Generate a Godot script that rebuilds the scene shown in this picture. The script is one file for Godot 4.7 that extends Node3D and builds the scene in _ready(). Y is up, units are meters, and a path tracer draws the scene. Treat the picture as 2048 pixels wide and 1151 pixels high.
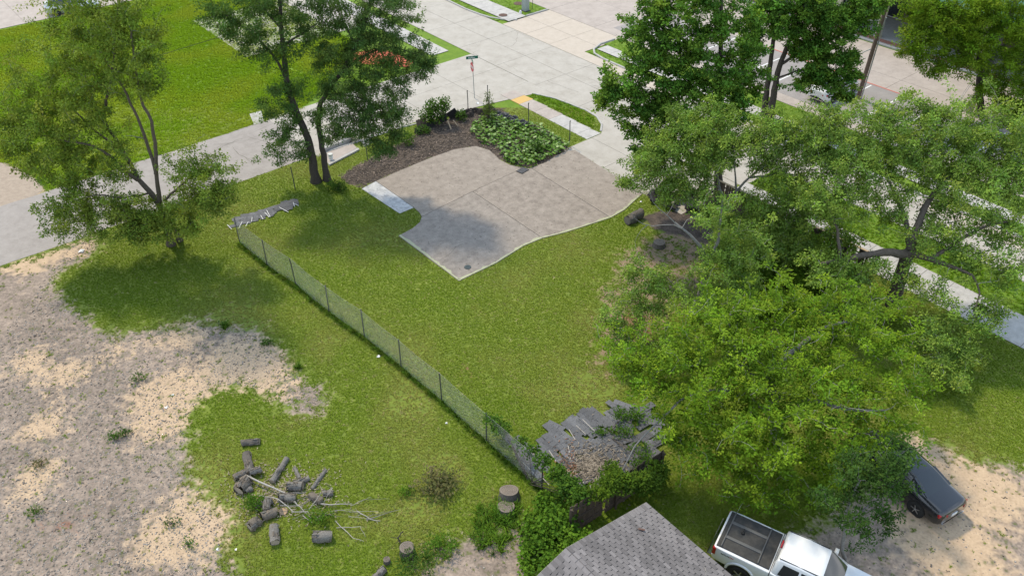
extends Node3D
# A grassy corner lot seen from the air: y is up, units are metres, the viewer stands near the origin 27.3 m up and looks along -z.
# The neighbourhood is laid out on a street grid turned by 50 degrees: s runs along the main street, t across it.

const STREET_TURN := -0.872665
const O2 := Vector2(6.004, -52.619)
const SD := Vector2(0.642788, 0.766044)
const TD := Vector2(0.766044, -0.642788)

var rng := RandomNumberGenerator.new()
var names := {}
var M := {}
var clump_meshes := {}

# ---------------------------------------------------------------- helpers

func W(s: float, t: float, y := 0.0) -> Vector3:
	var p := O2 + SD * s + TD * t
	return Vector3(p.x, y, p.y)

func ST(p: Vector2) -> Vector2:
	var q := p - O2
	return Vector2(q.dot(SD), q.dot(TD))

func rr(a: float, b: float) -> float:
	return rng.randf_range(a, b)

func rdir() -> Vector3:
	var v := Vector3(rr(-1, 1), rr(-1, 1), rr(-1, 1))
	return v.normalized() if v.length() > 0.01 else Vector3.UP

func numbered(called: String) -> String:
	if not names.has(called):
		names[called] = 0
		return called
	names[called] += 1
	return "%s_%03d" % [called, names[called]]

func tag(o: Node, label: String, category := "", group := "", kind := "") -> void:
	if label != "": o.set_meta("label", label)
	if category != "": o.set_meta("category", category)
	if group != "": o.set_meta("group", group)
	if kind != "": o.set_meta("kind", kind)

func thing(called: String, label: String, category: String, at := Vector3.ZERO, turn := 0.0, group := "") -> Node3D:
	var o := Node3D.new()
	o.name = numbered(called)
	add_child(o)
	o.position = at
	o.rotation.y = turn
	tag(o, label, category, group)
	return o

func put(called: String, mesh: Mesh, mat: Material, parent: Node = null) -> MeshInstance3D:
	var o := MeshInstance3D.new()
	o.mesh = mesh
	if mat: o.material_override = mat
	if parent == null:
		o.name = numbered(called)
		add_child(o)
	else:
		o.name = called
		parent.add_child(o, true)
	return o

func struct(called: String, mesh: Mesh, mat: Material) -> MeshInstance3D:
	var o := put(called, mesh, mat)
	o.set_meta("kind", "structure")
	return o

class MB:
	var v := PackedVector3Array()
	var n := PackedVector3Array()
	var c := PackedColorArray()
	var u := PackedVector2Array()
	var col := Color.WHITE
	var colored := false
	var uved := false
	func t3(a: Vector3, b: Vector3, d: Vector3, na: Vector3, nb: Vector3, nd: Vector3) -> void:
		if (b - a).cross(d - a).dot(na + nb + nd) > 0.0:
			v.append(a); v.append(d); v.append(b)
			n.append(na); n.append(nd); n.append(nb)
		else:
			v.append(a); v.append(b); v.append(d)
			n.append(na); n.append(nb); n.append(nd)
		if colored:
			c.append(col); c.append(col); c.append(col)
	func flat(a: Vector3, b: Vector3, d: Vector3, out: Vector3) -> void:
		var nn := (b - a).cross(d - a).normalized()
		if nn.dot(out) < 0.0: nn = -nn
		t3(a, b, d, nn, nn, nn)
	func quad(a: Vector3, b: Vector3, d: Vector3, e: Vector3, out: Vector3) -> void:
		flat(a, b, d, out)
		flat(a, d, e, out)
	func box(at: Vector3, size: Vector3, basis := Basis.IDENTITY, bev := 0.0) -> void:
		var h := size * 0.5
		var X := basis.x * h.x
		var Y := basis.y * h.y
		var Z := basis.z * h.z
		if bev > 0.0:
			var tx := basis.x * (h.x - bev)
			var tz := basis.z * (h.z - bev)
			var yl := basis.y * (h.y - bev)
			# chamfered top edge
			var lo := [at - X - Z + yl, at + X - Z + yl, at + X + Z + yl, at - X + Z + yl]
			var hi := [at - tx - tz + Y, at + tx - tz + Y, at + tx + tz + Y, at - tx + tz + Y]
			var bt := [at - X - Z - Y, at + X - Z - Y, at + X + Z - Y, at - X + Z - Y]
			quad(hi[0], hi[1], hi[2], hi[3], basis.y)
			for i in 4:
				var j := (i + 1) % 4
				var out: Vector3 = (lo[i] + lo[j]) * 0.5 - at - yl
				quad(lo[i], lo[j], hi[j], hi[i], out.normalized() + basis.y * 0.8)
				quad(bt[i], bt[j], lo[j], lo[i], out)
			quad(bt[0], bt[1], bt[2], bt[3], -basis.y)
			return
		quad(at + X - Y - Z, at + X + Y - Z, at + X + Y + Z, at + X - Y + Z, X)
		quad(at - X - Y - Z, at - X + Y - Z, at - X + Y + Z, at - X - Y + Z, -X)
		quad(at - X + Y - Z, at + X + Y - Z, at + X + Y + Z, at - X + Y + Z, Y)
		quad(at - X - Y - Z, at + X - Y - Z, at + X - Y + Z, at - X - Y + Z, -Y)
		quad(at - X - Y + Z, at + X - Y + Z, at + X + Y + Z, at - X + Y + Z, Z)
		quad(at - X - Y - Z, at + X - Y - Z, at + X + Y - Z, at - X + Y - Z, -Z)
	func bar(a: Vector3, b: Vector3, w: float, h: float) -> void:
		var x := (b - a)
		var l := x.length()
		x = x.normalized()
		var z := x.cross(Vector3.UP)
		z = Vector3.RIGHT if z.length() < 0.01 else z.normalized()
		var y := z.cross(x)
		box((a + b) * 0.5, Vector3(l, h, w), Basis(x, y, z))
	func tube(p: Array, r: Array, sides: int, capped := true, rough := 0.0, seed_ := 1) -> void:
		var rings := []
		var nor := []
		var cnt := p.size()
		var x := Vector3.ZERO
		for i in cnt:
			var d: Vector3 = p[mini(i + 1, cnt - 1)] - p[maxi(i - 1, 0)]
			d = d.normalized()
			if i == 0:
				x = d.cross(Vector3.RIGHT if absf(d.x) < 0.8 else Vector3.BACK)
			else:
				x = x - d * x.dot(d)
			x = x.normalized()
			var y := d.cross(x)
			var ring := []
			var nn := []
			for k in sides:
				var a := TAU * k / sides
				var o := x * cos(a) + y * sin(a)
				var q := 1.0 + rough * (sin(k * 12.9898 + i * 4.1 + seed_ * 7.7) * 0.6 + sin(k * 5.3 + seed_) * 0.6)
				ring.append(p[i] + o * float(r[i]) * q)
				nn.append(o)
			rings.append(ring)
			nor.append(nn)
		for i in cnt - 1:
			for k in sides:
				var j := (k + 1) % sides
				t3(rings[i][k], rings[i][j], rings[i + 1][j], nor[i][k], nor[i][j], nor[i + 1][j])
				t3(rings[i][k], rings[i + 1][j], rings[i + 1][k], nor[i][k], nor[i + 1][j], nor[i + 1][k])
		if capped:
			for e in [0, cnt - 1]:
				var out: Vector3 = (p[0] - p[1]) if e == 0 else (p[cnt - 1] - p[cnt - 2])
				for k in sides:
					flat(p[e], rings[e][k], rings[e][(k + 1) % sides], out)
	func cap(center: Vector3, axis: Vector3, r: float, sides: int, wob := 0.0) -> void:
		var x := axis.cross(Vector3(0.3, 0.1, 0.95)).normalized()
		var y := axis.cross(x).normalized()
		for k in sides:
			var a := TAU * k / sides
			var b := TAU * (k + 1) / sides
			var ra := r * (1.0 + wob * sin(a * 3.0 + center.x * 9.0))
			var rb := r * (1.0 + wob * sin(b * 3.0 + center.x * 9.0))
			flat(center, center + (x * cos(a) + y * sin(a)) * ra, center + (x * cos(b) + y * sin(b)) * rb, axis)
	func prism(poly: PackedVector2Array, y0: float, y1: float, sides := true) -> void:
		var id := Geometry2D.triangulate_polygon(poly)
		for i in range(0, id.size(), 3):
			var a := poly[id[i]]
			var b := poly[id[i + 1]]
			var d := poly[id[i + 2]]
			flat(Vector3(a.x, y1, a.y), Vector3(b.x, y1, b.y), Vector3(d.x, y1, d.y), Vector3.UP)
		if sides:
			var cen := Vector2.ZERO
			var cw := Geometry2D.is_polygon_clockwise(poly)
			for i in poly.size():
				var a := poly[i]
				var b := poly[(i + 1) % poly.size()]
				var e := (b - a).orthogonal()
				if cw: e = -e
				quad(Vector3(a.x, y0, a.y), Vector3(b.x, y0, b.y), Vector3(b.x, y1, b.y), Vector3(a.x, y1, a.y), Vector3(e.x, 0, e.y))
	func mesh() -> ArrayMesh:
		var a := []
		a.resize(Mesh.ARRAY_MAX)
		a[Mesh.ARRAY_VERTEX] = v
		a[Mesh.ARRAY_NORMAL] = n
		if colored: a[Mesh.ARRAY_COLOR] = c
		if uved: a[Mesh.ARRAY_TEX_UV] = u
		var m := ArrayMesh.new()
		m.add_surface_from_arrays(Mesh.PRIMITIVE_TRIANGLES, a)
		return m

func srgb(c: Color) -> Color:
	return c.linear_to_srgb()

func plain(c: Color, rough := 0.8, metal := 0.0) -> StandardMaterial3D:
	var m := StandardMaterial3D.new()
	m.albedo_color = srgb(c)
	m.roughness = rough
	m.metallic = metal
	return m

# a seamless noise run through a list of colours (linear)
func noise_tex(seed_: int, freq: float, cols: Array, size := 512, oct := 4, gain := 0.82) -> ImageTexture:
	var f := FastNoiseLite.new()
	f.seed = seed_
	f.noise_type = FastNoiseLite.TYPE_SIMPLEX_SMOOTH
	f.frequency = freq
	f.fractal_octaves = oct
	f.fractal_gain = gain
	var im := f.get_seamless_image(size, size)
	im.convert(Image.FORMAT_L8)
	var d := im.get_data()
	var lut := PackedByteArray()
	for i in 256:
		var x := i / 255.0 * (cols.size() - 1)
		var k := mini(int(x), cols.size() - 2)
		var c: Color = srgb((cols[k] as Color).lerp(cols[k + 1], x - k))
		lut.append(int(clampf(c.r, 0, 1) * 255)); lut.append(int(clampf(c.g, 0, 1) * 255)); lut.append(int(clampf(c.b, 0, 1) * 255))
	var out := PackedByteArray()
	out.resize(d.size() * 3)
	for i in d.size():
		var q := d[i] * 3
		out[i * 3] = lut[q]; out[i * 3 + 1] = lut[q + 1]; out[i * 3 + 2] = lut[q + 2]
	var r := Image.create_from_data(size, size, false, Image.FORMAT_RGB8, out)
	return ImageTexture.create_from_image(r)

# world-anchored procedural surface: coarse colour noise with a fine grain multiplied over it
func surface(seed_: int, tile: float, cols: Array, freq := 0.012, rough := 0.9, oct := 5, bump := 0.0, world := true) -> StandardMaterial3D:
	var m := StandardMaterial3D.new()
	m.albedo_texture = noise_tex(seed_, freq, cols, 512, oct)
	m.uv1_triplanar = true
	m.uv1_world_triplanar = world
	m.uv1_scale = Vector3.ONE / tile
	m.roughness = rough
	if bump > 0.0:
		m.heightmap_enabled = true
		m.heightmap_texture = M["bump_grain"]
		m.heightmap_scale = bump
	return m

func C(r: float, g: float, b: float) -> Color:
	return Color(r, g, b)

func greyed(k: float, warm := 0.0) -> Color:
	return Color(k * (1.0 + warm), k, k * (1.0 - warm))

func pp(p: Vector2, y := 0.0) -> Vector3:
	return Vector3(p.x, y, p.y)

func poly_st(a: Array) -> PackedVector2Array:
	var r := PackedVector2Array()
	for q in a:
		var w := W(q[0], q[1])
		r.append(Vector2(w.x, w.z))
	return r

func ragged(poly: PackedVector2Array, step: float, amp: float) -> PackedVector2Array:
	var r := PackedVector2Array()
	for i in poly.size():
		var a := poly[i]
		var b := poly[(i + 1) % poly.size()]
		var k := maxi(1, int(a.distance_to(b) / step))
		for j in k:
			var p := a.lerp(b, float(j) / k)
			r.append(p + Vector2(rr(-amp, amp), rr(-amp, amp)))
	return r

func inset(poly: PackedVector2Array, d: float) -> PackedVector2Array:
	var r := Geometry2D.offset_polygon(poly, -d, Geometry2D.JOIN_MITER)
	return r[0] if r.size() else poly

# ---------------------------------------------------------------- plants

func leaf_clump(seed_: int, leaves: int, spread: float, ll: float, lw: float, droop := 0.2) -> ArrayMesh:
	rng.seed = seed_
	var b := MB.new()
	b.colored = true
	for i in leaves:
		var d := rdir()
		d.y *= 0.55
		var at := d * spread * pow(rr(0.1, 1.0), 0.6)
		var dir := (d + rdir() * 0.8 + Vector3(0, -droop, 0)).normalized()
		var face := (Vector3.UP + rdir() * 0.75).normalized()
		var side := dir.cross(face)
		if side.length() < 0.1: side = dir.cross(Vector3.RIGHT)
		side = side.normalized()
		var nn := side.cross(dir).normalized()
		if nn.y < 0: nn = -nn
		var l := ll * rr(0.75, 1.25)
		var w := lw * rr(0.75, 1.25)
		var k := rr(0.72, 1.28)
		b.col = Color(k * rr(0.9, 1.1), k, k * rr(0.85, 1.1))
		var mid := at + dir * l * 0.45 + nn * l * 0.06
		b.flat(at, mid + side * w * 0.5, at + dir * l, nn)
		b.flat(at, at + dir * l, mid - side * w * 0.5, nn)
	return b.mesh()

func leaf_mat(back := 0.5) -> StandardMaterial3D:
	var m := StandardMaterial3D.new()
	m.vertex_color_use_as_albedo = true
	m.roughness = 0.7
	m.metallic_specular = 0.12
	m.backlight_enabled = true
	m.backlight = Color(back, back, back * 0.5)
	m.cull_mode = BaseMaterial3D.CULL_DISABLED
	return m

func scatter(called: String, mesh: Mesh, mat: Material, xf: Array, cols: PackedColorArray, parent: Node = null) -> MultiMeshInstance3D:
	var mm := MultiMesh.new()
	mm.transform_format = MultiMesh.TRANSFORM_3D
	mm.use_colors = true
	mm.mesh = mesh
	mm.instance_count = xf.size()
	for i in xf.size():
		mm.set_instance_transform(i, xf[i])
		mm.set_instance_color(i, cols[i])
	var o := MultiMeshInstance3D.new()
	o.multimesh = mm
	o.material_override = mat
	if parent == null:
		o.name = numbered(called)
		add_child(o)
	else:
		o.name = called
		parent.add_child(o, true)
	o.set_meta("kind", "stuff")
	return o

func leaf_tint(pal: Array) -> Color:
	var a: Color = pal[rng.randi() % pal.size()]
	var b: Color = pal[rng.randi() % pal.size()]
	var c := a.lerp(b, rng.randf())
	var k := rr(0.8, 1.2)
	return Color(c.r * k, c.g * k, c.b * k)

# limbs: [[points], r0, r1]; lobes: [centre, radius, tips]
func tree(called: String, label: String, group: String, seed_: int, base: Vector3, limbs: Array, lobes: Array, cfg: Dictionary) -> Node3D:
	rng.seed = seed_
	var root := thing(called, label, cfg.get("category", "tree"), base, 0.0, group)
	var bark: Material = cfg.bark
	var pos := PackedVector3Array()
	var rad := PackedFloat32Array()
	var tb := MB.new()
	for L in limbs:
		var pts: Array = L[0]
		var sm := []
		var cur := Curve3D.new()
		for i in pts.size():
			var tan: Vector3 = (pts[mini(i + 1, pts.size() - 1)] - pts[maxi(i - 1, 0)]) * 0.22
			cur.add_point(pts[i], -tan, tan)
		var len_ := cur.get_baked_length()
		var cnt := maxi(3, int(len_ / 0.45))
		var rs := []
		for i in cnt + 1:
			var f := float(i) / cnt
			var q := cur.sample_baked(len_ * f)
			if i > 0 and i < cnt: q += rdir() * 0.035
			var rd := lerpf(L[1], L[2], pow(f, 0.8))
			if q.y < 0.7 and L[1] > 0.12: rd *= 1.0 + 0.35 * pow(1.0 - q.y / 0.7, 2.0)
			sm.append(q - base)
			rs.append(rd)
			pos.append(q)
			rad.append(rd)
		tb.tube(sm, rs, 9 if L[1] > 0.1 else 6, true, 0.10, int(seed_ + pts.size()))
	put("trunk", tb.mesh(), bark, root)
	# boughs that reach into every lobe of the crown
	var tips := []
	var shape: float = cfg.get("shell", 0.5)
	var rmul: float = cfg.get("rmul", 1.0)
	for lb in lobes:
		for k in int(lb[2] * cfg.get("mult", 1.0)):
			var d := rdir()
			var r: float = lb[1] * rmul * pow(rng.randf(), shape)
			if rng.randf() < 0.12: r *= 1.45
			d.y *= cfg.get("flat", 0.75)
			var q: Vector3 = lb[0] + d * r
			if q.y < cfg.get("low", 0.6): q.y = cfg.get("low", 0.6) + rr(0, 0.5)
			var near := 1e9
			for i in range(0, pos.size(), 3):
				near = minf(near, pos[i].distance_squared_to(q))
			tips.append([near, q])
	tips.sort_custom(func(a, b): return a[0] < b[0])
	var bb := MB.new()
	var xf := []
	var cols := PackedColorArray()
	var pal: Array = cfg.palette
	var gap: float = cfg.get("gap", 0.3)
	var per: float = cfg.get("per", 1.6)
	var cs: float = cfg.get("size", 1.0)
	var puff: float = cfg.get("puff", 0.32)
	var hang: float = cfg.get("hang", 0.0)
	for tp in tips:
		var q: Vector3 = tp[1]
		var best := -1
		var bd := 1e9
		for i in pos.size():
			var dd := pos[i].distance_squared_to(q)
			var up := q.y - pos[i].y
			if up < 0.0: dd *= 1.35
			if dd < bd:
				bd = dd
				best = i
		var a := pos[best]
		var len_ := sqrt(bd)
		if len_ < 0.15: continue
		var ctl := a.lerp(q, 0.5) + Vector3(0, len_ * (0.14 - hang), 0) + rdir() * len_ * 0.13
		var cnt := clampi(int(len_ / 0.4), 3, 9)
		var r0 := minf(rad[best] * 0.75, 0.012 + 0.016 * len_)
		var sm := []
		var rs := []
		for i in cnt + 1:
			var f := float(i) / cnt
			var w := a.lerp(ctl, f).lerp(ctl.lerp(q, f), f)
			if i > 0: w += rdir() * 0.05
			sm.append(w - base)
			rs.append(lerpf(r0, 0.005, f))
			if i > 0 and (i % 2 == 0 or i == cnt):
				pos.append(w)
				rad.append(maxf(0.008, rs[i]))
		bb.tube(sm, rs, 4, false)
		var bough_tint := leaf_tint(pal)
		var tone := rr(0.72, 1.30)
		bough_tint = Color(bough_tint.r * tone * rr(0.9, 1.15), bough_tint.g * tone, bough_tint.b * tone)
		var from := minf(0.75, cfg.get("bare", 0.35))
		var steps := maxi(2, int(len_ * (1.0 - from) / gap))
		for i in steps + 1:
			var f := lerpf(from, 1.0, float(i) / steps)
			var w := a.lerp(ctl, f).lerp(ctl.lerp(q, f), f)
			var many := int(per) + (1 if rng.randf() < per - int(per) else 0)
			for k in many:
				var off := rdir() * puff * pow(rng.randf(), 0.5)
				off.y *= 0.7
				off.y -= hang * rng.randf() * 1.2
				var sc := cs * rr(0.75, 1.25)
				var bs := Basis(Vector3.UP, rr(0, TAU)) * Basis(Vector3.RIGHT, rr(-0.5, 0.5))
				xf.append(Transform3D(bs.scaled(Vector3(sc, sc, sc)), w + off - base))
				cols.append(bough_tint.lerp(leaf_tint(pal), 0.3))
	put("boughs", bb.mesh(), cfg.get("twigs", bark), root)
	scatter("crown", clump_meshes[cfg.leaf], cfg.get("lmat", M.leaf), xf, cols, root)
	return root

# low plant, weed or vine mass: clumps filling a set of blobs [centre, radius vector, count]
func bush(called: String, label: String, category: String, group: String, seed_: int, base: Vector3, blobs: Array, leaf: String, pal: Array, size := 1.0, stems := 5) -> Node3D:
	rng.seed = seed_
	var root := thing(called, label, category, base, 0.0, group)
	var xf := []
	var cols := PackedColorArray()
	var sb := MB.new()
	for bl in blobs:
		var tone := leaf_tint(pal)
		for k in int(bl[2]):
			var d := rdir() * pow(rng.randf(), 0.4)
			var R: Vector3 = bl[1]
			var q: Vector3 = bl[0] + Vector3(d.x * R.x, d.y * R.y, d.z * R.z)
			if q.y < 0.03: q.y = rr(0.02, 0.12)
			var sc := size * rr(0.7, 1.3)
			xf.append(Transform3D(Basis(Vector3.UP, rr(0, TAU)).scaled(Vector3(sc, sc, sc)), q - base))
			cols.append(tone.lerp(leaf_tint(pal), 0.6))
		for k in stems:
			var foot: Vector3 = base + Vector3(rr(-0.1, 0.1), 0, rr(-0.1, 0.1))
			var e: Vector3 = bl[0] + rdir() * bl[1] * 0.6
			if e.y < 0.1: e.y = 0.1
			sb.tube([foot - base, foot.lerp(e, 0.5) + Vector3(0, 0.1, 0) - base, e - base], [0.018, 0.012, 0.006], 4, false)
	if stems > 0: put("stems", sb.mesh(), M.bark_brown, root)
	scatter("foliage", clump_meshes[leaf], M.leaf, xf, cols, root)
	return root

# ---------------------------------------------------------------- vehicles

# secs: half profiles from sill to centre line (z >= 0) as [x, [y, z]...]; cells listed in holes go to the glass
func loft(secs: Array, holes: Dictionary, glass: bool, caps := true) -> ArrayMesh:
	var grid := []
	for s in secs:
		var row := []
		var m: int = s[1].size()
		for j in m: row.append(Vector3(s[0], s[1][j][0], s[1][j][1]))
		for j in range(m - 2, -1, -1): row.append(Vector3(s[0], s[1][j][0], -s[1][j][1]))
		grid.append(row)
	var R := grid.size()
	var K: int = grid[0].size()
	var half: int = secs[0][1].size()
	var nor := []
	for i in R:
		var row := []
		for j in K:
			var di: Vector3 = grid[mini(i + 1, R - 1)][j] - grid[maxi(i - 1, 0)][j]
			var dj: Vector3 = grid[i][mini(j + 1, K - 1)] - grid[i][maxi(j - 1, 0)]
			var nn := di.cross(dj).normalized()
			var out: Vector3 = grid[i][j] - Vector3(grid[i][j].x * 0.8, 0.6, 0)
			if nn.dot(out) < 0.0: nn = -nn
			row.append(nn)
		nor.append(row)
	var b := MB.new()
	for i in R - 1:
		for j in K - 1:
			var jj := j if j < half - 1 else K - 2 - j
			if holes.has(Vector2i(i, jj)) != glass: continue
			b.t3(grid[i][j], grid[i][j + 1], grid[i + 1][j + 1], nor[i][j], nor[i][j + 1], nor[i + 1][j + 1])
			b.t3(grid[i][j], grid[i + 1][j + 1], grid[i + 1][j], nor[i][j], nor[i + 1][j + 1], nor[i + 1][j])
	if caps and not glass:
		for e in [0, R - 1]:
			var cen := Vector3(grid[e][0].x, 0.6, 0)
			for j in K - 1: b.flat(cen, grid[e][j], grid[e][j + 1], Vector3(-1 if e == 0 else 1, 0, 0))
	return b.mesh()

func wheel(parent: Node3D, at: Vector3, r: float, w: float, out: float) -> void:
	var t := MB.new()
	var prof := [[-0.5, 0.62], [-0.5, 0.92], [-0.38, 1.0], [0.38, 1.0], [0.5, 0.92], [0.5, 0.62]]
	var p := []
	var rs := []
	for q in prof:
		p.append(at + Vector3(0, 0, q[0] * w))
		rs.append(q[1] * r)
	# lathe by hand: the profile runs along the axle
	for i in prof.size() - 1:
		for k in 20:
			var a := TAU * k / 20.0
			var bb := TAU * (k + 1) / 20.0
			var A := Vector3(cos(a), sin(a), 0)
			var B := Vector3(cos(bb), sin(bb), 0)
			t.quad(p[i] + A * rs[i], p[i] + B * rs[i], p[i + 1] + B * rs[i + 1], p[i + 1] + A * rs[i + 1], A + Vector3(0, 0, signf(prof[i][0] + prof[i + 1][0]) * 0.6))
	var wn := Node3D.new()
	wn.name = "wheel"
	parent.add_child(wn, true)
	put("tyre", t.mesh(), M.tyre, wn)
	var rim := MB.new()
	var f := at + Vector3(0, 0, out * w * 0.40)
	for k in 5:
		var a := TAU * k / 5.0
		var d := Vector3(cos(a), sin(a), 0)
		rim.bar(f + d * r * 0.06, f + d * r * 0.6, r * 0.17, 0.03)
	for k in 20:
		var a := TAU * k / 20.0
		var bb := TAU * (k + 1) / 20.0
		var A := Vector3(cos(a), sin(a), 0)
		var B := Vector3(cos(bb), sin(bb), 0)
		rim.quad(f + A * r * 0.56, f + B * r * 0.56, f + B * r * 0.66, f + A * r * 0.66, Vector3(0, 0, out))
	rim.cap(f + Vector3(0, 0, out * 0.012), Vector3(0, 0, out), r * 0.14, 12)
	put("rim", rim.mesh(), M.alloy, wn)
	var dk := MB.new()
	dk.cap(f - Vector3(0, 0, out * 0.03), Vector3(0, 0, out), r * 0.63, 20)
	put("brake_disc", dk.mesh(), M.black, wn)

func car(called: String, label: String, at: Vector3, turn: float, paint: Material, k: Dictionary) -> Node3D:
	var root := thing(called, label, "car", at, turn)
	var hr: float = k.get("h", 1.45)
	var W2: float = k.get("w", 0.91)
	var tail: float = k.get("tail", 1.06)     # height of the boot deck
	var g0: float = k.get("g0", -1.55)
	var g1: float = k.get("g1", -0.75)
	var st := [
		[-2.42, 0.80, 0.42, 0.80, 0.70, 0.52, tail - 0.16], [-2.34, 0.88, 0.32, 0.90, 0.79, 0.66, tail - 0.03], [-2.2, 0.96, 0.27, 0.95, 0.85, 0.72, tail], [g0, 1.0, 0.24, 0.96, 0.89, 0.74, tail + 0.05],
		[g1, 1.0, 0.23, 0.96, 0.90, 0.64, hr - 0.03], [0.1, 1.0, 0.23, 0.95, 0.90, 0.66, hr], [0.7, 1.0, 0.23, 0.94, 0.90, 0.65, hr - 0.07], [1.4, 1.0, 0.23, 0.92, 0.89, 0.76, 1.02],
		[1.95, 0.97, 0.25, 0.83, 0.84, 0.70, 0.93], [2.28, 0.88, 0.3, 0.70, 0.74, 0.6, 0.78], [2.42, 0.74, 0.4, 0.58, 0.6, 0.5, 0.62]]
	var secs := []
	for q in st:
		var w: float = q[1] * W2
		secs.append([q[0], [[q[2], w * 0.92], [q[2] + 0.14, w], [lerpf(q[2] + 0.14, q[3], 0.62), w], [q[3], q[4] * W2], [q[6] - 0.05, q[5] * W2], [q[6], q[5] * W2 * 0.72], [q[6] + 0.02, 0.0]]])
	var holes := {}
	for i in range(3, 7): holes[Vector2i(i, 3)] = true
	for j in [4, 5]:
		holes[Vector2i(3, j)] = true
		holes[Vector2i(6, j)] = true
	put("body", loft(secs, holes, false), paint, root)
	put("windows", loft(secs, holes, true), M.car_glass, root)
	var pil := MB.new()
	for sg in [-1.0, 1.0]:
		for i in [3, 4, 5, 6, 7]:
			var a := Vector3(secs[i][0], secs[i][1][3][0], secs[i][1][3][1] * sg)
			var b := Vector3(secs[i][0], secs[i][1][4][0], secs[i][1][4][1] * sg)
			if i == 3 or i == 7: continue
			pil.bar(a, b, 0.07, 0.02)
		for e in [[3, 4], [6, 7]]:
			var a := Vector3(secs[e[0]][0], secs[e[0]][1][4][0], secs[e[0]][1][4][1] * sg)
			var b := Vector3(secs[e[1]][0], secs[e[1]][1][4][0], secs[e[1]][1][4][1] * sg)
			pil.bar(a, b, 0.08, 0.03)
	put("pillars", pil.mesh(), paint, root)
	for x in [-1.42, 1.42]:
		for sg in [-1.0, 1.0]:
			var arch := MB.new()
			arch.cap(Vector3(x, 0.36, sg * (W2 + 0.004)), Vector3(0, 0, sg), 0.40, 22)
			put("wheel_arch", arch.mesh(), M.black, root)
			wheel(root, Vector3(x, 0.335, sg * (W2 - 0.09)), 0.335, 0.22, sg)
	for sg in [-1.0, 1.0]:
		var tl := MB.new()
		var L := Basis(Vector3.UP, sg * 0.35)
		tl.box(Vector3(-2.33, 0.80, sg * W2 * 0.72), Vector3(0.10, 0.13, 0.40), L, 0.03)
		put("tail_light", tl.mesh(), M.red_lens, root)
		var hl := MB.new()
		hl.box(Vector3(2.26, 0.64, sg * W2 * 0.62), Vector3(0.16, 0.10, 0.34), Basis(Vector3.UP, -sg * 0.35), 0.03)
		put("headlight", hl.mesh(), M.clear_lens, root)
		var mr := MB.new()
		mr.box(Vector3(1.05, 0.98, sg * (W2 + 0.09)), Vector3(0.10, 0.12, 0.18), Basis.IDENTITY, 0.03)
		put("mirror", mr.mesh(), paint, root)
	var trim := MB.new()
	trim.bar(Vector3(-2.44, 0.36, -0.66), Vector3(-2.44, 0.36, 0.66), 0.03, 0.045)
	put("bumper_trim", trim.mesh(), M.chrome, root)
	var pl := MB.new()
	pl.box(Vector3(-2.43, 0.62, 0), Vector3(0.02, 0.13, 0.32))
	put("number_plate", pl.mesh(), M.white_paint, root)
	return root

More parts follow.
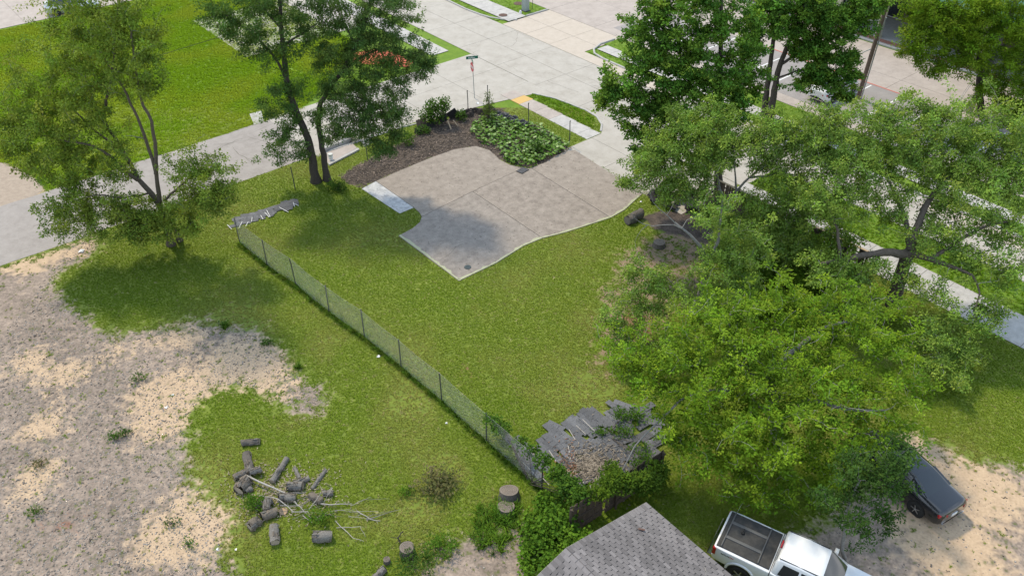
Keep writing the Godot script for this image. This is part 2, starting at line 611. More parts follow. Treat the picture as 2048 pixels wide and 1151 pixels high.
func pickup(at: Vector3, turn: float) -> void:
	var root := thing("pickup_truck", "white pickup truck with black bed cover and rack rails beside the shingled roof", "pickup truck", at, turn)
	var paint: Material = M.white_car
	var low := []
	for q in [[0.0, 0.92, 1.26], [0.05, 0.97, 1.30], [0.5, 1.0, 1.31], [2.08, 1.0, 1.30], [4.15, 1.0, 1.26], [4.5, 1.0, 1.24], [5.3, 0.98, 1.20], [5.65, 0.93, 1.08], [5.8, 0.84, 0.9]]:
		var w: float = q[1] * 0.99
		low.append([q[0], [[0.52, w * 0.94], [0.66, w], [1.02, w], [q[2] - 0.05, w * 0.985], [q[2], w * 0.95], [q[2] + 0.004, w * 0.5], [q[2] + 0.006, 0.0]]])
	put("body", loft(low, {}, false), paint, root)
	var gap := MB.new()
	gap.box(Vector3(2.1, 0.98, 0), Vector3(0.025, 0.66, 1.985))
	put("cab_gap", gap.mesh(), M.black, root)
	# bed cover
	var cv := MB.new()
	cv.box(Vector3(1.06, 1.325, 0), Vector3(1.98, 0.05, 1.74), Basis.IDENTITY, 0.02)
	put("bed_cover", cv.mesh(), M.black_vinyl, root)
	for x in [0.24, 1.62]:
		var rb := MB.new()
		rb.box(Vector3(x, 1.375, 0), Vector3(0.05, 0.05, 1.70), Basis.IDENTITY, 0.012)
		put("rack_bar", rb.mesh(), M.rack_grey, root)
	for z in [-0.36, 0.36]:
		var rb := MB.new()
		rb.box(Vector3(0.93, 1.372, z), Vector3(1.33, 0.034, 0.13), Basis.IDENTITY, 0.01)
		put("rack_slat", rb.mesh(), M.rack_grey, root)
	var lt := MB.new()
	lt.tube([Vector3(0.75, 1.35, -0.1), Vector3(0.75, 1.37, -0.1), Vector3(0.75, 1.39, -0.1)], [0.075, 0.075, 0.05], 12)
	lt.box(Vector3(0.75, 1.40, -0.22), Vector3(0.05, 0.03, 0.13))
	put("bed_latch", lt.mesh(), M.black, root)
	# cab
	var cab := []
	for q in [[2.13, 0.90, 1.30, 0.86, 1.36], [2.20, 0.93, 1.30, 0.74, 1.86], [2.34, 0.94, 1.30, 0.74, 1.93], [3.0, 0.945, 1.29, 0.745, 1.96], [3.62, 0.945, 1.28, 0.735, 1.93], [3.78, 0.945, 1.28, 0.74, 1.88], [4.45, 0.94, 1.25, 0.84, 1.28]]:
		cab.append([q[0], [[1.10, q[1]], [q[2], q[1]], [q[4] - 0.05, q[3]], [q[4] - 0.005, q[3] * 0.88], [q[4] + 0.012, q[3] * 0.5], [q[4] + 0.018, 0.0]]])
	var holes := {}
	for j in [2, 3, 4]:
		holes[Vector2i(5, j)] = true
	put("cab", loft(cab, holes, false), paint, root)
	put("windscreen", loft(cab, holes, true), M.car_glass, root)
	for sg in [-1.0, 1.0]:
		var rail := MB.new()
		rail.bar(Vector3(2.26, 1.935, sg * 0.665), Vector3(3.70, 1.945, sg * 0.665), 0.03, 0.02)
		put("roof_seam", rail.mesh(), M.black, root)
		for wx in [[2.36, 3.02], [3.10, 3.78]]:
			var g := MB.new()
			var y0 := 1.36
			var y1 := 1.82
			var z0: float = (0.945 - (y0 - 1.29) / 0.58 * 0.2 + 0.012) * sg
			var z1: float = (0.945 - (y1 - 1.29) / 0.58 * 0.2 + 0.012) * sg
			var sl := 0.10 if wx[0] < 3.0 else 0.0
			var sr := 0.30 if wx[0] > 3.0 else 0.0
			g.quad(Vector3(wx[0], y0, z0), Vector3(wx[1] + sr * 0.6, y0, z0), Vector3(wx[1] - sr * 0.4, y1, z1), Vector3(wx[0] + sl, y1, z1), Vector3(0, 0.3, sg))
			put("side_window", g.mesh(), M.car_glass, root)
		for x in [2.42, 3.10, 4.02]:
			var seam := MB.new()
			seam.box(Vector3(x, 0.98, sg * 0.984), Vector3(0.012, 0.60, 0.016))
			put("door_seam", seam.mesh(), M.black, root)
		for x in [2.62, 3.30]:
			var hd := MB.new()
			hd.box(Vector3(x, 1.10, sg * 1.0), Vector3(0.18, 0.035, 0.03), Basis.IDENTITY, 0.008)
			put("door_handle", hd.mesh(), M.chrome, root)
		var tl := MB.new()
		tl.box(Vector3(0.045, 1.08, sg * 0.905), Vector3(0.13, 0.36, 0.15), Basis.IDENTITY, 0.03)
		put("tail_light", tl.mesh(), M.red_lens, root)
		var mr := MB.new()
		mr.box(Vector3(3.95, 1.36, sg * 1.12), Vector3(0.14, 0.26, 0.22), Basis.IDENTITY, 0.04)
		put("mirror", mr.mesh(), paint, root)
		# flared arches over each wheel
		for x in [1.12, 4.75]:
			var fl := MB.new()
			var pts := []
			var rs := []
			for i in 13:
				var a := PI * i / 12.0
				pts.append(Vector3(x - cos(a) * 0.52, 0.48 + sin(a) * 0.50, sg * 0.985))
				rs.append(0.055)
			fl.tube(pts, rs, 7)
			put("wheel_flare", fl.mesh(), paint, root)
			var arch := MB.new()
			arch.cap(Vector3(x, 0.44, sg * 0.996), Vector3(0, 0, sg), 0.49, 24)
			put("wheel_arch", arch.mesh(), M.black, root)
			wheel(root, Vector3(x, 0.40, sg * 0.88), 0.40, 0.27, sg)
		# side lettering: a dark word-like strip and a red tail behind it
		var lx := 0.34
		for i in 9:
			var d := MB.new()
			d.box(Vector3(lx, 1.13, sg * 0.993), Vector3(0.035, 0.05, 0.006))
			put("side_letter", d.mesh(), M.black if i < 6 else M.red_paint, root)
			lx += 0.055
	var tb := MB.new()
	tb.box(Vector3(2.165, 1.90, 0), Vector3(0.06, 0.07, 0.34), Basis.IDENTITY, 0.015)
	put("brake_light", tb.mesh(), M.red_lens, root)
	var rw := MB.new()
	rw.quad(Vector3(2.128, 1.42, -0.6), Vector3(2.128, 1.42, 0.6), Vector3(2.178, 1.80, 0.6), Vector3(2.178, 1.80, -0.6), Vector3(-1, 0.2, 0))
	put("rear_window", rw.mesh(), M.car_glass, root)
	var bp := MB.new()
	bp.box(Vector3(-0.1, 0.62, 0), Vector3(0.2, 0.2, 1.8), Basis.IDENTITY, 0.04)
	put("bumper", bp.mesh(), M.chrome, root)

# ---------------------------------------------------------------- the scene

func _ready() -> void:
	rng.seed = 7
	# camera
	var cam := Camera3D.new()
	cam.name = "camera"
	cam.position = Vector3(0, 27.3, 0)
	cam.rotation_degrees = Vector3(-38.2, 0, 0)
	cam.fov = 39.33
	cam.near = 0.2
	cam.far = 900.0
	add_child(cam)
	cam.current = true
	# sky and exposure
	var we := WorldEnvironment.new()
	we.name = "environment"
	var env := Environment.new()
	env.background_mode = Environment.BG_SKY
	var sky := Sky.new()
	var sm := ProceduralSkyMaterial.new()
	sm.sky_top_color = Color(0.60, 0.69, 0.80)
	sm.sky_horizon_color = Color(0.90, 0.91, 0.92)
	sm.sky_curve = 0.18
	sm.ground_bottom_color = Color(0.30, 0.31, 0.24)
	sm.ground_horizon_color = Color(0.72, 0.76, 0.76)
	sm.energy_multiplier = 1.55
	sm.sky_cover = cloud_cover()
	sm.sky_cover_modulate = Color(0.55, 0.54, 0.52)
	sky.sky_material = sm
	env.sky = sky
	env.tonemap_mode = Environment.TONE_MAPPER_LINEAR
	env.tonemap_exposure = 1.24
	env.sdfgi_enabled = true
	env.ssao_enabled = true
	env.ssil_enabled = true
	we.environment = env
	add_child(we)
	# sun: high, behind the lot and a little to its side
	var sun := DirectionalLight3D.new()
	sun.name = "sun"
	sun.light_energy = 0.92
	sun.light_color = Color(1.0, 0.94, 0.83)
	sun.light_angular_distance = 5.0
	sun.shadow_enabled = true
	sun.look_at_from_position(Vector3.ZERO, Vector3(0.50, -1.25, 0.72), Vector3.UP)
	add_child(sun)

	materials()
	print("materials")
	streets()
	print("streets")
	lot_ground()
	print("ground")
	trees()
	print("trees")
	fences()
	house()
	print("house")
	vehicles()
	street_furniture()
	yard_things()
	print("yard")
	plants()
	print("plants")

func cloud_cover() -> ImageTexture:
	var f := FastNoiseLite.new()
	f.seed = 21
	f.noise_type = FastNoiseLite.TYPE_SIMPLEX_SMOOTH
	f.fractal_octaves = 5
	f.frequency = 1.0
	var w := 256
	var h := 128
	var im := Image.create(w, h, false, Image.FORMAT_RGBA8)
	for y in h:
		var up := (0.5 - (y + 0.5) / h) * PI
		for x in w:
			var a := TAU * x / w
			var d := Vector3(cos(a) * cos(up), sin(up), sin(a) * cos(up))
			var k := 0.0
			if d.y > 0.0:
				var q := d / (d.y + 0.25)
				k = clampf((f.get_noise_3d(q.x * 1.1, 0.0, q.z * 1.1) + 0.02) * 3.2, 0.0, 1.0)
			im.set_pixel(x, y, Color(1, 1, 1, k))
	return ImageTexture.create_from_image(im)

func materials() -> void:
	var bf := FastNoiseLite.new()
	bf.seed = 5
	bf.frequency = 0.09
	bf.fractal_octaves = 4
	M["bump_grain"] = ImageTexture.create_from_image(bf.get_seamless_image(512, 512))
	M.leaf = leaf_mat(0.7)
	M.grass = leaf_mat(0.45)
	M.concrete = surface(31, 13.0, [C(0.305, 0.28, 0.242), C(0.368, 0.34, 0.298), C(0.405, 0.377, 0.335), C(0.44, 0.41, 0.368)], 0.013, 0.9, 7, 0.25)
	M.concrete_tan = surface(32, 7.0, [C(0.40, 0.345, 0.285), C(0.455, 0.395, 0.33), C(0.49, 0.43, 0.365)], 0.013, 0.9, 7, 0.25)
	M.lot_concrete = surface(33, 11.0, [C(0.31, 0.27, 0.24), C(0.385, 0.335, 0.30), C(0.44, 0.39, 0.35)], 0.013, 0.9, 7, 0.2)
	M.lot_grey = surface(34, 11.0, [C(0.22, 0.20, 0.195), C(0.27, 0.25, 0.24), C(0.31, 0.285, 0.27)], 0.013, 0.9, 7, 0.2)
	M.asphalt_old = surface(35, 8.0, [C(0.24, 0.215, 0.195), C(0.30, 0.272, 0.25), C(0.345, 0.315, 0.29)], 0.013, 0.95, 7, 0.4)
	M.drive = [surface(36, 6.0, [C(0.15, 0.125, 0.103), C(0.245, 0.208, 0.175), C(0.295, 0.253, 0.214), C(0.37, 0.322, 0.275)], 0.014, 0.92, 7, 0.5),
		surface(37, 6.0, [C(0.14, 0.12, 0.102), C(0.225, 0.195, 0.168), C(0.275, 0.24, 0.208), C(0.36, 0.317, 0.275)], 0.014, 0.92, 7, 0.5),
		surface(38, 6.5, [C(0.16, 0.135, 0.112), C(0.26, 0.222, 0.188), C(0.35, 0.303, 0.26)], 0.014, 0.92, 7, 0.5)]
	M.pad = surface(39, 4.0, [C(0.22, 0.22, 0.22), C(0.34, 0.345, 0.35), C(0.48, 0.48, 0.48), C(0.54, 0.53, 0.51)], 0.013, 0.92, 7, 0.4)
	M.pale_rim = surface(89, 2.0, [C(0.28, 0.29, 0.17), C(0.37, 0.38, 0.25), C(0.44, 0.44, 0.32)], 0.05, 0.95, 5)
	M.dirt = surface(90, 5.0, [C(0.24, 0.19, 0.15), C(0.33, 0.265, 0.205), C(0.40, 0.325, 0.255)], 0.02, 0.95, 6)
	M.joint = plain(C(0.13, 0.115, 0.09), 0.95)
	M.kerb = surface(40, 5.0, [C(0.30, 0.29, 0.275), C(0.40, 0.385, 0.365), C(0.47, 0.455, 0.43)], 0.02, 0.9, 5, 0.2)
	M.sidewalk = surface(41, 6.0, [C(0.30, 0.29, 0.27), C(0.42, 0.405, 0.385), C(0.52, 0.50, 0.475)], 0.013, 0.9, 7, 0.25)
	M.turf_base = surface(42, 7.0, [C(0.08, 0.155, 0.006), C(0.115, 0.20, 0.009), C(0.15, 0.235, 0.014)], 0.012, 0.95, 5)
	M.mulch = surface(43, 3.0, [C(0.018, 0.014, 0.012), C(0.05, 0.038, 0.032), C(0.10, 0.078, 0.066), C(0.15, 0.12, 0.10)], 0.05, 0.97, 5, 2.5)
	M.red_mulch = surface(44, 2.0, [C(0.28, 0.055, 0.03), C(0.48, 0.11, 0.06), C(0.56, 0.17, 0.10)], 0.05, 0.95, 4, 1.0)
	M.bark_grey = surface(45, 1.6, [C(0.10, 0.09, 0.08), C(0.20, 0.19, 0.175), C(0.31, 0.30, 0.285)], 0.02, 0.95, 5, 1.5)
	M.bark_dark = surface(46, 1.6, [C(0.025, 0.02, 0.016), C(0.06, 0.05, 0.042), C(0.10, 0.085, 0.07)], 0.02, 0.95, 5, 1.5)
	M.bark_brown = surface(47, 1.6, [C(0.05, 0.04, 0.03), C(0.10, 0.08, 0.062), C(0.16, 0.135, 0.11)], 0.02, 0.95, 5, 1.5)
	M.bark_pale = surface(48, 1.2, [C(0.24, 0.215, 0.185), C(0.38, 0.355, 0.32), C(0.47, 0.44, 0.40)], 0.02, 0.95, 4, 0.6)
	M.log_bark = [surface(49, 0.9, [C(0.035, 0.03, 0.026), C(0.12, 0.105, 0.09), C(0.30, 0.27, 0.235)], 0.03, 0.95, 5, 2.0, false),
		surface(50, 0.9, [C(0.06, 0.054, 0.048), C(0.19, 0.175, 0.155), C(0.42, 0.395, 0.355)], 0.03, 0.95, 5, 2.0, false),
		surface(51, 0.9, [C(0.06, 0.047, 0.035), C(0.17, 0.14, 0.108), C(0.36, 0.31, 0.25)], 0.03, 0.95, 5, 2.0, false)]
	M.cut_wood = surface(52, 0.5, [C(0.10, 0.08, 0.068), C(0.20, 0.168, 0.14), C(0.31, 0.265, 0.22)], 0.03, 0.95, 5, 0.5, false)
	M.cut_log = surface(91, 0.5, [C(0.22, 0.175, 0.13), C(0.36, 0.295, 0.225), C(0.46, 0.385, 0.30)], 0.03, 0.95, 5, 0.5, false)
	M.cut_fresh = surface(53, 0.5, [C(0.36, 0.24, 0.14), C(0.47, 0.33, 0.20)], 0.03, 0.95, 4, 0.4, false)
	M.fence_wood = []
	for i in 4:
		var k := 0.85 + 0.12 * i
		M.fence_wood.append(surface(54 + i, 1.1, [C(0.05 * k, 0.037 * k, 0.03 * k), C(0.09 * k, 0.068 * k, 0.054 * k), C(0.14 * k, 0.11 * k, 0.09 * k)], 0.03, 0.95, 5, 1.0, false))
	M.board_tan = surface(58, 1.0, [C(0.30, 0.22, 0.14), C(0.42, 0.32, 0.21), C(0.50, 0.40, 0.28)], 0.03, 0.9, 4, 0.4, false)
	M.shingle = []
	for i in 6:
		var k: float = [0.62, 0.74, 0.84, 0.92, 1.02, 1.14][i]
		M.shingle.append(surface(60 + i, 0.8, [C(0.13 * k, 0.12 * k, 0.12 * k), C(0.205 * k, 0.19 * k, 0.19 * k), C(0.27 * k, 0.25 * k, 0.25 * k)], 0.06, 0.95, 4, 0.6, false))
	M.roofing = []
	for i in 4:
		var k: float = [0.8, 0.95, 1.1, 1.3][i]
		M.roofing.append(surface(70 + i, 0.9, [C(0.055 * k, 0.056 * k, 0.06 * k), C(0.115 * k, 0.117 * k, 0.125 * k), C(0.20 * k, 0.20 * k, 0.208 * k)], 0.03, 0.95, 5, 0.6))
	M.roof_under = plain(C(0.025, 0.048, 0.048), 0.95)
	M.house_wall = surface(76, 2.0, [C(0.40, 0.37, 0.32), C(0.47, 0.44, 0.39)], 0.02, 0.9, 4)
	M.post = plain(C(0.075, 0.08, 0.075), 0.6, 0.3)
	M.wire = plain(C(0.46, 0.46, 0.44), 0.6, 0.2)
	M.galv = plain(C(0.40, 0.42, 0.41), 0.5, 0.4)
	M.cabinet = surface(77, 3.0, [C(0.28, 0.32, 0.30), C(0.33, 0.37, 0.35)], 0.02, 0.6, 3)
	M.white_paint = plain(C(0.72, 0.72, 0.70), 0.7)
	M.road_white = surface(78, 1.5, [C(0.55, 0.55, 0.54), C(0.70, 0.70, 0.69), C(0.76, 0.76, 0.75)], 0.03, 0.85, 4)
	M.road_red = surface(79, 1.5, [C(0.42, 0.12, 0.09), C(0.52, 0.15, 0.11)], 0.03, 0.85, 4)
	M.tactile = surface(80, 1.5, [C(0.50, 0.32, 0.10), C(0.58, 0.39, 0.15)], 0.03, 0.85, 4)
	M.red_paint = plain(C(0.45, 0.02, 0.025), 0.4)
	M.sign_red = plain(C(0.50, 0.05, 0.07), 0.45)
	M.sign_green = plain(C(0.0, 0.13, 0.085), 0.45)
	M.black = plain(C(0.012, 0.012, 0.013), 0.7)
	M.char = surface(81, 1.5, [C(0.006, 0.006, 0.006), C(0.016, 0.015, 0.015), C(0.035, 0.033, 0.032)], 0.03, 0.8, 4, 1.0)
	M.tyre = plain(C(0.018, 0.018, 0.018), 0.85)
	M.alloy = plain(C(0.55, 0.55, 0.56), 0.3, 0.9)
	M.chrome = plain(C(0.65, 0.66, 0.68), 0.15, 1.0)
	M.black_vinyl = surface(82, 2.5, [C(0.022, 0.022, 0.023), C(0.038, 0.037, 0.036), C(0.062, 0.059, 0.055)], 0.015, 0.75, 5, 0.3, false)
	M.rack_grey = plain(C(0.10, 0.10, 0.10), 0.5)
	M.white_car = plain(C(0.72, 0.73, 0.74), 0.28)
	M.white_car.clearcoat_enabled = true
	M.white_car.clearcoat = 1.0
	M.white_car.clearcoat_roughness = 0.06
	M.navy_car = plain(C(0.007, 0.0075, 0.011), 0.2)
	M.navy_car.clearcoat_enabled = true
	M.navy_car.clearcoat = 1.0
	M.navy_car.clearcoat_roughness = 0.05
	M.silver_car = plain(C(0.55, 0.56, 0.58), 0.3, 0.5)
	M.silver_car.clearcoat_enabled = true
	M.car_glass = plain(C(0.012, 0.015, 0.018), 0.06)
	M.car_glass.metallic_specular = 0.7
	M.red_lens = plain(C(0.32, 0.012, 0.015), 0.12)
	M.clear_lens = plain(C(0.6, 0.6, 0.6), 0.1, 0.3)
	M.brick = surface(83, 1.2, [C(0.22, 0.09, 0.065), C(0.32, 0.14, 0.10), C(0.38, 0.18, 0.13)], 0.03, 0.9, 4, 0.5)
	M.cream = surface(84, 2.0, [C(0.50, 0.45, 0.33), C(0.58, 0.53, 0.41)], 0.02, 0.8, 4)
	M.wall_brown = surface(85, 2.0, [C(0.10, 0.075, 0.06), C(0.16, 0.125, 0.10)], 0.02, 0.9, 4)
	M.teal = plain(C(0.03, 0.15, 0.13), 0.5)
	M.pole_wood = surface(86, 1.5, [C(0.09, 0.06, 0.045), C(0.15, 0.105, 0.08), C(0.21, 0.155, 0.12)], 0.02, 0.95, 5, 0.8)
	M.plastic_white = plain(C(0.78, 0.78, 0.78), 0.35)
	M.iron = surface(87, 1.0, [C(0.03, 0.05, 0.055), C(0.06, 0.085, 0.09)], 0.03, 0.7, 3)
	M.rust = surface(88, 1.0, [C(0.08, 0.05, 0.04), C(0.16, 0.09, 0.07)], 0.03, 0.9, 3)
	M.brown_leaf = plain(C(0.24, 0.10, 0.055), 0.8)
	clump_meshes["small"] = leaf_clump(101, 19, 0.26, 0.135, 0.07)
	clump_meshes["oak"] = leaf_clump(102, 18, 0.25, 0.145, 0.078)
	clump_meshes["star"] = leaf_clump(103, 18, 0.28, 0.175, 0.13, 0.45)
	clump_meshes["fine"] = leaf_clump(104, 20, 0.25, 0.145, 0.062, 0.6)
	clump_meshes["weed"] = leaf_clump(105, 12, 0.16, 0.09, 0.05, -0.2)
	clump_meshes["vine"] = leaf_clump(106, 10, 0.18, 0.12, 0.10, 0.1)
	# grass tuft: a handful of thin bent blades
	rng.seed = 107
	for kind in ["tuft", "tall"]:
		var gb := MB.new()
		gb.colored = true
		for i in (13 if kind == "tuft" else 18):
			var a := rr(0, TAU)
			var foot := Vector3(cos(a), 0, sin(a)) * rr(0.0, 0.075)
			var lean := Vector3(rr(-1, 1), rr(0.5, 1.5), rr(-1, 1)).normalized()
			var h := rr(0.05, 0.095) if kind == "tuft" else rr(0.15, 0.42)
			var sd := lean.cross(rdir()).normalized() * (0.009 if kind == "tuft" else 0.012)
			var k := rr(0.75, 1.25)
			gb.col = Color(k * rr(0.92, 1.12), k, k * rr(0.8, 1.1))
			var nn := (sd.cross(lean).normalized() * 0.4 + Vector3.UP).normalized()
			var m1 := foot + lean * h * 0.6
			var tip := foot + lean * h + Vector3(lean.x, -0.15, lean.z) * h * 0.35
			gb.t3(foot - sd, foot + sd, m1 + sd * 0.8, nn, nn, nn)
			gb.t3(foot - sd, m1 + sd * 0.8, m1 - sd * 0.8, nn, nn, nn)
			gb.t3(m1 - sd * 0.8, m1 + sd * 0.8, tip, nn, nn, nn)
		clump_meshes[kind] = gb.mesh()

# ---------------------------------------------------------------- streets and pavements

func slab_row(called: String, s0: float, s1: float, t0: float, t1: float, ds: float, dt: float, y: float, mats: Array, bed: Material, skip := PackedVector2Array()) -> void:
	var b := MB.new()
	b.prism(poly_st([[s0, t0], [s1, t0], [s1, t1], [s0, t1]]), 0, y - 0.006, false)
	var root := struct(called, b.mesh(), bed)
	var ns := maxi(1, roundi((s1 - s0) / ds))
	var nt := maxi(1, roundi((t1 - t0) / dt))
	for i in ns:
		for j in nt:
			var a := s0 + (s1 - s0) * i / ns
			var e := s0 + (s1 - s0) * (i + 1) / ns
			var c := t0 + (t1 - t0) * j / nt
			var f := t0 + (t1 - t0) * (j + 1) / nt
			var g := 0.014
			var p := MB.new()
			p.prism(poly_st([[a + g, c + g], [e - g, c + g], [e - g, f - g], [a + g, f - g]]), y - 0.006, y + rr(0.0, 0.004))
			put("panel", p.mesh(), mats[rng.randi() % mats.size()], root)

func kerb_line(pts: Array, w := 0.16, h := 0.13) -> void:
	var b := MB.new()
	for i in pts.size() - 1:
		var a: Vector3 = pts[i]
		var e: Vector3 = pts[i + 1]
		var d := (e - a).normalized()
		b.box((a + e) * 0.5 + Vector3(0, h * 0.5, 0), Vector3(a.distance_to(e) + w * 0.4, h, w), Basis(d, Vector3.UP, d.cross(Vector3.UP)), 0.025)
	struct("kerb", b.mesh(), M.kerb)

func streets() -> void:
	rng.seed = 11
	var g := MB.new()
	g.prism(PackedVector2Array([Vector2(-400, 60), Vector2(400, 60), Vector2(400, -500), Vector2(-400, -500)]), 0, -0.02, false)
	struct("ground", g.mesh(), M.turf_base)
	# main street, pale concrete panels either side of a centre joint
	slab_row("street", -60, 62, 2.3, 8.9, 5.1, 3.3, 0.012, [M.concrete], M.joint)
	# side street: old asphalt that turns to concrete at the crossing
	var a := MB.new()
	a.prism(ragged(poly_st([[-10.4, -90], [-10.3, -17.0], [-17.3, -16.6], [-16.8, -90]]), 1.2, 0.07), 0, 0.010, false)
	struct("side_road", a.mesh(), M.asphalt_old)
	# cracks with a raised lip of sealed dirt
	for i in 26:
		var s := rr(-16.3, -10.8)
		var t := rr(-40, -18)
		var pts := []
		var rs := []
		var ang := rr(-0.5, 0.5) + (PI / 2 if rng.randf() < 0.6 else 0.0)
		for k in 7:
			pts.append(W(s, t, 0.0102))
			rs.append(rr(0.006, 0.014))
			s += cos(ang) * 0.45 + rr(-0.16, 0.16)
			t += sin(ang) * 0.45 + rr(-0.16, 0.16)
			s = clampf(s, -16.7, -10.6)
		var cb := MB.new()
		for k in 6:
			var d: Vector3 = (pts[k + 1] - pts[k]).normalized().cross(Vector3.UP)
			cb.quad(pts[k] - d * rs[k] + Vector3(0, 0.003, 0), pts[k] + d * rs[k] + Vector3(0, 0.003, 0), pts[k + 1] + d * rs[k + 1] + Vector3(0, 0.003, 0), pts[k + 1] - d * rs[k + 1] + Vector3(0, 0.003, 0), Vector3.UP)
		struct("road_crack", cb.mesh(), M.joint)
	slab_row("crossing", -17.6, -10.0, -17.0, 2.28, 3.8, 4.8, 0.011, [M.concrete, M.concrete], M.joint)
	for i in 18:
		var s := rr(-24, 6)
		var t := rr(2.8, 8.4)
		if i > 9:
			s = rr(1.0, 14.0)
			t = rr(-20, -8)
		var pts := []
		var rs := []
		var ang := rr(0, TAU)
		for k in 9:
			pts.append(W(s, t, 0.021 if i <= 9 else 0.0455))
			rs.append(rr(0.004, 0.012))
			s += cos(ang) * 0.4 + rr(-0.15, 0.15)
			t += sin(ang) * 0.4 + rr(-0.15, 0.15)
			if i > 9 and not in_poly(Vector2(W(s, t).x, W(s, t).z), DRIVE): break
			if i <= 9: t = clampf(t, 2.5, 8.7)
		if pts.size() < 3 or (i > 9 and not in_poly(Vector2(pts[0].x, pts[0].z), DRIVE)): continue
		var cb := MB.new()
		for k in pts.size() - 1:
			var d: Vector3 = (pts[k + 1] - pts[k]).normalized().cross(Vector3.UP)
			cb.quad(pts[k] - d * rs[k], pts[k] + d * rs[k], pts[k + 1] + d * rs[k + 1], pts[k + 1] - d * rs[k + 1], Vector3.UP)
		struct("crack", cb.mesh(), M.joint)
	# widening mouth of the crossing toward the corner
	var w := MB.new()
	w.prism(poly_st([[-10.02, -9.0], [-9.2, -4.5], [-8.6, -1.5], [-8.0, 1.2], [-6.2, 1.9], [-3.2, 2.32], [-10.02, 2.32]]), 0, 0.009, false)
	struct("crossing_mouth", w.mesh(), M.concrete)
	var w2 := MB.new()
	w2.prism(poly_st([[-3.3, 2.33], [-1.9, 2.16], [-0.8, 1.56], [-0.05, 0.75], [0.22, 0.4], [0.22, 2.33]]), 0, 0.0095, false)
	struct("crossing_corner", w2.mesh(), M.concrete)
	slab_row("gutter", -11.7, 62, 8.92, 10.2, 5.1, 1.3, 0.0115, [M.concrete_tan, M.concrete], M.joint)
	# drive apron between the yard drive and the street
	slab_row("apron", 0.2, 11.0, -3.35, 2.28, 3.6, 2.8, 0.013, [M.concrete], M.joint)
	# far side: tan strip, walk, lot
	slab_row("far_apron", -21.4, -11.6, 8.92, 14.9, 3.3, 3.0, 0.013, [M.concrete_tan], M.joint)
	slab_row("parking_lot", -40, 34, 14.92, 31.2, 6.1, 5.4, 0.011, [M.lot_concrete], M.joint)
	slab_row("walk_far_end", -60, -21.4, 9.7, 11.9, 1.5, 2.2, 0.10, [M.sidewalk], M.joint)
	slab_row("walk_far", -11.2, 34, 11.3, 12.6, 1.5, 1.3, 0.10, [M.sidewalk], M.joint)
	# darker asphalt-toned parking bays
	var bay := MB.new()
	bay.prism(poly_st([[-14, 16.2], [30, 16.2], [30, 23.2], [-14, 23.2]]), 0, 0.018, false)
	struct("parking_bays", bay.mesh(), M.lot_grey)
	for i in 14:
		var s := -13.2 + i * 2.68
		var st := MB.new()
		st.prism(poly_st([[s, 17.6], [s + 0.12, 17.6], [s + 0.12, 23.0], [s, 23.0]]), 0, 0.023, false)
		struct("bay_marking", st.mesh(), M.road_white)
	var rl := MB.new()
	rl.prism(poly_st([[-2, 23.22], [10.6, 23.22], [10.6, 23.36], [-2, 23.36]]), 0, 0.0235, false)
	struct("red_marking", rl.mesh(), M.road_red)
	# near sidewalk from the corner ramp to the apron, and the stretch beyond the yard
	var i0 := 0
	for s in [[-9.5, -8.3], [-8.28, -7.3], [-7.28, -5.6], [-5.58, -3.9], [-3.88, -2.4], [-2.38, -0.9], [-0.88, 0.15]]:
		var p := MB.new()
		p.prism(poly_st([[s[0], -1.0], [s[1], -0.98], [s[1], 0.45], [s[0], 0.35]]), -0.02, 0.03)
		var o := struct("walk_panel", p.mesh(), M.tactile if i0 == 1 else (M.sidewalk if i0 > 3 else M.lot_concrete))
		i0 += 1
	slab_row("walk_beyond", 11.2, 44, 0.3, 2.9, 1.55, 2.6, 0.03, [M.sidewalk], M.joint)
	# kerbs
	kerb_line([W(-34, 8.8), W(-30.2, 8.85), W(-26.7, 8.7), W(-24.6, 8.85), W(-23.4, 9.05), W(-22.2, 9.7), W(-21.3, 10.6)])
	kerb_line([W(-21.5, 12.0), W(-21.5, 14.7)])
	kerb_line([W(-11.9, 14.2), W(-11.9, 12.4), W(-11.4, 11.1), W(-10.7, 10.5), W(-9.4, 10.25), W(-7.0, 10.2), W(30, 10.2)])
	kerb_line([W(-10.2, -16), W(-9.9, -10.0), W(-9.3, -6.6), W(-9.2, -4.6)], 0.14, 0.06)
	kerb_line([W(-8.1, 1.1), W(-6.3, 1.85), W(-3.3, 2.25), W(-1.9, 2.1), W(-0.8, 1.5), W(-0.1, 0.7)], 0.14, 0.07)
	kerb_line([W(11.4, 6.0), W(44, 6.0)], 0.14, 0.07)
	slab_row("far_corner_walk", -60, -19.4, -0.6, 1.2, 1.6, 1.8, 0.03, [M.sidewalk], M.joint)
	slab_row("far_drive", -41, -29.5, -13.0, -0.65, 5.8, 4.1, 0.012, [M.concrete], M.joint)
	var pad := MB.new()
	pad.prism(PackedVector2Array([Vector2(-19.84, -55.92), Vector2(-19.09, -56.43), Vector2(-18.44, -54.68), Vector2(-19.04, -54.11)]), -0.02, 0.03)
	struct("road_pad", pad.mesh(), M.sidewalk)
	slab_row("far_lot", -80, -50.4, -60, -8, 6.0, 6.0, 0.012, [M.lot_concrete], M.joint)
	var dp := MB.new()
	dp.prism(ragged(PackedVector2Array([Vector2(-35.41, -39.79), Vector2(-33.78, -41.20), Vector2(-32.06, -42.67), Vector2(-30.40, -44.15), Vector2(-30.27, -45.07), Vector2(-32.48, -47.19), Vector2(-35.00, -48.54), Vector2(-37.92, -48.88), Vector2(-40.27, -48.19)]), 0.7, 0.25), 0, 0.006, false)
	struct("dirt_patch", dp.mesh(), M.dirt)
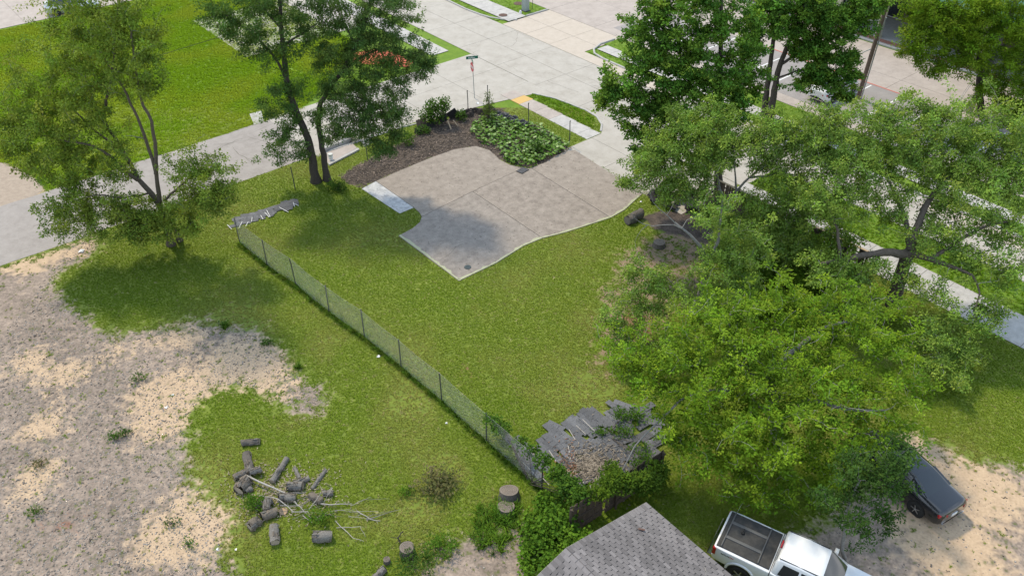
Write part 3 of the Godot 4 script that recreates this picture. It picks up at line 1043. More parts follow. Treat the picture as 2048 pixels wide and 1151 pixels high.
	# old crossing line paint
	for t in [-7.0, -3.6]:
		var st := MB.new()
		st.prism(poly_st([[-16.6, t], [-10.6, t], [-10.6, t + 0.28], [-16.6, t + 0.28]]), 0, 0.0185, false)
		struct("crossing_marking", st.mesh(), M.concrete)

# ---------------------------------------------------------------- the lot: soil, grass, gravel

const RX0 := -34.0
const RX1 := 30.0
const RZ0 := -57.0
const RZ1 := -14.0
const LOW := 5.0
const FINE := 24.0
var lw := 320
var lh := 215
var mask_dirt := PackedByteArray()
var mask_none := PackedByteArray()
var mask_dry := PackedByteArray()
var mask_weed := PackedByteArray()
var drive_outline := PackedVector2Array()
var DRIVE := PackedVector2Array([Vector2(-8.97, -46.04), Vector2(-5.66, -49.13), Vector2(-2.54, -50.85), Vector2(-0.83, -48.90), Vector2(1.43, -47.65), Vector2(4.41, -50.28), Vector2(8.40, -44.45), Vector2(6.10, -41.64), Vector2(1.82, -39.43), Vector2(-0.88, -36.95), Vector2(-2.94, -35.27), Vector2(-6.79, -39.69), Vector2(-5.58, -41.74)])

func in_poly(p: Vector2, poly: PackedVector2Array) -> bool:
	return Geometry2D.is_point_in_polygon(p, poly)

func blob(p: Vector2, c: Vector2, r: float) -> float:
	return clampf(1.3 - p.distance_to(c) / r, 0.0, 1.0)

func lot_ground() -> void:
	drive_outline = PackedVector2Array([Vector2(-9.78, -45.07), Vector2(-8.97, -46.04), Vector2(-6.96, -47.96), Vector2(-5.66, -49.13), Vector2(-4.08, -50.35), Vector2(-2.54, -50.85), Vector2(-1.56, -50.23), Vector2(-0.83, -48.90), Vector2(-0.12, -48.19), Vector2(0.57, -47.96), Vector2(1.15, -47.73), Vector2(1.44, -47.96), Vector2(2.32, -48.54), Vector2(3.07, -49.49), Vector2(3.81, -50.11), Vector2(4.41, -50.28), Vector2(8.40, -44.45), Vector2(7.04, -42.52), Vector2(6.10, -41.64), Vector2(3.27, -40.06), Vector2(1.82, -39.43), Vector2(0.70, -38.64), Vector2(-0.88, -36.95), Vector2(-2.94, -35.27), Vector2(-6.79, -39.69), Vector2(-6.00, -40.52), Vector2(-5.65, -41.17), Vector2(-5.58, -41.74), Vector2(-5.75, -42.22), Vector2(-6.17, -42.81), Vector2(-6.98, -42.12)])
	var dirt_polys := [PackedVector2Array([Vector2(-30.09, -35.39), Vector2(-28.89, -36.31), Vector2(-26.94, -38.25), Vector2(-25.09, -39.79), Vector2(-24.32, -38.25), Vector2(-25.22, -36.31), Vector2(-24.97, -34.49), Vector2(-23.03, -33.12), Vector2(-22.12, -31.57), Vector2(-19.78, -30.87), Vector2(-17.91, -31.38), Vector2(-15.70, -31.77), Vector2(-13.57, -31.57), Vector2(-12.13, -30.41), Vector2(-11.36, -29.23), Vector2(-10.15, -27.55), Vector2(-9.04, -26.72), Vector2(-8.51, -25.76), Vector2(-9.65, -25.14), Vector2(-11.27, -26.24), Vector2(-13.12, -27.05), Vector2(-14.40, -26.56), Vector2(-14.75, -25.30), Vector2(-14.50, -23.81), Vector2(-14.10, -22.14), Vector2(-13.03, -20.97), Vector2(-11.92, -20.35), Vector2(-11.28, -19.62), Vector2(-11.39, -18.47), Vector2(-9.88, -17.15), Vector2(-9.02, -15.18), Vector2(-25.48, -15.18), Vector2(-30.84, -26.24)]),
		PackedVector2Array([Vector2(-3.53, -17.81), Vector2(-2.42, -18.47), Vector2(-1.26, -18.81), Vector2(0.12, -19.86), Vector2(0.61, -19.04), Vector2(1.18, -18.02), Vector2(0.96, -17.15), Vector2(0.64, -15.18), Vector2(-3.29, -15.18)]),
		PackedVector2Array([Vector2(16.98, -24.84), Vector2(18.26, -23.81), Vector2(19.06, -23.10), Vector2(20.67, -22.82), Vector2(22.06, -22.14), Vector2(26.21, -20.59), Vector2(22.26, -14.26), Vector2(8.30, -14.26), Vector2(10.34, -18.02), Vector2(11.36, -19.62), Vector2(13.49, -19.39), Vector2(15.85, -23.24)]),
		PackedVector2Array([Vector2(-33.28, -41.42), Vector2(-32.17, -42.26), Vector2(-34.83, -48.19), Vector2(-33.30, -47.85), Vector2(-29.86, -44.02), Vector2(-30.40, -43.13), Vector2(-31.72, -41.98)])]
	var litter_poly := PackedVector2Array([Vector2(5.48, -37.27), Vector2(7.96, -39.79), Vector2(10.62, -41.42), Vector2(12.44, -39.79), Vector2(11.27, -35.39), Vector2(8.24, -31.97), Vector2(6.55, -28.94), Vector2(4.30, -27.22), Vector2(3.89, -29.67), Vector2(4.66, -32.79)])
	var mulch_poly := PackedVector2Array([Vector2(-11.59, -46.72), Vector2(-9.95, -49.02), Vector2(-7.97, -51.40), Vector2(-6.37, -53.48), Vector2(-4.46, -55.34), Vector2(-3.57, -56.43), Vector2(-1.88, -57.12), Vector2(-0.46, -56.43), Vector2(0.67, -54.68), Vector2(1.88, -54.11), Vector2(2.77, -53.16), Vector2(3.93, -51.03), Vector2(4.41, -50.30), Vector2(2.43, -48.54), Vector2(1.22, -47.72), Vector2(-0.82, -48.88), Vector2(-1.72, -50.30), Vector2(-2.61, -50.81), Vector2(-4.17, -50.23), Vector2(-5.80, -48.88), Vector2(-7.07, -47.79), Vector2(-9.02, -45.95), Vector2(-9.71, -45.07), Vector2(-10.79, -45.69)])
	var soil_poly := PackedVector2Array([Vector2(7.36, -41.87), Vector2(8.59, -42.26), Vector2(10.50, -42.55), Vector2(12.27, -41.98), Vector2(12.44, -39.79), Vector2(11.10, -39.01), Vector2(9.15, -39.79)])
	var warp := FastNoiseLite.new()
	warp.seed = 3
	warp.frequency = 0.45
	warp.fractal_octaves = 3
	var big := FastNoiseLite.new()
	big.seed = 8
	big.frequency = 0.11
	big.fractal_octaves = 3
	# sand patches as seen on the bare lot: centre, radius
	var sand := [[Vector2(-13.25, -28.41), 2.6], [Vector2(-14.12, -27.22), 1.6], [Vector2(-15.82, -26.24), 2.3], [Vector2(-15.64, -24.69), 1.3], [Vector2(-12.75, -19.39), 2.2], [Vector2(-11.91, -18.92), 1.0], [Vector2(-20.94, -24.69), 1.0], [Vector2(-21.55, -27.89), 1.2], [Vector2(-27.64, -37.27), 1.6], [Vector2(-25.48, -38.25), 1.0], [Vector2(-23.73, -28.94), 0.9], [Vector2(-19.32, -29.67), 1.0], [Vector2(-16.01, -23.81), 0.8], [Vector2(-11.03, -27.22), 1.2], [Vector2(-32.53, -45.57), 2.5], [Vector2(19.25, -21.10), 2.2], [Vector2(17.59, -23.24), 1.2], [Vector2(17.08, -18.47), 2.4], [Vector2(-16.82, -30.41), 1.2], [Vector2(-20.07, -21.61), 1.2], [Vector2(-13.53, -18.47), 1.3]]
	var rusty := [[Vector2(-17.91, -19.11), 0.55], [Vector2(-1.93, -28.52), 0.55], [Vector2(6.42, -31.97), 1.1], [Vector2(6.94, -30.04), 0.8], [Vector2(-20.13, -22.68), 0.35]]
	var worn := [[Vector2(-8.75, -36.55), 1.0], [Vector2(-2.08, -32.58), 1.0], [Vector2(-11.11, -27.55), 1.6], [Vector2(-9.45, -25.30), 1.6], [Vector2(1.77, -26.24), 1.4], [Vector2(3.95, -27.22), 1.6], [Vector2(-2.64, -22.14), 0.9], [Vector2(-3.57, -20.59), 1.2], [Vector2(-6.46, -19.39), 1.4], [Vector2(-10.00, -22.68), 1.4], [Vector2(-14.19, -31.97), 1.4], [Vector2(-12.94, -22.41), 1.2], [Vector2(-9.59, -29.67), 1.4], [Vector2(-17.95, -43.72), 1.0], [Vector2(-5.22, -26.24), 1.5], [Vector2(-10.62, -20.84), 1.5], [Vector2(3.81, -31.97), 1.5], [Vector2(-0.49, -20.59), 0.9]]
	var none_polys := [drive_outline, litter_poly, mulch_poly, soil_poly,
		poly_st([[-60, -120], [-10.35, -120], [-10.25, -16], [-9.9, -10], [-9.3, -6.6], [-8.6, -1.2], [-8.0, 1.1], [-6.2, 1.85], [-3.2, 2.25], [-1.0, 1.6], [-0.1, 0.7], [0.1, -2.6], [0.3, -2.9], [11.2, -2.9], [11.2, 0.3], [60, 0.3], [60, 60], [-60, 60]]),
		poly_st([[25.6, -31], [40, -31], [40, -22.8], [25.6, -22.8]]),
		poly_st([[-9.6, -1.0], [0.2, -1.0], [0.2, 0.45], [-9.6, 0.35]]), PackedVector2Array([Vector2(-13.39, -49.94), Vector2(-10.99, -51.40), Vector2(-10.03, -50.89), Vector2(-12.55, -48.19)]), PackedVector2Array([Vector2(-0.18, -23.52), Vector2(0.46, -23.81), Vector2(0.83, -23.29), Vector2(1.11, -23.10), Vector2(1.56, -23.63), Vector2(1.53, -24.69), Vector2(1.99, -24.75), Vector2(2.36, -24.16), Vector2(2.58, -24.84), Vector2(3.09, -25.05), Vector2(3.57, -25.42), Vector2(4.15, -25.51), Vector2(4.67, -26.08), Vector2(6.34, -25.60), Vector2(6.76, -23.81), Vector2(6.17, -22.68), Vector2(4.99, -21.88), Vector2(4.50, -21.23), Vector2(3.65, -20.97), Vector2(3.26, -21.35), Vector2(2.48, -22.28), Vector2(1.44, -23.10), Vector2(0.96, -21.48), Vector2(0.34, -22.41)]), PackedVector2Array([Vector2(-17.35, -40.98), Vector2(-16.20, -41.87), Vector2(-14.66, -43.25), Vector2(-13.79, -43.61), Vector2(-13.44, -43.13), Vector2(-14.93, -41.70), Vector2(-15.95, -40.87), Vector2(-16.89, -40.43)])]
	var A := Image.create(lw, lh, false, Image.FORMAT_RGBA8)
	var B := Image.create(lw, lh, false, Image.FORMAT_RGBA8)
	mask_dirt.resize(lw * lh)
	mask_none.resize(lw * lh)
	mask_dry.resize(lw * lh)
	mask_weed.resize(lw * lh)
	for y in lh:
		for x in lw:
			var p := Vector2(RX0 + (x + 0.5) / LOW, RZ0 + (y + 0.5) / LOW)
			var q := p + Vector2(warp.get_noise_2d(p.x, p.y), warp.get_noise_2d(p.x + 71.0, p.y - 33.0)) * 0.9
			var d := 0.0
			for pl in dirt_polys:
				if in_poly(q, pl): d = 1.0
			var lit := 1.0 if in_poly(q, litter_poly) else 0.0
			var mu := 1.0 if (in_poly(p.lerp(q, 0.3), mulch_poly) or in_poly(q, soil_poly)) else 0.0
			var sa := 0.0
			var ru := 0.0
			for k in sand: sa = maxf(sa, blob(q, k[0], k[1]))
			for k in rusty: ru = maxf(ru, blob(q, k[0], k[1]))
			var no := 0.0
			for i in none_polys.size():
				if i == 1: continue
				if in_poly(p, none_polys[i]): no = 1.0
			A.set_pixel(x, y, Color(d, sa, 0.0, mu))
			B.set_pixel(x, y, Color(lit, ru, 0, 1))
			var wo := 0.0
			for k in worn: wo = maxf(wo, blob(q, k[0], k[1]))
			var i := y * lw + x
			mask_dirt[i] = int(255 * maxf(d, lit * 0.55))
			mask_none[i] = int(255 * no)
			mask_dry[i] = int(255 * clampf(0.30 + big.get_noise_2d(p.x, p.y) * 0.9 + wo * 0.55, 0, 1))
	print("masks")
	# soften so that the fine noise can fray every border
	var soft := Image.create_from_data(lw, lh, false, Image.FORMAT_L8, mask_dirt)
	soft.resize(lw / 7, lh / 7, Image.INTERPOLATE_LANCZOS)
	soft.resize(lw, lh, Image.INTERPOLATE_CUBIC)
	mask_dirt = soft.get_data()
	var fw := int((RX1 - RX0) * FINE)
	var fh := int((RZ1 - RZ0) * FINE)
	A.resize(lw / 6, lh / 6, Image.INTERPOLATE_LANCZOS)
	B.resize(lw / 6, lh / 6, Image.INTERPOLATE_LANCZOS)
	A.resize(fw, fh, Image.INTERPOLATE_CUBIC)
	B.resize(fw, fh, Image.INTERPOLATE_CUBIC)
	var da_ := A.get_data()
	var db := B.get_data()
	var ns := []
	for q in [[201, 0.30, 2], [202, 0.06, 3], [203, 0.012, 4], [204, 0.11, 2]]:
		var f := FastNoiseLite.new()
		f.seed = q[0]
		f.frequency = q[1]
		f.fractal_octaves = q[2]
		f.noise_type = FastNoiseLite.TYPE_SIMPLEX_SMOOTH
		var im := f.get_image(fw, fh)
		im.convert(Image.FORMAT_L8)
		ns.append(im.get_data())
	var n0: PackedByteArray = ns[0]
	var n1: PackedByteArray = ns[1]
	var n2: PackedByteArray = ns[2]
	var n3: PackedByteArray = ns[3]
	var lut := PackedByteArray()
	for i in 1024: lut.append(int(clampf(srgb(Color(i / 1023.0, 0, 0)).r, 0, 1) * 255))
	var out := PackedByteArray()
	out.resize(fw * fh * 3)
	for i in fw * fh:
		var f0 := n0[i] / 255.0 - 0.5
		var f1 := n1[i] / 255.0 - 0.5
		var f2 := n2[i] / 255.0 - 0.5
		var f3 := n3[i] / 255.0 - 0.5
		# green soil under turf
		var r := 0.145 + f1 * 0.06 + f0 * 0.06
		var g := 0.19 + f1 * 0.06 + f0 * 0.06
		var b := 0.022 + f0 * 0.02
		var di := clampf((da_[i * 4] / 255.0 + f1 * 0.9 + f3 * 0.4 + f0 * 0.4 - 0.30) * 2.2, 0.0, 1.0)
		if di > 0.0:
			var sa := clampf((da_[i * 4 + 1] / 255.0 + f1 * 0.7 + f3 * 0.35 - 0.22) * 2.4, 0.0, 1.0)
			var grain := f0 * 0.20 + f3 * 0.14
			var gr := 0.25 + f2 * 0.13 + f1 * 0.12 + grain
			var gg := gr * 0.79
			var gb := gr * 0.635
			gr = lerpf(gr, 0.46 + f0 * 0.16 + f1 * 0.10, sa)
			gg = lerpf(gg, 0.335 + f0 * 0.13 + f1 * 0.08, sa)
			gb = lerpf(gb, 0.22 + f0 * 0.09 + f1 * 0.05, sa)
			r = lerpf(r, gr, di)
			g = lerpf(g, gg, di)
			b = lerpf(b, gb, di)
		var li := clampf((db[i * 4] / 255.0 + f1 * 1.3 + f0 * 0.6 - 0.55) * 2.5, 0.0, 1.0)
		if li > 0.0:
			r = lerpf(r, 0.23 + f0 * 0.16 + f1 * 0.1, li)
			g = lerpf(g, 0.165 + f0 * 0.13 + f1 * 0.08, li)
			b = lerpf(b, 0.115 + f0 * 0.09, li)
		var ru := clampf((db[i * 4 + 1] / 255.0 + f1 * 0.9 + f0 * 0.4 - 0.4) * 2.5, 0.0, 1.0)
		if ru > 0.0:
			r = lerpf(r, 0.20 + f0 * 0.1, ru)
			g = lerpf(g, 0.095 + f0 * 0.06, ru)
			b = lerpf(b, 0.06 + f0 * 0.04, ru)
		var mu := clampf((da_[i * 4 + 3] / 255.0 + f1 * 0.35 - 0.42) * 6.0, 0.0, 1.0)
		if mu > 0.0:
			var k := 0.060 + f1 * 0.07 + f0 * 0.075 + f2 * 0.03
			r = lerpf(r, k * 1.25, mu)
			g = lerpf(g, k * 0.95, mu)
			b = lerpf(b, k * 0.76, mu)
		out[i * 3] = lut[clampi(int(r * 1023.0), 0, 1023)]
		out[i * 3 + 1] = lut[clampi(int(g * 1023.0), 0, 1023)]
		out[i * 3 + 2] = lut[clampi(int(b * 1023.0), 0, 1023)]
	var tex := ImageTexture.create_from_image(Image.create_from_data(fw, fh, false, Image.FORMAT_RGB8, out))
	var gm := StandardMaterial3D.new()
	gm.albedo_texture = tex
	gm.roughness = 0.95
	var lg := MB.new()
	lg.uved = true
	var ncell := 48
	var und := FastNoiseLite.new()
	und.seed = 77
	und.frequency = 0.16
	for y in ncell:
		for x in ncell:
			var qs := []
			for o in [[0, 0], [1, 0], [1, 1], [0, 1]]:
				var u := Vector2((x + o[0]) / float(ncell), (y + o[1]) / float(ncell))
				qs.append([Vector3(lerpf(RX0, RX1, u.x), 0.0, lerpf(RZ0, RZ1, u.y)), u])
			for tr in [[0, 1, 2], [0, 2, 3]]:
				lg.t3(qs[tr[0]][0], qs[tr[1]][0], qs[tr[2]][0], Vector3.UP, Vector3.UP, Vector3.UP)
				var k := lg.v.size()
				for e in [3, 2, 1]:
					var w := lg.v[k - e]
					lg.u.append(Vector2((w.x - RX0) / (RX1 - RX0), (w.z - RZ0) / (RZ1 - RZ0)))
	struct("lot_ground", lg.mesh(), gm)
	print("lot texture")
	drive()
	grass()

func drive() -> void:
	# five cast slabs with open joints, one of them newer and whiter
	var slabs := [
		[PackedVector2Array([Vector2(-9.78, -45.07), Vector2(-8.97, -46.04), Vector2(-6.17, -42.81), Vector2(-6.98, -42.12)]), M.pad],
		[PackedVector2Array([Vector2(-8.97, -46.04), Vector2(-7.96, -47.05), Vector2(-6.96, -47.96), Vector2(-5.66, -49.13), Vector2(-4.08, -50.35), Vector2(-2.54, -50.85), Vector2(-1.56, -50.23), Vector2(-0.83, -48.90), Vector2(-0.12, -48.19), Vector2(0.71, -47.72), Vector2(-2.55, -44.73), Vector2(-5.58, -41.74), Vector2(-5.75, -42.22), Vector2(-6.17, -42.81)]), M.drive[0]],
		[PackedVector2Array([Vector2(-5.58, -41.74), Vector2(-2.55, -44.73), Vector2(1.82, -39.43), Vector2(0.70, -38.64), Vector2(-0.88, -36.95), Vector2(-2.94, -35.27), Vector2(-6.79, -39.69), Vector2(-6.00, -40.52), Vector2(-5.65, -41.17)]), M.drive[1]],
		[PackedVector2Array([Vector2(-2.55, -44.73), Vector2(0.71, -47.72), Vector2(1.35, -47.65), Vector2(6.10, -41.64), Vector2(3.27, -40.06), Vector2(1.82, -39.43)]), M.drive[2]],
		[PackedVector2Array([Vector2(1.35, -47.65), Vector2(1.56, -47.96), Vector2(2.32, -48.54), Vector2(3.07, -49.49), Vector2(3.81, -50.11), Vector2(4.41, -50.28), Vector2(8.40, -44.45), Vector2(7.04, -42.52), Vector2(6.10, -41.64)]), M.drive[0]]]
	rng.seed = 71
	var bed := MB.new()
	bed.prism(drive_outline, 0, 0.012, false)
	var root := struct("driveway", bed.mesh(), M.joint)
	for q in slabs:
		var b := MB.new()
		b.prism(inset(q[0], 0.014), -0.02, rr(0.032, 0.038))
		put("slab", b.mesh(), q[1], root)
	# weathered pale rim where turf dust has settled along the outer edges
	for line in [[Vector3(6.10, 0.00, -41.64), Vector3(3.27, 0.00, -40.06), Vector3(1.82, 0.00, -39.43), Vector3(0.70, 0.00, -38.64), Vector3(-0.88, 0.00, -36.95), Vector3(-2.94, 0.00, -35.27)], [Vector3(-2.94, 0.00, -35.27), Vector3(-5.03, 0.00, -37.71), Vector3(-6.79, 0.00, -39.69)], [Vector3(8.20, 0.00, -44.15), Vector3(7.04, 0.00, -42.52), Vector3(6.10, 0.00, -41.64)]]:
		var rim := MB.new()
		for i in line.size() - 1:
			var a: Vector3 = line[i]
			var e: Vector3 = line[i + 1]
			var n := maxi(2, int(a.distance_to(e) / 0.25))
			var side := (e - a).normalized().cross(Vector3.UP)
			if side.dot(Vector3(-0.5, 0, -39) - a) < 0.0: side = -side
			var w0 := 0.14
			for k in n:
				var w1 := rr(0.06, 0.24)
				var p := a.lerp(e, float(k) / n) + side * 0.03
				var q := a.lerp(e, float(k + 1) / n) + side * 0.03
				p.y = 0.042
				q.y = 0.042
				rim.quad(p, q, q + side * w1, p + side * w0, Vector3.UP)
				w0 = w1
		put("rim", rim.mesh(), M.pale_rim, root)

func low(p: Vector2, m: PackedByteArray) -> float:
	var x := int((p.x - RX0) * LOW)
	var y := int((p.y - RZ0) * LOW)
	if x < 0 or y < 0 or x >= lw or y >= lh: return 0.0
	return m[y * lw + x] / 255.0

func grass() -> void:
	rng.seed = 31
	var fray := FastNoiseLite.new()
	fray.seed = 55
	fray.frequency = 1.6
	fray.fractal_octaves = 2
	var xf := []
	var cols := PackedColorArray()
	var st_xf := []
	var st_cols := PackedColorArray()
	var lush := C(0.148, 0.232, 0.018)
	var mid := C(0.176, 0.242, 0.028)
	var dry := C(0.25, 0.25, 0.062)
	var dead := C(0.36, 0.30, 0.16)
	var step := 0.095
	var z := -15.2
	while z > -57.0:
		# the part of the row that the view can take in, with a margin
		var half := 13.5 + (-z - 15.2) * 0.62
		step = 0.070 + (-z - 15.0) * 0.0010
		var x := maxf(RX0, -half - 4.0)
		while x < minf(RX1, half + 4.0):
			var p := Vector2(x + rr(-0.5, 0.5) * step, z + rr(-0.5, 0.5) * step)
			x += step
			if low(p, mask_none) > 0.5: continue
			var k := low(p, mask_dirt) + fray.get_noise_2d(p.x, p.y) * 0.62
			# turf thins out over the bare soil, down to scattered sprigs
			if rng.randf() < smoothstep(0.05, 0.85, k) and rng.randf() > 0.006: continue
			var d := low(p, mask_dry)
			if d > 0.72 and rng.randf() < (d - 0.72) * 1.6: continue
			var c := lush.lerp(mid, clampf(d * 2.2, 0, 1)).lerp(dry, clampf((d - 0.42) * 1.7, 0, 1))
			if rng.randf() < 0.015 + d * 0.10: c = c.lerp(dead, rr(0.3, 0.8))
			var v := rr(0.93, 1.07)
			var sc := rr(0.6, 1.1)
			var hs := sc * rr(0.6, 1.1)
			xf.append(Transform3D(Basis(Vector3.UP, rr(0, TAU)).scaled(Vector3(sc, hs, sc)), Vector3(p.x, 0.0, p.y)))
			cols.append(Color(c.r * v, c.g * v, c.b * v))
		z -= step
	print("tufts ", xf.size())
	var o := scatter("grass", clump_meshes["tuft"], M.grass, xf, cols)
	tag(o, "mown yellow-green grass covering the fenced yard and verges", "grass")
	# bright far lawn across the side road
	var fx := []
	var fc := PackedColorArray()
	var far_poly := poly_st([[-17.5, -16.5], [-17.5, -60], [-50, -60], [-50, -4], [-24, -4]])
	var patch := FastNoiseLite.new()
	patch.seed = 91
	patch.frequency = 0.13
	patch.fractal_octaves = 3
	var bare := PackedVector2Array([Vector2(-35.41, -39.79), Vector2(-33.78, -41.20), Vector2(-32.06, -42.67), Vector2(-30.40, -44.15), Vector2(-30.27, -45.07), Vector2(-32.48, -47.19), Vector2(-35.00, -48.54), Vector2(-37.92, -48.88), Vector2(-40.27, -48.19)])
	for i in 95000:
		var s := rr(-50, -17.3)
		var t := rr(-42, -4)
		var w := W(s, t)
		if absf(w.x) > 53.0 or w.z < -86 or w.x > -4: continue
		if t > -14 + (-17.5 - s) * 1.2: continue
		if in_poly(Vector2(w.x, w.z), bare): continue
		var nz := patch.get_noise_2d(w.x, w.z)
		var c := C(0.155, 0.275, 0.006).lerp(C(0.215, 0.29, 0.014), clampf(nz * 1.6 + 0.45, 0, 1))
		var v := rr(0.85, 1.15)
		var sc := rr(1.3, 2.2)
		fx.append(Transform3D(Basis(Vector3.UP, rr(0, TAU)).scaled(Vector3(sc, sc * 0.6, sc)), Vector3(w.x, -0.018, w.z)))
		fc.append(Color(c.r * v, c.g * v, c.b * v))
	var o2 := scatter("lawn_grass", clump_meshes["tuft"], M.grass, fx, fc)
	tag(o2, "bright mown lawn across the side road", "grass")
	# verge strips beside the kerbs and walks
	var vx := []
	var vc := PackedColorArray()
	var strips := [
		[-8.0, -0.9, 0.5, 2.1, 0, 60], [-34, -22.4, 8.95, 9.65, 0, 45], [-34, -21.7, 12.0, 14.8, 0, 40], [-11.3, 20, 10.35, 11.25, 0, 40], [-11.7, 20, 12.7, 14.8, 0, 40], [11.4, 40, 2.95, 5.9, 0, 45], [-24.0, -18.2, -14, -4.2, 0, 30]]
	for q in strips:
		var cnt := int((q[1] - q[0]) * (q[3] - q[2]) * q[5])
		for i in cnt:
			var s := rr(q[0], q[1])
			var t := rr(q[2], q[3])
			if q[0] == -8.0:
				var lim := minf(2.05, 1.0 + (s + 8.0) * 0.42)
				if s > -2.2: lim = minf(lim, 2.0 - (s + 2.2) * 0.9)
				if t > lim: continue
			if q[0] == -34.0 and q[2] < 9.0 and t > 9.0 + (-22.4 - s) * 0.3: continue
			if s < -34 or (q[0] == -34.0 and s < -32): continue
			var w := W(s, t)
			var v := rr(0.8, 1.2)
			var c := C(0.09, 0.21, 0.006).lerp(C(0.15, 0.24, 0.016), rng.randf())
			var sc := rr(1.0, 1.7)
			vx.append(Transform3D(Basis(Vector3.UP, rr(0, TAU)).scaled(Vector3(sc, sc * 0.7, sc)), Vector3(w.x, 0.02, w.z)))
			vc.append(Color(c.r * v, c.g * v, c.b * v))
	for q in [[-34, -22.4, 8.95, 9.65], [-34, -21.7, 12.0, 14.8], [-11.3, 20, 10.35, 11.25], [-11.7, 20, 12.7, 14.8], [11.4, 40, 2.95, 5.9]]:
		var vb := MB.new()
		vb.prism(poly_st([[q[0], q[2]], [q[1], q[2]], [q[1], q[3]], [q[0], q[3]]]), 0, 0.05 if q[2] > 8 else 0.016, true)
		struct("verge", vb.mesh(), M.turf_base)
	var o3 := scatter("verge_grass", clump_meshes["tuft"], M.grass, vx, vc)
	tag(o3, "narrow strips of clipped grass between kerbs and sidewalks", "grass")
	# loose stones on the bare ground
	var pb := MB.new()
	pb.tube([Vector3(0, -0.3, 0), Vector3(0, 0.1, 0), Vector3(0, 0.45, 0)], [0.8, 1.0, 0.45], 6, true, 0.15, 3)
	var px := []
	var pc := PackedColorArray()
	for i in 90000:
		var zz := -15.5 - pow(rng.randf(), 1.2) * 24.0
		var xx := rr(-26, 22)
		if rng.randf() < 0.7: xx = rr(-26, -6)
		var p := Vector2(xx, zz)
		if low(p, mask_dirt) < 0.62 or low(p, mask_none) > 0.5: continue
		var r := 0.010 + 0.030 * pow(rng.randf(), 3.5)
		var k := rr(0.12, 0.42)
		px.append(Transform3D(Basis(Vector3.UP, rr(0, TAU)) * Basis.from_scale(Vector3(r * rr(0.8, 1.5), r * rr(0.4, 0.9), r * rr(0.8, 1.5))), Vector3(p.x, 0.001, p.y)))
		pc.append(Color(k * 1.04, k * 0.93, k * 0.82))
	var pm := StandardMaterial3D.new()
	pm.vertex_color_use_as_albedo = true
	pm.roughness = 0.9
	var o4 := scatter("gravel", pb.mesh(), pm, px, pc)
	tag(o4, "loose pale gravel strewn over the bare sandy ground", "gravel")
	var tg := MB.new()
	tg.tube([Vector3(-0.5, 0, 0), Vector3(-0.1, 0.02, 0.05), Vector3(0.2, 0.01, -0.02), Vector3(0.5, 0.0, 0.06)], [0.022, 0.028, 0.024, 0.01], 4)
	var sx := []
	var sc2 := PackedColorArray()
	for i in 1300:
		var p := Vector2(rr(-26, 22), -15.5 - pow(rng.randf(), 1.1) * 24.0)
		if rng.randf() < 0.7: p.x = rr(-26, -6)
		if low(p, mask_dirt) < 0.55 or low(p, mask_none) > 0.5: continue
		var l := 0.04 + 0.26 * pow(rng.randf(), 4.0)
		var k := rr(0.03, 0.12)
		sx.append(Transform3D(Basis(Vector3.UP, rr(0, TAU)) * Basis.from_scale(Vector3(l, rr(0.3, 0.8), rr(0.3, 0.9))), Vector3(p.x, 0.006, p.y)))
		sc2.append(Color(k * 1.1, k * 0.95, k * 0.8))
	var o6 := scatter("twig_litter", tg.mesh(), pm, sx, sc2)
	tag(o6, "dark twigs and dead stems strewn over the bare sandy ground", "litter")
	var kx := []
	var kc := PackedColorArray()
	for i in 900:
		var p := Vector2(rr(-10, 9), rr(-54, -35))
		if not in_poly(p, drive_outline): continue
		var e := rr(0.3, 1.0)
		var k := rr(0.04, 0.2)
		kx.append(Transform3D(Basis(Vector3.UP, rr(0, TAU)) * Basis.from_scale(Vector3(0.08 * e, 0.3, 0.6 * e)), Vector3(p.x, 0.043, p.y)))
		kc.append(Color(k * 1.1, k * 0.9, k * 0.65))
	var o7 := scatter("leaf_specks", tg.mesh(), pm, kx, kc)
	tag(o7, "small dead leaves and specks dotted over the yard drive", "litter")
	# bark chips and twigs over the mulch bed
	var ch := MB.new()
	ch.box(Vector3.ZERO, Vector3(0.1, 0.012, 0.03))
	var cx := []
	var cc := PackedColorArray()
	for i in 60000:
		var p := Vector2(rr(-14, 12), rr(-59, -38))
		var x := int((p.x - RX0) * LOW)
		if low(p, mask_none) < 0.5: continue
		if in_poly(p, drive_outline): continue
		var q := ST(p)
		var on_bed := in_poly(p, MULCH)
		if not on_bed: continue
		var k := rr(0.025, 0.17)
		if rng.randf() < 0.04: k = rr(0.2, 0.36)
		var sc := rr(0.5, 1.5)
		cx.append(Transform3D((Basis(Vector3.UP, rr(0, TAU)) * Basis(Vector3.RIGHT, rr(-0.5, 0.5))).scaled(Vector3(sc, sc, sc)), Vector3(p.x, rr(0.004, 0.05), p.y)))
		cc.append(Color(k * 1.25, k * 0.96, k * 0.74))
	var o5 := scatter("bark_chips", ch.mesh(), pm, cx, cc)
	tag(o5, "dark bark chips and dead stems strewn on the mulch bed", "mulch")

var MULCH := PackedVector2Array([Vector2(-11.59, -46.72), Vector2(-9.95, -49.02), Vector2(-7.97, -51.40), Vector2(-6.37, -53.48), Vector2(-4.46, -55.34), Vector2(-3.57, -56.43), Vector2(-1.88, -57.12), Vector2(-0.46, -56.43), Vector2(0.67, -54.68), Vector2(1.88, -54.11), Vector2(2.77, -53.16), Vector2(3.93, -51.03), Vector2(4.28, -50.45), Vector2(2.43, -48.54), Vector2(1.22, -47.72), Vector2(-0.82, -48.88), Vector2(-1.72, -50.30), Vector2(-2.61, -50.81), Vector2(-4.17, -50.23), Vector2(-5.80, -48.88), Vector2(-7.07, -47.79), Vector2(-9.02, -45.95), Vector2(-9.71, -45.07), Vector2(-10.79, -45.69)])



# ---------------------------------------------------------------- trees

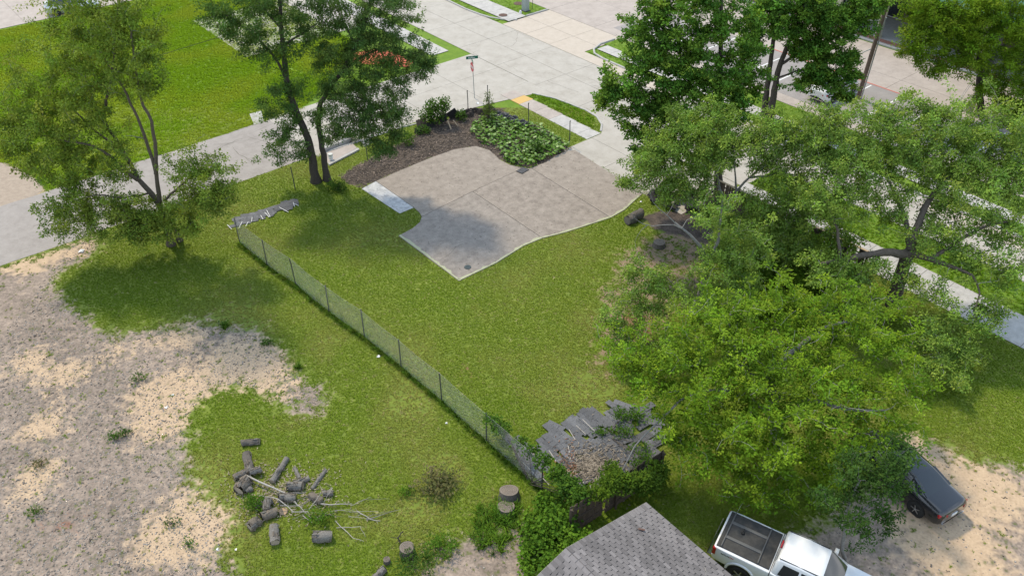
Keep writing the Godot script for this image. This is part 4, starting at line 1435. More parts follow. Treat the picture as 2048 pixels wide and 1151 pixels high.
func trees() -> void:
	var olive := [C(0.215, 0.300, 0.043), C(0.161, 0.255, 0.039), C(0.301, 0.355, 0.058), C(0.129, 0.200, 0.039)]
	var dark := [C(0.081, 0.164, 0.041), C(0.116, 0.212, 0.048), C(0.063, 0.125, 0.037), C(0.153, 0.230, 0.056)]
	var gum := [C(0.080, 0.197, 0.028), C(0.120, 0.256, 0.032), C(0.066, 0.153, 0.028), C(0.193, 0.306, 0.039)]
	var lacy := [C(0.236, 0.363, 0.059), C(0.172, 0.293, 0.059), C(0.306, 0.404, 0.068), C(0.144, 0.233, 0.054)]
	var bright := [C(0.141, 0.266, 0.019), C(0.191, 0.317, 0.020), C(0.107, 0.209, 0.020), C(0.212, 0.304, 0.027)]
	var shady := [C(0.057, 0.122, 0.026), C(0.076, 0.151, 0.030), C(0.045, 0.094, 0.021)]

	# leaning double-stemmed tree on the verge by the side road
	var b1 := Vector3(-20.07, 0.00, -38.81)
	var t1 := tree("leaning_tree", "tall airy tree with two leaning grey stems beside the asphalt side road", "trees around the lot", 301, b1, [
		[[Vector3(-20.08, -0.03, -38.80), Vector3(-19.97, 1.38, -38.80), Vector3(-19.93, 2.07, -38.80), Vector3(-20.36, 3.51, -38.90), Vector3(-20.80, 4.35, -39.00), Vector3(-21.41, 5.92, -39.40), Vector3(-22.10, 7.55, -39.80), Vector3(-22.45, 8.87, -40.00), Vector3(-22.37, 10.18, -40.20)], 0.22, 0.05],
		[[Vector3(-19.70, -0.02, -39.20), Vector3(-19.74, 1.18, -39.00), Vector3(-19.93, 2.07, -38.80)], 0.16, 0.15],
		[[Vector3(-19.93, 2.07, -38.80), Vector3(-19.84, 3.07, -38.60), Vector3(-19.34, 5.14, -38.20), Vector3(-19.20, 7.21, -38.00), Vector3(-19.20, 9.41, -37.60), Vector3(-19.35, 10.99, -37.40), Vector3(-19.62, 12.21, -37.20)], 0.15, 0.04],
		[[Vector3(-19.34, 5.14, -38.20), Vector3(-18.73, 7.05, -37.80), Vector3(-18.40, 8.80, -37.50), Vector3(-18.51, 9.88, -37.40), Vector3(-18.15, 11.92, -37.20), Vector3(-17.80, 13.51, -37.00)], 0.12, 0.04],
		[[Vector3(-20.80, 4.35, -39.00), Vector3(-20.82, 4.86, -38.40), Vector3(-21.87, 6.57, -38.20), Vector3(-23.45, 7.24, -38.00), Vector3(-24.67, 7.56, -38.00)], 0.11, 0.03],
		[[Vector3(-21.41, 5.92, -39.40), Vector3(-22.96, 6.72, -40.20), Vector3(-24.12, 7.87, -40.60), Vector3(-25.07, 8.50, -40.80)], 0.10, 0.03],
		[[Vector3(-19.55, 3.14, -38.70), Vector3(-18.12, 4.53, -38.00), Vector3(-16.51, 5.76, -37.60), Vector3(-15.68, 6.11, -37.40)], 0.08, 0.025],
		[[Vector3(-20.36, 3.51, -38.90), Vector3(-21.36, 3.74, -38.00), Vector3(-22.33, 4.27, -37.40), Vector3(-23.54, 4.20, -37.00)], 0.07, 0.02],
		[[Vector3(-22.10, 7.55, -39.80), Vector3(-20.93, 9.38, -38.90), Vector3(-20.11, 10.84, -38.60), Vector3(-19.40, 12.49, -38.40), Vector3(-18.66, 14.26, -38.20)], 0.10, 0.03]],
		[[Vector3(-19.19, 13.30, -38.20), 2.2, 34], [Vector3(-22.20, 11.50, -39.60), 2.1, 32], [Vector3(-17.87, 12.46, -37.20), 1.5, 18], [Vector3(-20.01, 13.89, -38.60), 2.0, 26], [Vector3(-24.16, 9.82, -40.40), 1.9, 26], [Vector3(-25.42, 8.20, -39.00), 1.7, 24], [Vector3(-23.81, 8.03, -38.20), 1.7, 22],
		[Vector3(-21.46, 9.88, -39.00), 1.7, 20], [Vector3(-21.86, 8.11, -38.60), 1.5, 14], [Vector3(-26.20, 6.97, -38.00), 1.3, 14], [Vector3(-24.94, 6.08, -38.00), 1.5, 18], [Vector3(-24.00, 4.65, -37.80), 1.3, 16], [Vector3(-22.14, 5.04, -38.20), 1.3, 14], [Vector3(-23.04, 3.24, -37.00), 1.5, 32], [Vector3(-21.43, 3.01, -37.60), 1.4, 28], [Vector3(-24.68, 3.24, -37.00), 1.1, 16],
		[Vector3(-20.01, 2.39, -37.80), 1.2, 22], [Vector3(-17.00, 6.11, -37.40), 1.3, 16], [Vector3(-16.00, 5.63, -37.20), 1.2, 14], [Vector3(-16.90, 4.07, -37.20), 1.3, 24], [Vector3(-15.66, 4.51, -37.00), 0.9, 15], [Vector3(-18.62, 2.88, -37.80), 1.1, 16], [Vector3(-19.34, 11.38, -38.00), 1.5, 14], [Vector3(-18.23, 10.60, -37.40), 0.9, 8], [Vector3(-18.21, 2.32, -37.40), 0.9, 12], [Vector3(-20.87, 2.25, -37.00), 1.0, 14], [Vector3(-21.24, 6.46, -38.40), 1.2, 10], [Vector3(-23.36, 6.27, -38.20), 1.3, 14], [Vector3(-26.32, 7.92, -39.00), 1.2, 13], [Vector3(-17.94, 15.25, -38.00), 2.0, 16], [Vector3(-21.65, 12.86, -39.40), 1.0, 9]],
		{"bark": M.bark_brown, "palette": olive, "leaf": "small", "gap": 0.27, "per": 1.25, "puff": 0.32, "bare": 0.25, "size": 0.95, "mult": 2.8, "rmul": 1.3, "shell": 0.6, "twigs": M.bark_grey})

	# pair of dark trees at the mulch bed
	var b2 := Vector3(-12.90, 0.00, -45.95)
	tree("dark_tree", "tall dark tree with a thick straight trunk at the edge of the mulch bed", "trees around the lot", 302, b2, [
		[[Vector3(-12.92, -0.03, -46.00), Vector3(-12.93, 1.61, -46.00), Vector3(-13.06, 3.35, -46.10), Vector3(-13.50, 5.02, -46.20), Vector3(-13.69, 6.79, -46.30), Vector3(-13.55, 9.14, -46.30), Vector3(-13.38, 11.17, -46.40), Vector3(-13.10, 13.41, -46.40)], 0.30, 0.08],
		[[Vector3(-13.69, 6.79, -46.30), Vector3(-14.19, 8.65, -46.00), Vector3(-15.07, 9.93, -45.80), Vector3(-15.82, 10.88, -45.60), Vector3(-16.55, 11.35, -45.50)], 0.10, 0.03],
		[[Vector3(-13.55, 9.14, -46.30), Vector3(-12.68, 9.71, -46.00), Vector3(-11.92, 10.17, -45.80), Vector3(-10.97, 10.88, -45.60)], 0.08, 0.02],
		[[Vector3(-13.39, 10.04, -46.30), Vector3(-14.28, 11.14, -46.50), Vector3(-15.01, 11.96, -46.60)], 0.08, 0.03]],
		[[Vector3(-15.92, 10.55, -45.70), 1.7, 26], [Vector3(-16.94, 11.49, -45.50), 1.0, 11], [Vector3(-14.47, 11.24, -46.20), 1.7, 24], [Vector3(-15.26, 9.41, -45.60), 1.0, 12], [Vector3(-13.74, 8.65, -46.00), 1.1, 13], [Vector3(-12.45, 10.81, -45.80), 1.5, 18], [Vector3(-11.63, 9.63, -45.80), 1.1, 12], [Vector3(-14.29, 6.43, -46.00), 0.9, 10], [Vector3(-14.80, 5.04, -45.80), 0.9, 11], [Vector3(-14.24, 3.61, -45.60), 0.9, 11], [Vector3(-14.93, 2.25, -45.50), 0.8, 9], [Vector3(-13.47, 2.55, -45.60), 0.7, 7], [Vector3(-12.92, 6.43, -46.00), 0.9, 9], [Vector3(-14.16, 13.14, -46.40), 2.0, 18], [Vector3(-11.86, 13.20, -46.20), 1.9, 16], [Vector3(-10.56, 11.74, -45.60), 1.2, 12], [Vector3(-13.50, 4.78, -46.00), 0.8, 8]],
		{"bark": M.bark_dark, "palette": dark, "leaf": "small", "gap": 0.25, "per": 1.5, "puff": 0.32, "bare": 0.15, "size": 0.95, "mult": 2.0, "rmul": 1.3, "shell": 0.6})
	var b3 := Vector3(-12.22, 0.00, -46.21)
	tree("dark_tree", "tall dark tree whose slender trunk forks toward the street, at the mulch bed", "trees around the lot", 303, b3, [
		[[Vector3(-12.22, 0.00, -46.20), Vector3(-12.22, 2.17, -46.30), Vector3(-12.20, 4.41, -46.40), Vector3(-11.49, 6.02, -46.20), Vector3(-10.16, 7.71, -46.00), Vector3(-9.17, 9.26, -46.00), Vector3(-8.33, 10.96, -46.20), Vector3(-7.86, 12.65, -46.20)], 0.22, 0.06],
		[[Vector3(-10.16, 7.71, -46.00), Vector3(-8.36, 8.88, -45.80), Vector3(-7.41, 9.26, -45.60), Vector3(-6.53, 9.21, -45.50), Vector3(-5.09, 8.83, -45.40)], 0.09, 0.03],
		[[Vector3(-11.49, 6.02, -46.20), Vector3(-10.17, 6.20, -45.80), Vector3(-8.95, 5.97, -45.60), Vector3(-7.80, 5.07, -45.40)], 0.08, 0.02],
		[[Vector3(-9.17, 9.26, -46.00), Vector3(-9.75, 10.30, -46.40), Vector3(-10.21, 11.39, -46.60)], 0.08, 0.02]],
		[[Vector3(-9.30, 11.03, -46.00), 1.7, 26], [Vector3(-7.43, 10.81, -45.80), 1.5, 22], [Vector3(-6.34, 11.59, -45.60), 1.2, 12], [Vector3(-9.87, 8.69, -45.90), 1.5, 20], [Vector3(-8.06, 8.77, -45.70), 1.4, 18], [Vector3(-5.52, 8.78, -45.30), 1.1, 16], [Vector3(-4.97, 8.21, -45.20), 0.6, 7], [Vector3(-6.98, 7.34, -45.40), 1.1, 14], [Vector3(-11.04, 6.76, -46.00), 1.0, 10], [Vector3(-9.14, 6.94, -45.60), 1.4, 18], [Vector3(-9.97, 5.02, -45.50), 1.2, 15], [Vector3(-8.07, 5.29, -45.30), 1.2, 16], [Vector3(-6.82, 5.50, -45.20), 0.8, 8], [Vector3(-7.40, 4.04, -45.10), 0.8, 10], [Vector3(-8.83, 3.81, -45.20), 0.8, 9], [Vector3(-11.94, 4.78, -46.00), 0.8, 8], [Vector3(-9.06, 13.20, -46.20), 1.9, 16], [Vector3(-6.82, 12.99, -46.00), 1.7, 13], [Vector3(-11.17, 8.26, -46.20), 1.0, 10], [Vector3(-10.32, 5.97, -45.60), 1.4, 15], [Vector3(-8.99, 5.17, -45.20), 1.2, 13], [Vector3(-11.05, 3.95, -45.60), 0.9, 9], [Vector3(-7.64, 6.71, -45.40), 1.2, 13], [Vector3(-8.84, 9.89, -45.90), 1.4, 14], [Vector3(-7.08, 9.71, -45.60), 1.1, 10], [Vector3(-7.93, 2.99, -44.80), 0.7, 7]],
		{"bark": M.bark_dark, "palette": dark, "leaf": "fine", "gap": 0.24, "per": 1.5, "puff": 0.34, "bare": 0.15, "hang": 0.12, "size": 0.95, "mult": 2.6, "rmul": 1.3, "shell": 0.6})

	# broad-leaved dark trees along the street
	var b4 := Vector3(13.11, 0.00, -43.72)
	tree("broadleaf_tree", "dense dark green broad-leaved tree beside the drive apron and the street", "trees around the lot", 304, b4, [
		[[Vector3(13.17, -0.11, -43.90), Vector3(12.85, 2.08, -43.90), Vector3(12.39, 5.15, -43.90), Vector3(11.98, 8.26, -44.00), Vector3(11.52, 11.46, -44.00), Vector3(11.14, 14.13, -44.00)], 0.30, 0.07],
		[[Vector3(12.66, 3.47, -43.90), Vector3(10.58, 5.08, -43.40), Vector3(8.32, 6.25, -43.00), Vector3(5.84, 7.89, -42.80)], 0.12, 0.03],
		[[Vector3(12.45, 4.82, -43.90), Vector3(13.28, 6.43, -44.60), Vector3(14.02, 7.83, -45.00)], 0.1, 0.03],
		[[Vector3(12.15, 7.08, -43.90), Vector3(10.26, 8.70, -44.40), Vector3(8.40, 10.31, -44.80)], 0.1, 0.03]],
		[[Vector3(6.10, 8.29, -42.90), 1.3, 22], [Vector3(5.29, 7.58, -42.80), 0.8, 10], [Vector3(7.67, 6.77, -42.90), 1.6, 30], [Vector3(7.83, 4.84, -42.60), 1.2, 18], [Vector3(7.85, 8.95, -43.80), 1.4, 24], [Vector3(7.63, 10.67, -44.60), 1.2, 20], [Vector3(9.37, 7.40, -43.20), 1.7, 32], [Vector3(9.48, 9.75, -44.00), 1.8, 34], [Vector3(9.86, 11.59, -44.40), 1.8, 32], [Vector3(7.95, 11.87, -44.80), 1.0, 12], [Vector3(11.19, 8.61, -43.20), 1.8, 32], [Vector3(10.73, 5.39, -42.80), 1.7, 28], [Vector3(12.39, 6.25, -43.00), 1.7, 26], [Vector3(12.39, 10.90, -44.00), 1.8, 30], [Vector3(13.72, 8.70, -44.40), 1.5, 20], [Vector3(9.33, 4.29, -42.40), 1.3, 18], [Vector3(12.16, 3.74, -42.80), 1.5, 18], [Vector3(10.85, 13.61, -44.00), 2.0, 22], [Vector3(13.58, 7.34, -44.00), 1.2, 12]],
		{"bark": M.bark_dark, "palette": gum, "leaf": "star", "gap": 0.27, "per": 1.5, "puff": 0.34, "shell": 0.4, "size": 0.95, "mult": 2.1, "rmul": 1.12})
	var b5 := Vector3(19.01, 0.00, -55.34)
	tree("broadleaf_tree", "dark green broad-leaved tree with two bare black stems in front of the parking bays", "trees around the lot", 305, b5, [
		[[Vector3(18.93, 0.04, -55.50), Vector3(18.75, 2.13, -55.50), Vector3(18.62, 4.38, -55.60), Vector3(18.53, 6.50, -55.80), Vector3(18.38, 9.21, -56.00)], 0.26, 0.08],
		[[Vector3(19.20, -0.04, -55.00), Vector3(19.16, 2.35, -55.00), Vector3(19.13, 4.26, -55.00), Vector3(19.65, 6.80, -55.00), Vector3(20.14, 9.20, -55.00)], 0.30, 0.08],
		[[Vector3(19.13, 4.26, -55.00), Vector3(20.52, 5.52, -54.60), Vector3(22.01, 6.32, -54.40), Vector3(23.47, 7.09, -54.20)], 0.12, 0.03],
		[[Vector3(18.82, 3.12, -55.00), Vector3(20.27, 4.31, -54.00), Vector3(21.82, 4.66, -53.60)], 0.1, 0.03]],
		[[Vector3(19.84, 7.50, -55.00), 2.2, 38], [Vector3(22.10, 7.37, -54.40), 2.0, 34], [Vector3(23.63, 8.05, -54.40), 1.7, 26], [Vector3(18.67, 7.28, -55.60), 1.8, 28], [Vector3(21.42, 5.40, -54.00), 1.8, 30], [Vector3(23.16, 5.12, -53.80), 1.2, 16], [Vector3(20.99, 3.74, -53.60), 1.5, 22], [Vector3(22.62, 4.01, -53.40), 1.0, 12], [Vector3(17.27, 7.84, -56.00), 1.6, 20], [Vector3(20.09, 5.88, -54.60), 1.5, 20], [Vector3(20.90, 8.86, -55.00), 2.0, 24], [Vector3(24.12, 9.00, -54.60), 1.4, 14], [Vector3(18.78, 10.01, -55.60), 2.2, 20], [Vector3(23.39, 2.98, -52.80), 0.8, 8], [Vector3(23.97, 4.20, -53.40), 0.7, 7], [Vector3(16.84, 5.85, -55.60), 1.2, 14]],
		{"bark": M.bark_dark, "palette": gum, "leaf": "star", "gap": 0.28, "per": 1.5, "puff": 0.36, "size": 0.95, "mult": 2.5})
	var b6 := Vector3(35.56, 0.00, -56.18)
	tree("broadleaf_tree", "bushy bright green tree behind the grey utility pole by the parking lot", "trees around the lot", 306, b6, [
		[[Vector3(35.38, 0.13, -55.90), Vector3(34.58, 2.29, -56.00), Vector3(33.68, 4.59, -56.00), Vector3(32.83, 7.14, -56.00), Vector3(32.04, 9.55, -56.00)], 0.28, 0.08],
		[[Vector3(33.95, 3.84, -56.00), Vector3(31.11, 5.49, -55.60), Vector3(28.89, 6.65, -55.40)], 0.12, 0.03],
		[[Vector3(33.88, 4.22, -56.00), Vector3(35.27, 5.33, -56.00), Vector3(36.27, 6.42, -56.00)], 0.12, 0.03]],
		[[Vector3(28.89, 6.65, -55.40), 1.8, 30], [Vector3(28.53, 5.28, -55.20), 1.1, 14], [Vector3(31.10, 6.57, -55.60), 2.0, 34], [Vector3(32.71, 7.49, -56.00), 2.2, 36], [Vector3(34.80, 7.49, -56.00), 2.2, 34], [Vector3(32.33, 4.55, -55.20), 1.6, 24], [Vector3(30.27, 4.34, -54.80), 1.0, 12], [Vector3(34.94, 4.75, -55.60), 2.0, 32], [Vector3(36.86, 2.74, -55.00), 2.0, 32], [Vector3(37.42, 5.33, -56.00), 2.2, 28], [Vector3(35.19, 2.35, -55.00), 1.4, 18], [Vector3(37.37, 0.66, -54.40), 1.6, 22], [Vector3(30.03, 8.19, -56.00), 1.9, 26], [Vector3(28.64, 8.19, -56.00), 1.4, 16], [Vector3(33.33, 9.55, -56.00), 2.4, 20]],
		{"bark": M.bark_dark, "palette": bright, "leaf": "oak", "gap": 0.30, "per": 1.6, "puff": 0.36, "size": 1.0, "mult": 3.4, "rmul": 1.2})

	# lacy trees over the yard's street side
	var b7 := Vector3(9.61, 0.00, -32.58)
	tree("lacy_tree", "half bare grey tree forking low, with a long dead branch over the burnt pile", "trees around the lot", 307, b7, [
		[[Vector3(9.55, 0.15, -32.40), Vector3(9.61, 1.08, -32.30), Vector3(9.78, 2.62, -32.20), Vector3(9.77, 3.18, -32.20)], 0.20, 0.15],
		[[Vector3(9.77, 3.18, -32.20), Vector3(9.35, 4.32, -32.20), Vector3(8.81, 4.93, -32.40), Vector3(8.28, 5.32, -32.60), Vector3(7.94, 5.54, -32.80)], 0.11, 0.05],
		[[Vector3(9.77, 3.18, -32.20), Vector3(9.88, 4.31, -32.00), Vector3(9.98, 5.08, -32.00), Vector3(9.87, 6.21, -32.00), Vector3(9.81, 7.32, -32.00)], 0.11, 0.04],
		[[Vector3(8.28, 5.32, -32.60), Vector3(7.81, 5.49, -32.70), Vector3(6.62, 5.39, -32.80), Vector3(6.10, 5.68, -32.80), Vector3(5.75, 6.11, -32.80)], 0.035, 0.010],
		[[Vector3(6.62, 5.39, -32.80), Vector3(6.26, 5.08, -32.60), Vector3(6.02, 4.72, -32.40)], 0.02, 0.006],
		[[Vector3(7.94, 5.54, -32.80), Vector3(7.53, 5.91, -32.90), Vector3(6.92, 6.35, -33.10), Vector3(6.63, 6.99, -33.20)], 0.03, 0.008],
		[[Vector3(7.53, 5.91, -32.90), Vector3(7.75, 6.41, -33.00), Vector3(7.87, 6.75, -33.00)], 0.02, 0.006],
		[[Vector3(8.28, 5.32, -32.60), Vector3(8.62, 5.91, -32.80), Vector3(9.09, 5.74, -32.80), Vector3(8.95, 6.48, -32.90)], 0.03, 0.007],
		[[Vector3(9.61, 1.08, -32.30), Vector3(8.88, 2.13, -32.00), Vector3(7.89, 2.70, -31.80), Vector3(7.50, 2.61, -31.60)], 0.04, 0.01],
		[[Vector3(9.39, 1.57, -32.30), Vector3(9.07, 2.78, -32.20), Vector3(8.61, 3.40, -32.20), Vector3(8.27, 4.17, -32.20)], 0.03, 0.008]],
		[[Vector3(10.15, 4.46, -32.00), 1.0, 12], [Vector3(10.84, 4.15, -31.60), 1.3, 20], [Vector3(11.50, 5.05, -32.00), 1.4, 20], [Vector3(9.84, 6.64, -32.20), 1.2, 14], [Vector3(7.04, 3.08, -31.40), 1.0, 14], [Vector3(6.00, 3.69, -31.40), 0.8, 10], [Vector3(5.78, 2.46, -30.60), 1.1, 16], [Vector3(7.07, 1.82, -30.60), 1.0, 13], [Vector3(5.54, 1.06, -29.60), 1.0, 13], [Vector3(11.14, 3.08, -31.00), 1.2, 16], [Vector3(9.98, 2.94, -30.00), 1.1, 13], [Vector3(7.99, 1.49, -28.40), 1.1, 13], [Vector3(5.49, 0.18, -28.40), 0.9, 10], [Vector3(4.77, 1.85, -29.80), 0.8, 8], [Vector3(9.17, 3.69, -31.40), 0.9, 8], [Vector3(10.83, 2.82, -29.40), 1.1, 11], [Vector3(7.89, 2.93, -30.40), 0.9, 8]],
		{"bark": M.bark_grey, "palette": lacy, "leaf": "small", "gap": 0.26, "per": 1.15, "puff": 0.3, "bare": 0.4, "size": 0.85, "mult": 2.6, "rmul": 1.15, "shell": 0.6, "twigs": M.bark_pale})
	var b8 := Vector3(13.34, 0.00, -37.66)
	tree("lacy_tree", "pale green lacy tree with forked grey limbs shading the drive's end", "trees around the lot", 308, b8, [
		[[Vector3(13.42, -0.18, -37.90), Vector3(12.90, 1.37, -37.80), Vector3(12.30, 2.78, -37.70), Vector3(11.77, 3.60, -37.70)], 0.18, 0.13],
		[[Vector3(11.77, 3.60, -37.70), Vector3(11.32, 4.50, -37.80), Vector3(11.03, 5.40, -37.90), Vector3(10.85, 6.38, -38.00), Vector3(9.87, 7.27, -38.00)], 0.09, 0.03],
		[[Vector3(12.30, 2.78, -37.70), Vector3(12.13, 3.98, -37.60), Vector3(12.33, 4.74, -37.50), Vector3(12.70, 5.36, -37.40), Vector3(13.05, 5.93, -37.20), Vector3(13.87, 6.93, -37.00)], 0.10, 0.03],
		[[Vector3(12.23, 4.30, -37.60), Vector3(11.94, 5.39, -37.60), Vector3(11.78, 6.03, -37.60), Vector3(11.50, 7.19, -37.60)], 0.07, 0.02],
		[[Vector3(11.32, 4.50, -37.80), Vector3(10.46, 4.81, -37.80), Vector3(9.63, 5.16, -38.00), Vector3(8.24, 5.47, -38.00)], 0.05, 0.015],
		[[Vector3(12.70, 5.36, -37.40), Vector3(13.55, 5.80, -36.90), Vector3(14.39, 6.42, -36.60), Vector3(15.75, 6.97, -36.40)], 0.06, 0.02],
		[[Vector3(9.63, 5.16, -38.00), Vector3(8.29, 4.81, -37.80), Vector3(7.23, 4.30, -37.60), Vector3(6.42, 4.58, -37.40), Vector3(5.92, 5.05, -37.40)], 0.03, 0.006]],
		[[Vector3(8.10, 6.68, -38.00), 1.5, 26], [Vector3(9.31, 7.74, -38.20), 1.5, 26], [Vector3(10.53, 8.31, -38.20), 1.3, 18], [Vector3(10.91, 7.08, -37.80), 1.5, 22], [Vector3(12.36, 7.48, -37.60), 1.5, 26], [Vector3(13.47, 8.15, -37.40), 1.5, 24], [Vector3(14.66, 8.08, -37.00), 1.6, 26], [Vector3(15.77, 7.15, -36.60), 1.5, 24], [Vector3(7.39, 5.58, -37.80), 1.1, 16], [Vector3(8.49, 4.89, -37.40), 1.1, 15], [Vector3(10.02, 5.70, -37.60), 1.1, 12], [Vector3(13.73, 6.34, -37.00), 1.2, 15], [Vector3(14.60, 5.19, -36.40), 1.3, 18], [Vector3(13.78, 3.76, -36.20), 1.4, 18], [Vector3(12.80, 3.82, -36.60), 1.2, 14], [Vector3(6.19, 5.05, -37.40), 0.5, 5], [Vector3(8.45, 4.48, -36.80), 0.8, 7], [Vector3(10.54, 3.73, -36.00), 0.9, 8], [Vector3(7.10, 6.08, -38.00), 1.0, 10], [Vector3(15.20, 3.84, -35.60), 1.4, 18], [Vector3(14.23, 2.65, -35.00), 1.5, 20], [Vector3(15.72, 2.61, -34.60), 1.3, 15], [Vector3(17.42, 3.43, -34.80), 1.2, 12], [Vector3(13.08, 2.74, -35.80), 1.3, 14], [Vector3(10.08, 4.51, -37.00), 1.0, 9], [Vector3(16.11, 8.36, -37.00), 1.3, 15]],
		{"bark": M.bark_grey, "palette": lacy, "leaf": "small", "gap": 0.25, "per": 1.35, "puff": 0.32, "bare": 0.35, "size": 0.9, "mult": 3.3, "rmul": 1.15, "shell": 0.6, "twigs": M.bark_pale})
	# the wide old oak by the sidewalk, one heavy limb lying almost level
	var b9 := Vector3(19.98, 0.00, -32.46)
	tree("old_oak", "wide old oak beside the sidewalk with one heavy level limb reaching over the wooden fence", "trees around the lot", 309, b9, [
		[[Vector3(19.89, 0.13, -32.30), Vector3(19.74, 1.08, -32.30), Vector3(19.59, 2.38, -32.30), Vector3(19.54, 3.79, -32.30), Vector3(19.59, 4.32, -32.20)], 0.42, 0.30],
		[[Vector3(19.49, 4.08, -32.20), Vector3(18.48, 4.31, -32.00), Vector3(17.42, 4.37, -31.80), Vector3(16.41, 4.27, -31.60), Vector3(15.77, 4.09, -31.60), Vector3(14.94, 4.06, -31.40)], 0.24, 0.09],
		[[Vector3(15.96, 4.12, -31.60), Vector3(15.88, 4.76, -32.00), Vector3(15.73, 5.52, -32.60), Vector3(15.35, 6.14, -33.20), Vector3(15.05, 6.63, -33.80)], 0.10, 0.03],
		[[Vector3(19.58, 4.17, -32.20), Vector3(20.31, 4.21, -31.60), Vector3(21.13, 4.14, -31.20), Vector3(22.00, 4.00, -30.60)], 0.18, 0.06],
		[[Vector3(19.59, 4.32, -32.20), Vector3(19.93, 5.26, -33.00), Vector3(20.69, 6.07, -34.00), Vector3(21.83, 6.91, -35.00), Vector3(22.94, 7.48, -36.00)], 0.22, 0.07],
		[[Vector3(19.59, 4.32, -32.20), Vector3(19.46, 5.29, -33.40), Vector3(19.21, 5.99, -34.60), Vector3(18.72, 6.96, -35.40)], 0.18, 0.05],
		[[Vector3(20.31, 4.21, -31.60), Vector3(21.65, 5.05, -32.00), Vector3(23.07, 5.66, -32.40), Vector3(24.31, 5.81, -32.60)], 0.12, 0.04],
		[[Vector3(22.00, 4.00, -30.60), Vector3(22.24, 3.56, -30.00), Vector3(22.00, 2.82, -29.40), Vector3(22.26, 1.91, -29.00)], 0.05, 0.02],
		[[Vector3(21.83, 6.91, -35.00), Vector3(23.53, 7.53, -35.40), Vector3(24.95, 7.98, -35.60)], 0.10, 0.03]],
		[[Vector3(15.00, 6.61, -33.60), 1.5, 18], [Vector3(16.24, 6.00, -33.20), 1.3, 13], [Vector3(17.42, 6.53, -34.20), 1.5, 18], [Vector3(16.45, 7.47, -35.00), 1.8, 26], [Vector3(18.00, 7.98, -35.60), 2.0, 30], [Vector3(19.68, 8.43, -35.80), 2.0, 30], [Vector3(21.44, 8.59, -36.00), 2.0, 32], [Vector3(23.07, 8.87, -36.00), 2.0, 32], [Vector3(24.77, 8.70, -35.80), 2.0, 30], [Vector3(20.49, 7.19, -35.00), 1.8, 20], [Vector3(22.23, 7.19, -35.00), 1.8, 24], [Vector3(23.96, 7.19, -35.00), 1.9, 28], [Vector3(25.17, 6.65, -34.00), 1.8, 22], [Vector3(21.28, 5.78, -34.00), 1.6, 16], [Vector3(18.74, 5.45, -33.60), 1.3, 9], [Vector3(22.58, 6.00, -33.20), 1.7, 18], [Vector3(24.18, 5.52, -32.60), 1.5, 16], [Vector3(21.30, 4.92, -32.20), 1.4, 12], [Vector3(22.47, 4.44, -31.20), 1.4, 14], [Vector3(23.99, 3.99, -31.00), 1.3, 12], [Vector3(15.17, 3.84, -31.20), 1.2, 12], [Vector3(16.36, 3.69, -31.00), 1.1, 10], [Vector3(17.71, 3.69, -31.40), 1.0, 8], [Vector3(22.19, 2.37, -29.20), 0.9, 9], [Vector3(21.65, 1.16, -28.40), 0.9, 9], [Vector3(20.44, 3.25, -30.00), 1.0, 7], [Vector3(22.83, 3.13, -29.40), 0.9, 7], [Vector3(20.24, 4.94, -32.60), 1.1, 6], [Vector3(16.10, 9.14, -36.00), 1.6, 18], [Vector3(18.40, 9.34, -36.40), 1.5, 18], [Vector3(20.65, 9.51, -36.60), 1.4, 16], [Vector3(25.09, 7.47, -35.00), 1.4, 14], [Vector3(20.22, 2.40, -28.80), 1.0, 8], [Vector3(19.25, 1.45, -27.40), 1.0, 8], [Vector3(20.24, 0.94, -26.60), 0.9, 7], [Vector3(17.17, 2.62, -30.40), 1.1, 9], [Vector3(19.60, 3.39, -31.00), 0.9, 6]],
		{"bark": M.bark_brown, "palette": lacy, "leaf": "small", "gap": 0.27, "per": 1.4, "puff": 0.34, "bare": 0.35, "size": 0.95, "mult": 2.5, "rmul": 1.15, "shell": 0.6, "twigs": M.bark_pale})
	# the bright spreading oak over the wooden fence
	var b10 := Vector3(11.66, 0.00, -23.10)
